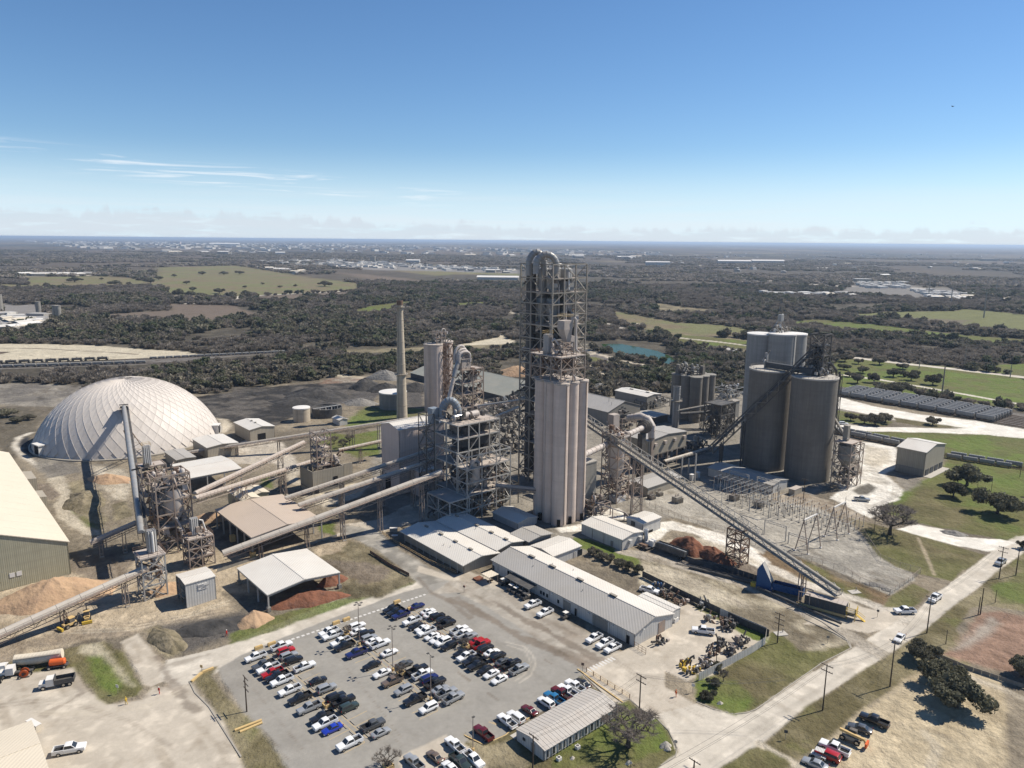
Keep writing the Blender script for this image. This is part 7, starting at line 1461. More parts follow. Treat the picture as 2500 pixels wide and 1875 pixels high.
def proto(kind,colour):
 if (kind,colour) in PROTO: return PROTO[(kind,colour)]
 K = KINDS[kind]; mt = PM[colour]; parts = []
 mb = MB(); loft(mb,K['low'],BODY); x0,x1,x2,x3,w0,w1,z0,z1 = K['cab']; zc = z0-.06
 A = [(x0,w0,zc),(x3,w0,zc),(x3,-w0,zc),(x0,-w0,zc),(x1,w1,z1),(x2,w1,z1),(x2,-w1,z1),(x1,-w1,z1)]
 mb.add(A,[(0,1,5,4),(1,2,6,5),(2,3,7,6),(3,0,4,7),(4,5,6,7)])
 mb.add([(x1+.02,w1-.03,z1),(x2-.02,w1-.03,z1),(x2-.02,-w1+.03,z1),(x1+.02,-w1+.03,z1)]+[(x1-.1,w1-.12,z1+.05),(x2+.1,w1-.12,z1+.05),(x2+.1,-w1+.12,z1+.05),(x1-.1,-w1+.12,z1+.05)],[(0,1,5,4),(1,2,6,5),(2,3,7,6),(3,0,4,7),(4,5,6,7)])
 if kind == 'pickup':                              # the open bed
  mb.box((-1.87,0,.42),1.95,1.9,.36)
  for y in (-.93,.93): mb.box((-1.87,y,.5),2.0,.12,.78)
  mb.box((-2.84,0,.5),.1,1.96,.76); mb.box((-2.9,0,.45),.12,1.9,.2)
 me = data_mesh('body',mb.v,mb.f,mt); me.shade_smooth(); me.set_sharp_from_angle(angle=R(32)) if hasattr(me,'set_sharp_from_angle') else None; parts.append(('body',me,(0,0,0)))
 if kind == 'pickup': parts.append(('bed_liner',data_mesh('bed_liner',*(lambda b: (b.v,b.f))(MB().box((-1.87,0,.77),1.82,1.74,.03)),M['rubber']),(0,0,0)))
 V3 = [Vector(a) for a in A]
 def pane(q,ins,name):
  c = sum(q,Vector())/4; n = (q[1]-q[0]).cross(q[3]-q[0]).normalized(); n = n if n.dot(c-Vector((0,0,1.3))) > 0 else -n; qq = [c+(p-c)*ins+n*.015 for p in q]; rr = [p-n*.03 for p in qq]
  parts.append((name,data_mesh(name,[tuple(x) for x in qq+rr],[(0,1,2,3),(7,6,5,4)]+[(i,(i+1) % 4,4+(i+1) % 4,4+i) for i in range(4)],M['glass']),(0,0,0)))
 pane([V3[0],V3[3],V3[7],V3[4]],.88,'windscreen'); pane([V3[1],V3[2],V3[6],V3[5]],.82,'rear_window'); up_ = lambda a,b: a.lerp(b,.12)
 pane([up_(V3[0],V3[4]),up_(V3[1],V3[5]),V3[5],V3[4]],.86,'side_window'); pane([up_(V3[3],V3[7]),up_(V3[2],V3[6]),V3[6],V3[7]],.86,'side_window')
 r = .40 if kind == 'pickup' else (.37 if kind == 'suv' else .33); w = K['low'][2][1]
 for x in K['wx']:
  for y in (-w+.08,w-.08): parts.append(('wheel',wheel_mesh(r),(x,y,r)))
 xf = K['low'][0][0]; zf = K['low'][0][3]
 for y in (-1,1): parts.append(('headlight',data_mesh('headlight',*(lambda b: (b.v,b.f))(MB().box((xf-.02,y*.66,zf-.30),.14,.34,.18)),M['lampglass']),(0,0,0))); parts.append(('tail_light',data_mesh('tail_light',*(lambda b: (b.v,b.f))(MB().box((-K['L']/2+.02,y*.84,.8),.1,.16,.3)),M['tail']),(0,0,0)))
 PROTO[(kind,colour)] = parts; return parts
def vehicle(kind,colour,pos,ang,label,group=None,name=None,scale=1.0):
 t = thing(name or kind.replace('suv','sport_utility').replace('sedan','sedan_car').replace('pickup','pickup_truck').replace('sport_utility','sport_utility_car'),label,{'pickup': 'pickup truck','suv': 'car','sedan': 'car'}[kind],Vector((pos.x,pos.y,.02)),group,ang)
 for nm,me,lo in proto(kind,colour): o = bpy.data.objects.new(nm,me); COL.objects.link(o); o.parent = t; o.location = lo
 t.scale = (scale,)*3; return t
CN = dict(w='white',k='black',g='grey',s='silver',r='red',m='maroon',n='navy',b='blue',G='green',o='brown',t='teal'); KN = dict(p='pickup',s='suv',c='sedan')
WN = dict(pickup='pickup truck',suv='sport utility car',sedan='sedan')
HA,HB,HC,HD = GA+math.pi,GA,GA+math.pi/2,GA-math.pi/2
def park(sheet,txt,where,group):
 items = [s.split() for s in txt.split(';') if s.strip()]; n = len(items); r_ = random.Random(len(txt))
 for i,(kc,a,b,h) in enumerate(items):
  kind,col = KN[kc[0]],CN[kc[1]]; pos = P(sheet,float(a),float(b),.75); ang = dict(A=HA,B=HB,C=HC,D=HD)[h]+R(r_.uniform(-1.6,1.6))
  prev = f'next to the {CN[items[i - 1][0][1]]} {WN[KN[items[i - 1][0][0]]]}' if i else 'at the end'
  vehicle(kind,col,pos,ang,f'{col} {WN[kind]}, {ORD[i]} {where}',group,scale=r_.uniform(.88,.94))
park(11,'pw 228 688 A;pg 298 758 A;pw 338 790 A;pr 372 828 A;pk 418 858 A;pw 455 895 A;pw 525 978 A;pk 615 1048 A;ps 692 1132 A;pk 808 1212 A;pw 832 1268 A;cb 895 1310 A;pw 1045 1440 A','from the kerb in the leftmost row, nose to the left','cars in the leftmost parking row')
park(11,'pw 455 592 B;sr 490 636 B;ss 515 678 B;sk 557 715 B;pw 655 772 B;ck 770 890 B;ss 845 962 B;sk 925 1038 B;pk 992 1070 B;sG 1040 1125 B;pg 1250 1280 B;cs 1318 1342 B','from the kerb in the second row, nose to the right','cars in the second parking row')
park(11,'pw 862 470 A;pw 898 502 A;pw 968 558 A;pk 1003 592 A;pn 1105 656 A;ck 1240 757 A;cw 1330 828 A;po 1418 900 A;ss 1515 978 A;pk 1615 1058 A;sw 1735 1132 A','from the kerb in the third row, nose to the left','cars in the third parking row')
park(11,'sw 1112 420 B;cw 1122 465 B;sk 1190 485 B;ss 1215 525 B;cw 1255 548 B;pw 1312 575 B;cw 1392 648 B;cg 1525 748 B;pk 1635 802 B;pw 1682 838 B;sn 1738 878 B;pk 1792 915 B;cs 1838 968 B;ps 1890 1000 B;ps 1952 1045 B','from the kerb in the fourth row, nose to the right','cars in the fourth parking row')
park(11,'pk 1415 272 A;pk 1450 298 A;pn 1493 322 A;pw 1590 376 A;ck 1626 416 A;cw 1680 438 A;pw 1716 468 A;cw 1765 506 A;cw 1812 534 A;sw 1862 558 A;sk 1912 592 A;ck 2020 650 A;pw 2062 685 A;pk 2115 720 A;pk 2160 760 A','from the kerb in the fifth row, nose to the left','cars in the fifth parking row'); park(12,'ck 300 798 A;cw 355 833 A;cw 425 880 A','of three at the near end of the fifth row','cars in the fifth parking row')
park(11,'cn 1635 242 B;cw 1730 290 B;cw 1757 318 B;sk 1812 335 B;sk 1868 365 B;pk 1892 398 B','from the kerb in the rightmost big row','cars in the sixth parking row'); park(12,'pw 75 452 B;pw 112 486 B;ps 155 515 B;cr 228 545 B;pr 262 578 B;sk 305 612 B;cw 358 648 B;sk 412 680 B;cg 455 728 B;pk 527 752 B;ps 597 795 B','after the gap in the rightmost big row','cars in the sixth parking row')
park(12,'ck 1150 915 C;pw 1085 945 C;pw 1018 985 C;pm 965 1005 C;pt 902 1052 C;sw 832 1085 C;cm 688 1148 C;sw 570 1212 C;pw 492 1248 C;pm 285 1352 C','from the far end in front of the office trailer','cars beside the office trailer')
park(11,'pw 1965 1458 C;co 1790 1552 C;ps 1608 1605 C;pG 2010 1602 D;pw 2128 1582 D;cw 1925 1650 C','in the small lot at the bottom edge','cars in the small bottom lot')
park(12,'pw 715 232 A;pw 822 302 A;pw 1250 525 A;pw 1342 572 A;pw 1410 612 A','from the left before the long workshop','pickups before the long workshop')
vehicle('pickup','white',P(9,1130,1640,.7),2.9,'white pickup truck parked alone in the walled yard'); vehicle('pickup','white',P(9,665,1290,.7),R(-30),'white pickup truck at the back corner of the long workshop')
vehicle('sedan','white',P(13,1770,525,.6),GA+math.pi+.1,'white sedan driving on the main road near the middle'); vehicle('pickup','white',P(13,1815,290,.7),math.pi+.05,'white pickup truck pulling out beside the striped kerb'); vehicle('pickup','white',P(13,2080,178,.7),GA+math.pi,'white pickup truck driving on the road beyond the substation drive'); vehicle('pickup','silver',P(10,2008,400,.7),GA+math.pi,'silver pickup truck driving far up the main road')
vehicle('pickup','white',P(0,150,1618,.7),R(18),'white pickup truck parked on the concrete at bottom left'); vehicle('pickup','silver',P(5,800,1280,.7),R(-12),'small pickup truck on the white lime loop'); vehicle('suv','white',P(4,1208,1038,.7),.3,'white car on the lane left of the big silos')
vehicle('pickup','black',P(13,1550,1245,.7),HC+.12,'black pickup truck at the edge of the sand lot'); vehicle('sedan','grey',P(13,1425,1312,.6),HC+.3,'dark grey sedan on the sand lot'); vehicle('suv','red',P(13,1145,1548,.7),HC+.15,'dark red car between the flatbed and the buggy'); vehicle('sedan','silver',P(13,1035,1622,.6),HC+.2,'silver sedan at the bottom edge of the sand lot')
vehicle('pickup','white',P(13,1205,1485,.7),HC+.15,'white work pickup with orange gear on the sand lot')
vehicle('suv','white',P(5,640,620,.7),-.2,'white tank truck cab on the lime haul road')
def wheels(t,xs,y,r,w=.14):
 for x in xs:
  for s in (-1,1): o = bpy.data.objects.new('wheel',wheel_mesh(r)); COL.objects.link(o); o.parent = t; o.location = (x,s*y,r)
def machine(name,label,cat,pos,ang,parts,xs=(),y=.9,r=.45):
 t = thing(name,label,cat,Vector((pos.x,pos.y,.02)),None,ang)
 for nm,mt,fn in parts: mb = MB(); fn(mb); mb.build(nm,M[mt],t,local=True)
 wheels(t,xs,y,r); return t
for i,(a,b) in enumerate(((455,62),(528,112),(568,135),(615,160),(650,188),(1000,355))):
 machine('utility_buggy',f'{ORD[i]} small utility buggy from the left before the long workshop','buggy',P(12,a,b),HA,[('body','steel_dark',lambda m: (m.box((0,0,.35),2.6,1.3,.45),m.box((1.0,0,.75),.6,1.2,.25))),('canopy','white' if i in (0,1,2,5) else 'steel_dark',lambda m: m.box((-.1,0,1.75),1.3,1.3,.08)),('roll_frame','steel_dark',lambda m: [m.bar((x,y,.7),(x*.8,y,1.75),.06) for x in (-.7,.6) for y in (-.6,.6)]),('cargo_bed','steel',lambda m: m.box((-1.1,0,.8),.9,1.2,.3))],(-.85,.85),.6,.33)
machine('utility_buggy','white buggy with roof between red car and silver sedan','buggy',P(13,1065,1570),HC+.2,[('body','white',lambda m: m.box((0,0,.35),2.8,1.4,.5)),('canopy','side',lambda m: m.box((-.1,0,1.8),1.7,1.4,.08)),('roll_frame','steel_dark',lambda m: [m.bar((x,y,.7),(x,y,1.8),.06) for x in (-.8,.7) for y in (-.6,.6)])],(-.9,.9),.65,.35)
tc_ = lambda m: (m.box((2.6,0,.7),1.6,1.9,.9),m.box((1.2,0,.7),1.6,2.1,1.7))
machine('dump_truck','white dump truck with open black bed on the concrete at left','truck',P(6,500,1480),R(22)+math.pi,[('cab','white',tc_),('dump_bed','steel_dark',lambda m: (m.box((-1.6,0,.9),3.9,2.2,.2),m.box((-1.6,1.08,1.0),3.9,.12,1.0),m.box((-1.6,-1.08,1.0),3.9,.12,1.0),m.box((.35,0,1.0),.15,2.3,1.5),m.box((-3.5,0,1.0),.12,2.2,.9))),('windscreen','glass',lambda m: m.box((2.02,0,1.65),.06,1.8,.65))],(2.6,-1.4,-2.6),.95,.5)
machine('tank_trailer','long cream tank trailer standing at the left verge','trailer',P(6,345,1300),R(18),[('tank_shell','roof_cream',lambda m: (m.tube([(-5,0,2.3),(-2.4,0,2.0),(0,0,1.9),(2.4,0,2.0),(5,0,2.3)],[1.15,1.3,1.35,1.3,1.15],18))),('walkway','steel',lambda m: m.box((0,-1.1,2.9),9.5,.5,.08)),('chassis','steel_dark',lambda m: m.box((0,0,.8),10.5,1.0,.3))],(-3.8,-2.6),1.0,.5)
machine('truck_tractor','pale truck tractor coupled before the cream tank trailer','truck',P(6,150,1385),R(18)+math.pi,[('cab','white',tc_),('chassis','steel_dark',lambda m: m.box((-1,0,.6),4.5,1,.3)),('windscreen','glass',lambda m: m.box((2.02,0,1.65),.06,1.8,.6))],(2.5,-1.8,-2.9),.95,.5); machine('truck_tractor','white truck cut by the left edge beside the tank trailer','truck',P(6,0,1400),R(20)+math.pi/2,[('cab','white',tc_),('chassis','steel_dark',lambda m: m.box((-1,0,.6),4.5,1,.3))],(2.5,-1.8,-2.9),.95,.5)
machine('tank_trailer','orange tank on wheels in front of the cream tank trailer','trailer',P(6,505,1320),R(16),[('tank_shell','orange',lambda m: m.tube([(-1.7,0,1.5),(-1.5,0,1.5),(1.5,0,1.5),(1.7,0,1.5)],[.6,.8,.8,.6],16)),('chassis','steel_dark',lambda m: m.box((0,0,.5),4.4,1.4,.25))],(-1.6,1.6),.85,.45); machine('hose_reel','red hose reel machine at the left verge','machine',P(6,215,1400),.4,[('reel','orange',lambda m: [m.tube([(0,y,1),(0,y+.12,1)],.95,16) for y in (-.6,.5)]),('drum','steel_dark',lambda m: m.tube([(0,-.6,1),(0,.6,1)],.5,12)),('frame','steel',lambda m: m.box((0,0,.1),2.2,1.2,.3))],(-.8,),.75,.35)
for k,a,b,an,l in ((6,760,905,R(-60),'yellow dozer with blade beside the bottom left conveyor trestle'),(6,615,965,R(60)+math.pi,'yellow backhoe loader parked under the bottom left conveyor')):
 machine('backhoe_loader',l,'digger',P(k,a,b),an,[('body','ochre',lambda m: (m.box((0,0,.7),2.8,1.4,.7),m.box((1.3,0,.8),1.2,1.1,.6))),('cab','steel_dark',lambda m: m.box((-.3,0,1.4),1.3,1.3,1.1)),('cab_roof','ochre',lambda m: m.box((-.3,0,2.5),1.5,1.5,.12)),('bucket','yellow',lambda m: (m.box((2.6,0,.2),.5,2.4,.7),)),('boom','steel_dark',lambda m: (m.bar((1.2,.6,1.2),(2.5,.6,.7),.16),m.bar((1.2,-.6,1.2),(2.5,-.6,.7),.16),m.bar((-1.4,0,1.0),(-2.4,0,2.9),.25),m.bar((-2.4,0,2.9),(-3.2,0,1.2),.2)))],(-.9,1.1),.8,.6)
machine('telehandler','orange telescopic handler with long boom on the sand lot','loader',P(13,1345,1420),HC+.15+math.pi,[('body','steel',lambda m: m.box((0,0,.6),3.2,1.9,.7)),('cab','steel_dark',lambda m: m.box((.2,.5,1.3),1.4,.9,1.1)),('boom','ochre',lambda m: (m.bar((-2.2,-.4,1.9),(2.6,-.4,1.6),.5),m.bar((2.6,-.4,1.6),(3.0,-.4,.8),.35))),('fork_carriage','orange',lambda m: m.box((3.1,-.3,.4),.4,1.8,.9))],(-1.4,1.4),1.05,.6)
tr = machine('semi_truck','dark end-dump semi trailer with white cab beside the red clay heap','truck',P(9,840,975),GA-math.pi/2+math.pi+.05,[('trailer_body','steel_dark',lambda m: (m.box((-.5,0,1.1),11,2.4,1.5),m.box((-.5,1.2,1.2),11.1,.1,1.75),m.box((-.5,-1.2,1.2),11.1,.1,1.75))),('tarp_roll','duct',lambda m: m.bar((-6,0,2.75),(5,0,2.75),.5,.2)),('side_ribs','steel_light',lambda m: [m.box((-5.6+i*.9,-1.28,1.2),.1,.06,1.7) for i in range(12)]),('cab','white',lambda m: (m.box((7.0,0,.8),1.8,2.1,2.0),m.box((8.4,0,.8),1.4,1.8,1.0)))],(-4.8,-3.6,5.6,8.3),1.05,.5)
machine('pickup_load','dark flat trailer behind the white cab semi truck','trailer',P(9,610,925),GA+math.pi/2,[('bed','steel_dark',lambda m: m.box((0,0,.6),4.5,2,.3)),('crate','rust',lambda m: (m.box((-.8,.2,.9),1.4,1.2,.8),m.box((1,-.2,.9),1.2,1.2,.5)))],(-1,1),.9,.4)
# ------------------------------------------------------------------ hopper wagons
def wagon_mesh():
 body = MB(); secs = [(5.65,.5),(5.2,1),(-5.2,1),(-5.65,.5)]; v = []
 for x,k in secs: v += [(x,-1.45,1.5+(1-k)*1.6),(x,-1.5,3.3),(x,-1.0,4.0),(x,1.0,4.0),(x,1.5,3.3),(x,1.45,1.5+(1-k)*1.6),(x,.5,1.0+(1-k)*2.0),(x,-.5,1.0+(1-k)*2.0)]
 body.add(v,[(i*8+k,i*8+(k+1) % 8,i*8+8+(k+1) % 8,i*8+8+k) for i in range(3) for k in range(8)]+[tuple(range(7,-1,-1)),tuple(range(24,32))])
 for i in range(9):
  for y in (-1.53,1.53): body.box((-5.2+i*1.3,y,1.6),.12,.08,1.8)
 ribs = MB(); ribs.box((0,0,4.12),11.0,.55,.07); [ribs.box((-4.8+i*1.6,0,4.02),.9,1.3,.16) for i in range(7)]
 bog = lambda x: (lambda m: (m.box((x,0,.35),2.3,1.9,.45),[m.tube([(x+dx,y-.06,.45),(x+dx,y+.06,.45)],.45,10) for dx in (-.8,.8) for y in (-.75,.75)],m)[-1])(MB())
 hp = MB(); [hp.add([(x-1.3,-1,1.6),(x+1.3,-1,1.6),(x+1.3,1,1.6),(x-1.3,1,1.6),(x-.4,-.4,.5),(x+.4,-.4,.5),(x+.4,.4,.5),(x-.4,.4,.5)],[(0,1,5,4),(1,2,6,5),(2,3,7,6),(3,0,4,7),(4,5,6,7)]) for x in (-2.2,2.2)]
 sill = MB(); sill.box((0,0,1.0),12.4,.5,.25); [sill.box((x,0,.95),.35,2.7,.5) for x in (-6.0,6.0)]; [sill.bar((x,y,1.1),(x,y,3.6),.1) for x in (-6.0,6.0) for y in (-1.2,1.2)]
 return [('body',data_mesh('body',body.v,body.f,M['hopper'])),('roof_walk',data_mesh('roof_walk',ribs.v,ribs.f,M['steel_light'])),('bogie',(lambda m: data_mesh('bogie',m.v,m.f,M['steel_dark']))(bog(-4.3))),('bogie',(lambda m: data_mesh('bogie',m.v,m.f,M['steel_dark']))(bog(4.3))),('chute',data_mesh('chute',hp.v,hp.f,M['hopper'])),('sill',data_mesh('sill',sill.v,sill.f,M['steel_dark']))]
WG = wagon_mesh(); tankb = MB().tube([(-5.2,0,2.5),(-4.9,0,2.5),(4.9,0,2.5),(5.2,0,2.5)],[1.1,1.45,1.45,1.1],14); tankb.box((0,0,3.9),.9,.9,.4); TK = [('body',data_mesh('tank_body',tankb.v,tankb.f,M['steel_dark']))]+WG[2:4]+WG[5:6]
def wagons(p,q,n,where,group,parts=WG,sc=1.0,detail=True,cat='hopper wagon',noun='hopper wagon',bend=0):
 d = (q-p)/n; L = d.length; ang = math.atan2(d.y,d.x)
 for i in range(n):
  c = p+d*(i+.5); t = thing(noun.replace(' ','_'),f'{ORD[i]} {noun} from the left {where}',cat,Vector((c.x,c.y,.25)),group,ang)
  for nm,me in (parts if detail else parts[:2]): o = bpy.data.objects.new(nm,me); COL.objects.link(o); o.parent = t
  k = L/12.9; t.scale = (k,k,k)
 tr_ = thing('railway_track',f'rails and sleepers under the wagons {where}','railway track',Vector(((p.x+q.x)/2,(p.y+q.y)/2,0)),'railway tracks'); e = d.normalized(); s = e.cross(ZZ)
 for y in (-.72,.72): MB().bar(p-e*9+s*y+ZZ*.2,q+e*22+s*y+ZZ*.2,.12,.16).build('rail',M['rust'],tr_)
 mb = MB(); [mb.bar(p-e*9+e*(k*1.2)-s*1.2+ZZ*.07,p-e*9+e*(k*1.2)+s*1.2+ZZ*.07,.25,.14) for k in range(int(((q-p).length+30)/1.2))]; o = mb.build('sleepers',M['wood'],tr_); o['kind'] = 'stuff'
p = P(5,560,372); q = P(5,1965,612); e_ = (q-p).normalized(); sd_ = Vector((-e_.y,e_.x,0)); sd_ = sd_ if sd_.y > 0 else -sd_
for r_i in range(7): wagons(p+sd_*4.6*r_i+e_*(r_i*.0),q+sd_*4.6*r_i,9,f'in {ORD[r_i]} row of the wagon yard','hopper wagons in the wagon yard')
p = P(5,560,705); q = P(5,1130,822); wagons(p,q,4,'on the spur before the tan building','hopper wagons on the spur'); wagons(p+sd_*4.6,q+sd_*4.6+e_*2,4,'on the second spur track behind','hopper wagons on the spur')
p = P(5,1530,920); q = P(5,2110,1012); wagons(p,q,4,'right of the tan building','hopper wagons right of the tan building'); wagons(p+sd_*4.6,q+sd_*4.6+e_*3,4,'on the track behind, right of the tan building','hopper wagons right of the tan building')
p = P(4,1235,575); q = P(4,1520,610); wagons(p,q,5,'seen left of the big silos','hopper wagons left of the big silos'); wagons(p+sd_*9,q+sd_*9,5,'further back, left of the big silos','hopper wagons left of the big silos'); p = P(5,590,600);
p = P(14,-60,868); q = P(14,700,840); wagons(p,q,9,'in the dark tank train at left','tank wagons at left',TK,cat='tank wagon',noun='tank wagon'); p = P(14,-60,893); q = P(14,940,862); wagons(p,q,14,'in the near pale train at left','hopper wagons of the near left train'); p = P(14,960,835); q = P(14,1835,792); wagons(p,q,18,'in the far pale train beyond the dome','hopper wagons of the far left train')
p = P(15,1660,925-10); ta = [P(4,a,b) for a,b in ((130,565),(220,600),(330,640),(430,660))]
for i in range(3): wagons(ta[i] ,ta[i+1],3,f'in part {("one", "two", "three")[i]} of the string behind the pink silos','hopper wagons behind the pink silos')
# ------------------------------------------------------------------ poles, lamps, masts, wires
def pole(k,a,b,ta,tb,label,arms=2,r=.17,rot=None,name='utility_pole',mt='wood'):
 g_ = P(k,a,b); h = HT(g_,k,ta,tb); t = thing(name,label,'pole',g_); MB().tube([g_,g_+ZZ*h],[r,r*.65],8).build('shaft',M[mt],t); e = Vector((math.cos(rot if rot is not None else GA+math.pi/2),math.sin(rot if rot is not None else GA+math.pi/2),0))
 for i in range(arms):
  z = h-.35-i*1.35; member('crossarm',g_-e*1.3+ZZ*z+e.cross(ZZ)*.16,g_+e*1.3+ZZ*z+e.cross(ZZ)*.16,.14,M[mt],t); mb = MB(); [mb.tube([g_+e*x+ZZ*(z+.05)+e.cross(ZZ)*.16,g_+e*x+ZZ*(z+.32)+e.cross(ZZ)*.16],.06,5) for x in (-1.2,-.6,.6,1.2)]; mb.build('insulators',M['steel_light'],t)
 return g_+ZZ*(h-.2)
W1 = [pole(13,1100,1155,1130,755,'utility pole with two crossarms nearest on the main road',2),pole(13,1685,955,1728,550,'tall utility pole above the black pickup on the road verge',1),pole(10,1365,1020,1397,700,'utility pole in the middle of the main road verge',1),pole(10,1995,540,2022,265,'utility pole beside the far silver pickup',2)]
pole(10,2140,515,2165,280,'utility pole right of the far silver pickup',1); pole(10,1830,860,1856,625,'right one of two bare poles above the red ground',0); pole(10,1812,862,1830,705,'left one of two bare poles above the red ground',0,.14); pole(10,1530,1115,1542,990,'short post left of the red ground',0,.1); pole(10,1960,755,1972,640,'short post in the green corner at right',0,.1)
pole(13,705,568,728,310,'utility pole with three crossarms behind the walled yard',3); pole(11,152,1168,150,860,'utility pole with three crossarms at the left edge of the car park',3); W2 = [pole(12,1640,1250,1662,850,'utility pole with crossarms beside the leafless tree',2),pole(12,715,1680,722,1375,'utility pole at the near end of the office trailer',1)]
pole(5,287,1312,305,1105,'pole with crossarm at the foot of the right big silo',1); pole(13,172,760,190,530,'slim pole inside the walled yard',0,.1); pole(5,1495,375,1527,122,'very tall brown monopole in the pasture at right',0,.55,mt='steel_dusty',name='monopole'); pole(5,905,1570,930,1340,'slim pole in front of the nearly bare oak',0,.1); pole(5,2175,1090,2195,985,'pole at the right edge behind the oaks',1,.12); pole(5,1800,1230,1808,1110,'thin pole between the two right oaks',0,.09); pole(5,1925,1215,1940,1100,'thin pole behind the broad right oak',0,.09)
pole(12,2120,1659,2118,1590,'crossarm pole at the bottom edge beside the road',1)
for i,(a,b,ta_,tb) in enumerate(((1970,530,1986,362),(1772,450,1776,350),(1640,395,1645,290),(1860,380,1866,285),(2045,370,2050,280),(1852,835,1865,690),(2128,890,2135,810),(1582,835,1586,770))): pole(16,a,b,ta_,tb,f'{ORD[i]} of the tall slender pylons scattered on the right plain',1 if i < 5 else 0,.9 if i < 5 else .35,name='pylon',mt='steel')
wm = thing('overhead_wires','thin sagging wires along the main road poles','wires',W1[0])
def sag(p,q,o): return [p.lerp(q,t)+o-ZZ*(1.2*4*t*(1-t)) for t in [i/8 for i in range(9)]]
e_w = V
for a_,b_ in ((W1[0],W1[1]),(W1[1],W1[2]),(W1[2],W1[3]),(W2[0],W2[1]),(W1[0],W1[0]-U*60-V*4),(W2[0],W2[0]+U*22+V*20)):
 for s_ in (-1.1,.6,1.2): MB().tube(sag(a_,b_,V*s_*.6+ZZ*.1),.022,3,False).build('wire',M['wire'],wm)
def lamp(k,a,b,ta,tb,label,n=4):
 g_ = P(k,a,b); h = HT(g_,k,ta,tb); t = thing('lamp_post',label,'lamp post',g_); MB().tube([g_,g_+ZZ*h],[.11,.07],8).build('post',M['steel_dusty'],t); MB().tube([g_,g_+ZZ*.7],.32,10).build('footing',M['ochre'],t)
 for i in range(n): d = (V,-V,U,-U)[i]; x = g_+d*(.9 if n > 1 else .15)+ZZ*h; member('arm',g_+ZZ*h,x,.07,M['steel_dark'],t); MB().box(x-ZZ*.1,.55,.42,.16,GA).build('lamp_head',M['steel_dark'],t)
lamp(11,1133,592,1125,228,'lamp post with four heads at the far left of the car park'); lamp(11,1425,812,1414,435,'lamp post with four heads in the middle of the car park'); lamp(11,1755,1068,1748,675,'lamp post with heads beside the white sport utility car',2); lamp(12,195,1512,198,1210,'single square headed lamp post by the small lot',1)
# ------------------------------------------------------------------ markings, kerbs, planters, fences
def sheet(mb,pts,z): mb.poly([(p.x,p.y,z) for p in pts])
mk = MB(); stops = []
for k1,a1,b1,k2,a2,b2 in ((11,320,655,11,1200,1425),(11,985,440,11,1835,1150),(11,1560,275,12,520,850)):
 p = P(k1,a1,b1); q = P(k2,a2,b2); e = (q-p).normalized(); s = Vector((-e.y,e.x,0)); n = int((q-p).length/2.75); ROWN = {320: 0,985: 2,1560: 4}[a1]
 for y in (-.55,.55): sheet(mk,[p+s*(y-.05),q+s*(y-.05),q+s*(y+.05),p+s*(y+.05)],.006)
 for i in range(n+1):
  x = p+e*(q-p).length*i/n
  for y in (-1,1): sheet(mk,[x+s*y*.6-e*.05,x+s*y*5.4-e*.05,x+s*y*5.4+e*.05,x+s*y*.6+e*.05],.006); stops.append((x+e*1.35+s*y*.95,math.atan2(e.y,e.x),f'low wheel stop, {ORD[i]} from the kerb in the {ORD[ROWN + (y < 0)]} parking row')) if i < min(n,20) else 0
p = P(12,315,1280); q = P(12,520,1390)
for i in range(7): x = P(12,330+i*32,1275+i*4-18); sheet(mk,[x,x+V*2.6+U*.8,x+V*2.6+U*.95,x+U*.15],.006)
mk2 = mk.build('road_marking',M['marking']); mk2['kind'] = 'structure'; mk = MB(); d_ = P(11,1760,135)-P(11,500,560); L_ = d_.length; e = d_.normalized(); s = Vector((-e.y,e.x,0))
for i in range(int(L_/1.35)): x = P(11,500,560)+e*i*1.35; sheet(mk,[x,x+e*.8,x+e*.8+s*.7,x+s*.7],.008)
p = P(12,1400,690); q = P(12,1190,790); e = (q-p).normalized(); s = Vector((-e.y,e.x,0))
for i in range(9): x = p+e*i*1.0; sheet(mk,[x,x+e*.5,x+e*.5+s*1.6,x+s*1.6],.008)
mk.build('road_marking',M['marking_w'])['kind'] = 'structure'
sm = data_mesh('wheel_stop',*(lambda b: (b.v,b.f))(MB().box((0,0,0),1.7,.16,.13)),M['kerb'])
for i,(x,an,w_l) in enumerate(stops): o = bpy.data.objects.new('wheel_stop',sm); COL.objects.link(o); o.location = (x.x,x.y,.01); o.rotation_euler = (0,0,an); tag(o,w_l,'wheel stop','wheel stops in the car park')
def kerb(pts,mt='kerb',w=.22,h=.14): mb = MB(); [mb.bar(pts[i]+ZZ*h/2,pts[i+1]+ZZ*h/2,w,h) for i in range(len(pts)-1)]; o = mb.build('kerb',M[mt]); o['kind'] = 'structure'
PP = lambda k,*l: [P(k,a,b) for a,b in l]
kerb(PP(13,(0,1085),(150,1150),(330,1192),(440,1180),(520,1150),(1090,748),(1345,618),(1300,530),(1100,390),(700,180))); kerb(PP(12,(1160,850),(1280,965),(1420,1095),(1560,1060),(1650,1140),(1800,1235),(1900,1335),(1976,1490),(1960,1560),(1830,1640))); kerb(PP(10,(710,1155),(690,1100),(560,1020),(300,900))); kerb(PP(6,(1650,1440),(1700,1540),(1820,1660),(2100,2100)),w=.3)
kerb(PP(12,(120,1375),(290,1460),(480,1375),(560,1300),(700,1215)),'marking'); kerb(PP(12,(1105,800),(1150,830),(1290,940),(1500,1090)),'marking',.3,.2); kerb(PP(6,(1670,1450),(1760,1370),(1860,1330)),'ochre',.5,.5)
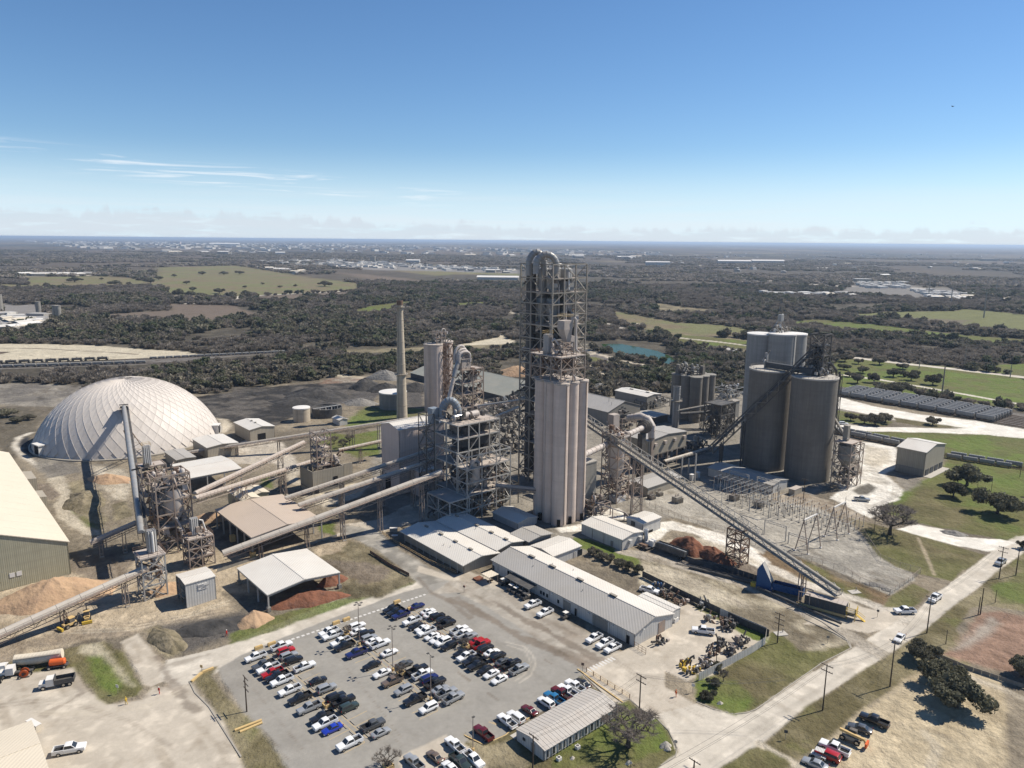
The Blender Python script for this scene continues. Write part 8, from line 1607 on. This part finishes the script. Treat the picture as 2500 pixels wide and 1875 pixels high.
for i,(k,a,b,w_) in enumerate(((11,850,1118,0),(11,1025,500,1),(11,1495,845,1),(11,1385,1655,1),(12,130,610,1))):
 g_ = P(k,a,b); t = thing('planter',('empty square ochre planter beside the black pickups','ochre planter with bare shrub near the crosswalk','ochre planter with small shrub in the middle rows','ochre planter with bushy bare shrub at the bottom edge','ochre planter with bare shrub among the red cars')[i],'planter',g_)
 mb = MB(); [mb.box(g_+U*x*.75+V*y*.75,1.7 if y else .2,.2 if y else 1.7,.75,GA) for x,y in ((1,0),(-1,0),(0,1),(0,-1))]; mb.build('box',M['ochre'],t); bbox('soil',g_,1.4,1.4,.55,M['bark'],t)
 if w_: tree(g_,7 if i == 3 else 4,4 if i == 3 else 2.8,f'small leafless shrub in the {ORD[i]} ochre planter','bare','shrub')
for i,(a,b) in enumerate(((255,622),(370,590),(930,405),(1020,375),(1460,222),(1580,280))): g_ = P(11,a,b); o = MB().box(g_,2.0,.7,.8,GA).build('barrier_block',M['ochre']); tag(o,f'{ORD[i]} ochre concrete block from the left behind the parked cars','barrier','ochre blocks along the crosswalk'); o.data.name = 'barrier_block'; g2 = MB().box(g_+ZZ*.8,1.7,.4,.12,GA).build('cap',M['ochre'],o)
def fence(name,label,pts,h=2.2,sp=3.0,mt='steel_dusty',rails=(1.0,),infill=None,pw=.08,rail_mt=None):
 t = thing(name,label,'fence',pts[0])
 for i in range(len(pts)-1):
  p,q = pts[i],pts[i+1]; n = max(1,round((q-p).length/sp))
  for j in range(n+(i == len(pts)-2)): x = p.lerp(q,j/n); member('post',x,x+ZZ*h,pw,M[mt],t)
  for r in rails: MB().bar(p+ZZ*h*r,q+ZZ*h*r,.06).build('rail',M[rail_mt or mt],t)
  if infill == 'mesh':
   a_ = [p+ZZ*.05,q+ZZ*.05,q+ZZ*h,p+ZZ*h]; MB().poly(a_).build('chain_link',MESH,t)
  elif infill:
   k = max(1,int((q-p).length/1.6))
   for j in range(k): x,y = p.lerp(q,j/k),p.lerp(q,(j+.97)/k); MB().bar(x+ZZ*h*.5,y+ZZ*h*.5,.07,h).build('panel',M[infill],t)
MESH = bpy.data.materials.new('chain_link'); MESH.use_nodes = True; t = MESH.node_tree; b_ = t.nodes['Principled BSDF']; b_.inputs['Base Color'].default_value = (.3,.3,.28,1); b_.inputs['Alpha'].default_value = .16
fence('chain_link_fence','chain link fence along the front of the substation',PP(9,(660,560),(1000,700),(1400,800),(1650,930),(1850,1000))+PP(10,(270,370),(650,490),(780,580),(1040,690)),1.9,3.2,infill='mesh'); fence('chain_link_fence','curved chain link fence behind the substation',PP(10,(1045,690),(1240,560),(1310,500),(1130,450),(960,380),(870,250),(780,110),(640,40)),1.9,3.2,infill='mesh')
fence('railing_fence','ochre railing with dark posts at the plant entrance',PP(12,(1185,820),(1560,1055)),1.15,2.1,'rust',(.95,.5,.15),pw=.14,rail_mt='ochre'); fence('railing_fence','long ochre railing along the office lawn',PP(7,(1545,1085),(1650,1160),(1950,1330),(2190,1435)),1.1,1.6,'rust',(.95,.5),pw=.12,rail_mt='ochre')
fence('compound_wall','grey sheet wall round the walled yard',PP(13,(205,325),(610,500),(598,580),(480,660),(290,760),(20,900)),2.0,3,'steel',(1.0,),'side'); fence('yard_fence','dark panel fence behind the long workshop',PP(9,(600,1170),(960,1350),(1280,1500),(1480,1600),(1700,1690)),1.9,3,'steel_dark',(1.0,),'side_dark'); fence('retaining_wall','low stained wall beside the plant street',PP(7,(1440,1250),(1620,1370),(1780,1450)),1.0,4,'rust',(1.0,),'rust')
fence('retaining_wall','black wall beside the clay heap leading to the blue hopper',PP(9,(1000,1060),(1300,1110),(1620,1215)),1.8,3,'steel_dark',(1.0,),'side_dark'); fence('barrier_wall','white topped barrier wall between red ground and sand lot',PP(10,(1440,1220),(1700,1330),(2212,1500),(2500,1600)),1.0,3,'conc',(1.0,),'conc'); fence('yard_gate','rusty open gate at the corner of the long workshop',PP(12,(1600,610),(1700,670)),1.6,1.2,'rust',(1,.6,.2)); fence('guard_rail','pale guard rail along the low dusty wall at the sheds',PP(7,(110,1415),(460,1300),(870,1190),(1150,1110)),.9,4,'conc',(1.0,),'conc')
# ------------------------------------------------------------------ heaps
def heap(name,label,c,rx,ry,h,mt,rot=0,seed=1,cat='heap'):
 r_ = np.random.RandomState(seed); n,m_ = 14,40; v = []; ph = r_.uniform(0,6,6)
 for i in range(n+1):
  t = i/n
  for j in range(m_):
   a = 2*math.pi*j/m_; k = 1+.13*math.sin(2*a+ph[0])+.08*math.sin(5*a+ph[1])+.05*math.sin(9*a+ph[2]+t*3); x,y = rx*k*t*math.cos(a),ry*k*t*math.sin(a); z = h*(1-t ** 1.25)*(1+.16*math.sin(3*a+ph[3]+t*5)*t)+h*.06*math.sin(x*2.1+ph[4])*math.cos(y*1.7+ph[5])*(1-t); X = x*math.cos(rot)-y*math.sin(rot); Y = x*math.sin(rot)+y*math.cos(rot); v.append((X,Y,max(z,0)-.12*(i == n)))
 f = [(i*m_+j,i*m_+(j+1) % m_,(i+1)*m_+(j+1) % m_,(i+1)*m_+j) for i in range(n) for j in range(m_)]; me = data_mesh(name,v,f,M[mt]); me.shade_smooth(); o = bpy.data.objects.new(name,me); COL.objects.link(o); o.location = (c.x,c.y,0); tag(o,label,cat); return o
for nm,l,(k,a,b),rx,ry,h,mt,rot in (('clay_heap','bright red clay heap behind the dark trailer',(9,1010,930),7.5,5.5,4.6,'redpile',-.8),('clay_heap','brown clay heap right of the bright red heap',(9,1215,1000),7.5,4.5,3.6,'redpile',-.8),('soil_heap','dark soil heap below the brown clay heap',(9,1190,1080),7,3.2,1.8,'coalpile',-.7),('clay_heap','long red clay heap under the pale shed beside the car park',(11,700,200),10,4.2,2.8,'redpile',.35),('clay_heap','small red clay heap at the right end of the pale shed',(7,1110,1500),4.5,3.2,3.0,'redpile',.6),
 ('sand_heap','wide orange sand heap before the cream hall',(6,470,715),16,8,6.0,'sandpile',.35),('sand_heap','tan sand heap at the left leg of the pale shed',(11,215,385),4.6,3.6,3.2,'sandpile',.6),('sand_heap','sandy bank under the screening tower',(6,1480,640),7,4,2.2,'sandpile',.8),('sand_heap','sandy mound left of the dusty shed',(7,40,960),8,4,3.0,'sandpile',.5),
 ('coal_heap','pointed dark heap in the coal yard centre',(2,1045,880),13,10,7,'coalpile',0),('coal_heap','broad dark heap in the left of the coal yard',(2,620,960),26,13,6.5,'coalpile',-.3),('coal_heap','dark heap right behind the wide pale tank',(2,1215,905),12,8,5.5,'coalpile',.3),('coal_heap','dark heap between chimney and pink round silo',(2,1480,900),13,8,5.5,'coalpile',.2),('rubble_heap','grey rubble heap behind the coal yard',(2,1215,800),14,9,6.5,'greypile',0),('rubble_heap','grey rubble mound before the wide pale tank',(2,1000,1020),12,7,3.6,'greypile',0),('rubble_heap','long grey bank beside the coal yard',(2,460,1010),20,8,3.5,'coalpile',-.2),('rubble_heap','grey rubble bank below the curving dirt tracks',(4,230,680),14,7,4.5,'greypile',-.6),
 ('coal_heap','low black heap spread beside the pale shed',(6,1900,960),11,5,1.6,'coalpile',.4),('brush_bank','dark scrubby bank beside the grey mud ground',(6,1450,1080),9,3.2,2.0,'scrubpile',-.75),('brush_bank','scrubby mound left of the dirt tracks by the dome',(1,740,1160),15,7,3.5,'scrubpile',-.9),('sand_heap','eroded tan bank in front of the dome',(1,960,970),12,5,2.6,'sandpile',-.4),('sand_heap','orange sand heap behind the green roofed hall',(3,930,1195),20,9,7,'sandpile',0),('gravel_heap','small grey gravel heap inside the substation fence',(10,910,600),3.2,1.8,.8,'greypile',-.4),('gravel_heap','smaller gravel heap at the substation fence corner',(10,1020,640),2,1.4,.6,'greypile',-.4),('gravel_heap','pale gravel mound beside the lime road junction',(5,1600,1580),4.5,2.4,1.2,'greypile',-.3)):
 if mt == 'scrubpile' and mt not in M: M[mt] = mat('scrubby_soil',(.16,.135,.085),.95,.3,.4,bump=.6,bscale=.6,dirt=(.30,.25,.17),dirt_amt=.7)
 heap(nm,l,P(k,a,b),rx,ry,h,mt,rot,seed=int(a))
# rocks on the lawns
for i,(k,a,b,s_) in enumerate(((12,1745,1235,.8),(12,1870,1470,1.3),(12,1890,1500,.8),(13,205,1100,.8),(12,1060,1580,.7),(12,1550,1620,.8))):
 o = heap('boulder',f'{("pale", "large pale", "small pale", "dark", "flat pale", "rounded")[i]} boulder {("by the bend of the lawn", "beside the stop sign", "under the large boulder", "on the grass corner tip", "between trailer and tree", "at the road edge of the lawn")[i]}',P(k,a,b),s_,s_*.7,s_*.9,'rock',.5,i,'boulder')
# ------------------------------------------------------------------ blue hopper and conveyor housing
def hopper_line():
 t = thing('tipping_hopper','bright blue tipping hopper with raised lid plate beside the conveyor foot','hopper',P(9,1800,1330)); b0 = P(9,1735,1240,2.4); b1 = P(9,2000,1305,2.4); e = (b1-b0).normalized(); s = Vector((-e.y,e.x,0)); s = s if s.y > 0 else -s; L = (b1-b0).length; mb = MB(); z0,z1 = Vector((0,0,-1.4)),Vector((0,0,.5)); w = 2.6
 g = lambda x,y,z: b0+e*x+s*y+ZZ*z
 for (x0,y0,x1,y1) in ((0,0,L,0),(L,0,L,w),(L,w,0,w),(0,w,0,0)): mb.add([g(x0,y0,-1.5),g(x1,y1,-1.5),g(x1,y1,.5),g(x0,y0,.5)]+[g(x0+(.12 if x0 == 0 else -.12),y0+(.12 if y0 == 0 else -.12),.5),g(x1+(.12 if x1 == 0 else -.12),y1+(.12 if y1 == 0 else -.12),.5)],[(0,1,2,3),(3,2,5,4)])
 mb.build('tank_wall',M['blue'],t); mb = MB(); [mb.bar(g(L*i/12,-.06,-1.4),g(L*i/12,-.06,.45),.1) for i in range(13)]; mb.build('ribs',M['blue'],t); MB().poly([g(.1,.1,-.4),g(L-.1,.1,-.4),g(L-.1,w-.1,-.4),g(.1,w-.1,-.4)]).build('load',M['steel_dark'],t)
 lid = [g(-.4,0,.4),g(-.4,w,.4),g(-3.2,w,5.6),g(-3.2,0,5.6)]; MB().poly([v+Vector((0,0,0)) for v in lid],.25).build('raised_lid',M['steel_light'],t); MB().add([g(-.4,-.1,.5),g(-3.2,-.1,5.6),g(-4.6,-.1,3.6),g(-4.6,-.1,-2.2),g(0,-.1,-2.2),g(-.4,w,.5),g(-3.2,w,5.6),g(-4.6,w,3.6),g(-4.6,w,-2.2),g(0,w,-2.2)],[(0,1,2,3,4),(9,8,7,6,5),(2,1,6,7),(3,2,7,8)]).build('side_plate',M['blue'],t); bbox('yellow_block',g(-5.6,1,-2.3),1.4,1.4,1.2,M['yellow'],t,math.atan2(e.y,e.x)); mb = MB(); [mb.box(g(x,y,-2.4),.3,.3,1.0) for x in (.4,L-.4) for y in (.2,w-.2)]; mb.build('legs',M['steel_dark'],t)
 r0 = P(10,305,680,4.0); r1 = P(10,665,778,4.0); e = (r1-r0).normalized(); s = Vector((-e.y,e.x,0)); s = s if s.y > 0 else -s; L = (r1-r0).length; h = thing('feeder_housing','dark green clad feeder housing with pale flat roof and yellow stairs','machine house',Vector((r0.x,r0.y,0))); g = lambda x,y,z: Vector((r0.x,r0.y,0))+e*x+s*y+ZZ*z; an = math.atan2(e.y,e.x)
 MB().box(g(L/2,1.2,.8),L,2.8,3.1,an).build('casing',M['side_dark'],h); n = 9
 for i in range(n): MB().box(g(L*(i+.5)/n,1.2,3.95),L/n-.06,3.2,.1,an).build('roof_panel',M['deck'],h); MB().box(g(L*(i+.5)/n,-.26,.9),.12,.1,2.95,an).build('rib',M['steel_dark'],h)
 MB().box(g(L/2-1,-.3,.5),L+2,.25,.7,an).build('kick_plate',M['ochre'],h)
 for (x,y) in ((L+.3,0),(L+2.4,0),(L+2.4,2.6),(L+.3,2.6)): member('post',g(x,y,0),g(x,y,3.6),.12,M['yellow'],h)
 for z in (1.3,2.4): MB().poly([g(L,0,z),g(L+2.5,0,z),g(L+2.5,2.6,z),g(L,2.6,z)],.08).build('landing',M['steel'],h); railing(h,[g(L,0,z),g(L+2.5,0,z),g(L+2.5,2.6,z)],'yellow',closed=False,w=.09)
 mb = MB(); mb.bar(g(L+2.4,1.8,1.3),g(L+4.6,1.8,0),1.0,.1); mb.bar(g(L+2.4,1.3,2.3),g(L+4.6,1.3,1.0),.09); mb.bar(g(L+2.4,2.3,2.3),g(L+4.6,2.3,1.0),.09); [mb.bar(g(L+2.4+.44*i,1.3,1.3-.26*i),g(L+2.4+.44*i,2.3,1.3-.26*i),.3,.06) for i in range(6)]; mb.build('stair',M['yellow'],h)
 fr = MB(); [fr.bar(g(x,y,0),g(x,y,4.6),.22) for x in (-1.6,1.4) for y in (-.3,2.8)]; [fr.bar(g(-1.6,y,4.5),g(1.4,y,4.5),.2) for y in (-.3,2.8)]; fr.build('portal_frame',M['steel_dusty'],h)
 c0 = P(9,1010,1085,.6); c1 = P(9,1590,1225,.6); pr = thing('belt_feeder','black low belt feeder beside the clay heaps','conveyor',c0); MB().bar(c0,c1,.9,.5).build('belt',M['steel_dark'],pr); railing(pr,[c0-V*.4,c1-V*.4],'steel_dark',.8,closed=False); c2 = P(9,1600,1260,.8); c3 = P(10,620,935,.8); pipe(pr,[c2,c3],.35,'steel_dark',8,'pipe')
 q = P(9,1900,1210);
hopper_line()
# ------------------------------------------------------------------ substation
def substation():
 r_ = random.Random(4); n = 0
 for a,b,nx,ny,dx,dy,h in ((1290,520,9,5,3.0,4.0,4.2),(1780,640,10,5,2.8,3.6,3.4),(1220,420,9,4,3.0,3.0,5.0)):
  o = P(9,a,b)
  for i in range(nx):
   t = thing('bus_support',f'{ORD[i]} row of bus posts in the {("left", "right", "rear")[n]} bay of the substation','bus support',o+V*dx*i,'substation bus supports')
   for j in range(ny): x = o+V*dx*i+U*dy*j; member('post',x,x+ZZ*h,.15,M['steel_light'],t); MB().tube([x+ZZ*h,x+ZZ*(h+.9)],.12,6).build('insulator',M['rust'],t); member('footing',x,x+ZZ*.3,.5,M['kerb'],t)
   p = o+V*dx*i+ZZ*(h+.9); member('bus_bar',p,p+U*dy*(ny-1),.10,M['steel_light'],t)
   if i < nx-1: member('bus_bar',p+U*dy,p+U*dy+V*dx,.09,M['steel_light'],t)
  n += 1
 for i,(a,b,w,hh,l) in enumerate(((1350,390,9,7.5,'left steel gantry before the low white building'),(1590,450,9.5,7.5,'right steel gantry before the low white building'),(1660,800,8,5.4,'front steel gantry of the substation'),(1530,610,8,6,'middle steel gantry of the substation'),(1870,880,7,4,'small front gantry left of the A-frames'))):
  g0 = P(9,a,b); t = thing('gantry',l,'gantry',g0)
  for x in (0,w): member('column',g0+V*x,g0+V*x+ZZ*hh,.26,M['steel_light'],t)
  for z in (hh,hh-.7): member('beam',g0+ZZ*z,g0+V*w+ZZ*z,.16,M['steel_light'],t)
  for j in range(6): member('brace',g0+V*w*j/6+ZZ*(hh-(.7 if j % 2 else 0)),g0+V*w*(j+1)/6+ZZ*(hh-(0 if j % 2 else .7)),.09,M['steel_light'],t)
 for i,(fa,ta_,l) in enumerate((((9,1985,960),(9,2008,690),'left tall A-frame with white crossbar in the substation'),((10,530,195),(10,600,-90),'right tall A-frame of the substation'))):
  g0 = P(*fa); h = 11.3; t = thing('a_frame',l,'gantry',g0)
  for s_ in (0,8.6):
   ap = g0+U*s_+ZZ*h
   for d in (-1,1): member('leg',g0+U*s_+V*d*2.3,ap,.26,M['steel_dusty'],t); bbox('footing',g0+U*s_+V*d*2.3,.7,.7,.35,M['white'],t)
   for z in (.35,.65): member('brace',g0+U*s_-V*2.3*(1-z)+ZZ*h*z,g0+U*s_+V*2.3*(1-z)+ZZ*h*z,.14,M['steel_dusty'],t)
   member('mast',ap,ap+ZZ*2,.12,M['steel_dusty'],t)
  member('crossbar',g0+ZZ*h,g0+U*8.6+ZZ*h,.42,M['white'],t)
 for a,b,s_,l in ((900,520,2.4,'grey transformer left of the truss conveyor trestle'),(1390,500,2.2,'dark transformer in the substation'),(1610,560,2.2,'dark transformer at the right of the substation'),(745,460,1.6,'tall grey switch cabinet in the substation'),(675,490,1.8,'low brown cabinet near the control building')):
  g0 = P(9,a,b); t = thing('transformer',l,'transformer',g0); bbox('tank',g0,s_*1.5,s_,s_,M['steel' if 'grey' in l else 'machine'],t)
  for k in range(6): bbox('radiator_fin',g0+U*(k*.35-.9)*s_*.7+V*s_*.72,.12,.6,s_*.8,M['steel'],t)
  for k in (-1,0,1): MB().tube([g0+U*k*s_*.4+ZZ*s_,g0+U*k*s_*.45+ZZ*(s_+1)],.12,6).build('bushing',M['rust'],t)
 for a,b,l in ((1030,330,'left white cabinet at the edge of the silo shade'),(1080,310,'right white cabinet at the edge of the silo shade')): g0 = P(9,a,b); t = thing('cabinet',l,'cabinet',g0); bbox('casing',g0,1.6,1.4,2.6,M['side'],t); bbox('lid',g0+ZZ*2.6,1.8,1.6,.1,M['white'],t)
 g0 = P(9,1930,445); t = thing('generator','cream generator container at the foot of the right big silo','container',g0); bbox('casing',g0,6,2.6,2.4,M['side_tan'],t); bbox('roof_plate',g0+ZZ*2.4,6.2,2.8,.1,M['deck'],t); bbox('door_opening',g0-V*1.33,1,.1,2,M['black'],t)
substation()
# ------------------------------------------------------------------ clutter of the walled yard, each pile a thing
r_ = random.Random(9)
for i,(k,a,b,l,mts) in enumerate(((13,240,395,'rusty machine parts stacked at the sheet wall',('rust','steel_dark')),(13,280,455,'dark machine lying in the walled yard',('steel_dark','machine')),(13,200,590,'black air compressor in the walled yard',('steel_dark',)),(13,130,670,'dark scrap bundle in the walled yard',('steel_dark','rust')),(13,400,580,'rusty scrap pile before the sheet wall bend',('machine','steel_dark','steel_dusty')),(13,300,660,'long scrap pile along the sheet wall',('steel_dark','steel_dusty','machine')),(13,90,750,'pallets and steel in the yard corner',('rust','deck','steel_dark')),(13,20,790,'pale crates beside the yellow racks',('white','deck','steel')),(12,2020,760,'yellow pipe racks behind the rusty fence',('yellow','steel_dark','rust')),(12,2100,830,'right yellow pipe rack in the walled yard',('yellow','yellow','steel_dark')),(9,780,1330,'rusty skips in the row behind the long workshop',('machine','steel_dark')),(9,850,1370,'second rusty skip behind the long workshop',('rust','steel_dark')),(9,930,1410,'brown skip behind the long workshop',('rust','deck')),(9,1180,1540,'stack of long steel pipes in the yard',('steel','steel_light','rust')),(9,1330,1600,'tangled scrap by the dark panel fence',('machine','steel_dark','rust')),(12,1820,560,'salvage and drums against the workshop end wall',('deck','rust','steel_dark')),(9,720,1265,'blue tarp load beside the white pickup',('blue','steel')),(13,60,260,'pipes racked at the top of the walled yard',('steel_light','steel','white')))):
 g0 = P(k,a,b); t = thing('scrap_pile',l,'scrap pile',g0); clutter(t,g0-U*2+V*1.5,-V*3,U*4.5,.0,.8,14,mts,200+i,.85)
# small things: signs, people, kiosk, rocks
def sign(k,a,b,l,mt='steel_light',h=2.2,w=.7,shape='box'):
 g0 = P(k,a,b); t = thing('road_sign',l,'sign',g0); member('post',g0,g0+ZZ*h,.08,M['steel'],t); d = Vector((-.3,-.95,0))
 if shape == 'box': MB().box(g0+d*.07+ZZ*(h-w),w,.05,w,math.atan2(d.y,d.x)+math.pi/2).build('plate',M[mt],t)
 else: MB().tube([g0+d*.05+ZZ*(h-.3),g0+d*.1+ZZ*(h-.3)],.38,8).build('plate',M[mt],t)
for k,a,b,l,mt,sh in ((12,1958,1500,'stop sign seen from behind at the lawn tip','steel_light','oct'),(11,2045,130,'small red stop sign above the car park','red','oct'),(12,118,130,'second small sign on the shop road','rust','oct'),(10,500,1110,'square blue-grey sign on the grass triangle','steel','box'),(6,1028,1545,'white sign on the grass hump','white','box'),(6,1760,1370,'ochre diamond sign at the lane mouth','ochre','box'),(10,935,880,'round sign post on the concrete apron','steel_dark','oct'),(13,775,1410,'black backed sign at the road verge','steel_dark','box'),(12,2110,1000,'white notice sign at the grass corner','white','box'),(12,1150,815,'small warning sign at the end of the ochre railing','rust','box')): sign(k,a,b,l,mt,shape=sh)
def person(k,a,b,l,mt,hat='white',face=0.0):
 g0 = P(k,a,b); t = thing('person',l,'person',g0,None,face); me = bpy.data.meshes.new('body')
 vs = [(0,0,.95),(0,.10,.90),(.12,.13,.50),(.02,.14,.08),(.16,.14,.03),(0,-.10,.90),(-.14,-.13,.50),(-.26,-.13,.10),(-.14,-.13,.03),(0,0,1.2),(0,0,1.42),(0,.2,1.40),(.05,.28,1.12),(.18,.26,.92),(0,-.2,1.40),(-.03,-.28,1.12),(.08,-.28,.88),(.01,0,1.52),(.01,0,1.60)]
 es = [(0,1),(1,2),(2,3),(3,4),(0,5),(5,6),(6,7),(7,8),(0,9),(9,10),(10,11),(11,12),(12,13),(10,14),(14,15),(15,16),(10,17),(17,18)]; rad = [.15,.10,.075,.055,.045,.10,.075,.055,.045,.15,.14,.07,.055,.045,.07,.055,.045,.06,.05]
 me.from_pydata(vs,es,[]); me.materials.append(M[mt]); o = bpy.data.objects.new('body',me); COL.objects.link(o); o.parent = t; md = o.modifiers.new('skin','SKIN'); sv = me.skin_vertices[0].data
 for i,r in enumerate(rad): sv[i].radius = (r,r)
 sv[0].use_root = True; sb = o.modifiers.new('sub','SUBSURF'); sb.levels = sb.render_levels = 1
 hd = MB().lathe((0.02,0,1.56),[(.05,-.02),(.085,.05),(.10,.13),(.09,.2),(.04,.25)],10).build('head',M['skin'],t,True,local=True); MB().lathe((.02,0,1.70),[(.15,0),(.125,.02),(.115,.09),(.05,.14)],12).build('hard_hat',M[hat],t,True,local=True)
 MB().box((.12,0,1.66),.03,.10,.03).build('face',M['skin'],hd,local=True); return t
person(12,1962,1040,'person in red coveralls and hard hat walking at the plant gate','orange','orange',-2.5); person(6,1388,1550,'person in red vest and hard hat crossing the left lane','red','white',-2.0); person(6,1100,1640,'person in yellow high visibility clothes at the grass hump','yellow','yellow',2.6); person(6,1975,1045,'person in pinkish red at the edge of the dark ground','red','white',0)
g0 = P(8,880,1640); t = thing('smoking_shelter','little shelter with pale curved roof beside the long workshop','shelter',g0); lattice(t,g0-U*1.5+V*1.5,-V*3,U*3.2,[0,2.3],1,1,.1,.1,'steel_dusty',dens=0); MB().poly([g0+ZZ*2.45+U*x+V*y for x,y in ((-1.9,1.8),(1.9,1.8),(1.9,-1.8),(-1.9,-1.8))],.12).build('roof',M['roof_cream'],t); bbox('bench',g0,2,.5,.5,M['wood'],t)
o = MB().box(P(8,775,1620),2.6,2.0,.5,GA).build('loading_ramp',M['redpile']); tag(o,'small red ramp beside the pale curved shelter','ramp')
for i,(a,b) in enumerate(((1645,1070),(1655,1105))): g0 = P(7,a,b); o = MB().box(g0,2.6-i*.6,1.0,1.6-i*1.2,0).build('monument_sign',M['conc']); tag(o,('grey monument slab on the office lawn','low white bench before the monument slab')[i],'monument'); MB().box(g0+ZZ*(1.6-i*1.2),2.7-i*.6,1.1,.1,0).build('cap',M['white'],o)
for i,(k,a,b) in enumerate(((10,735,662),(13,735,490))): g0 = P(k,a,b); o = MB().box(g0,3.2,2.2,.15,.2).build('concrete_pad',M['slab']); tag(o,('pale square pad on the brown verge by the substation fence','pale square pad at the three arm utility pole')[i],'pad'); MB().tube([g0+ZZ*.15+U,g0+U+ZZ*1.2],.12,8).build('valve',M['steel'],o)
for k,pts,l in ((11,((45,1330),(280,1240)),'upper pale culvert pipe at the car park verge'),(11,((90,1345),(285,1262)),'lower pale culvert pipe at the car park verge')): o = MB().tube([P(k,*pts[0],.25),P(k,*pts[1],.25)],.28,10).build('culvert_pipe',M['ochre']); tag(o,l,'pipe')
o = bpy.data.objects.new('bird',data_mesh('bird',[(0,0,0),(.5,.1,.25),(.3,.3,.05),(-.5,.1,.25),(-.3,.3,.05),(0,.5,.02),(0,-.3,.05),(0,.1,-.1)],[(0,1,2),(0,3,4),(0,2,5),(0,5,4),(0,6,1),(0,3,6),(7,5,2),(7,4,5),(7,6,5)],M['steel_dark'])); COL.objects.link(o); q = ray(0,2059,230); o.location = Vector((0,0,ALT))+q*(90/q.length); o.scale = (.35,)*3; tag(o,'tiny dark bird gliding in the blue sky at right','bird')
# ------------------------------------------------------------------ air
hz = MB(); hz.add([(x,y,z) for z in (-1.5,103.5) for x,y in ((-45000,-2500),(45000,-2500),(45000,62000),(-45000,62000))],[(3,2,1,0),(4,5,6,7),(0,1,5,4),(1,2,6,5),(2,3,7,6),(3,0,4,7)])
hm = bpy.data.materials.new('haze'); hm.use_nodes = True; t = hm.node_tree; t.nodes.clear(); pv = N(t,'ShaderNodeVolumePrincipled'); pv.inputs['Color'].default_value = (.62,.78,1,1); pv.inputs['Density'].default_value = .00006; pv.inputs['Anisotropy'].default_value = .2
t.links.new(pv.outputs[0],N(t,'ShaderNodeOutputMaterial').inputs['Volume']); o = hz.build('haze',hm); o['kind'] = 'stuff'
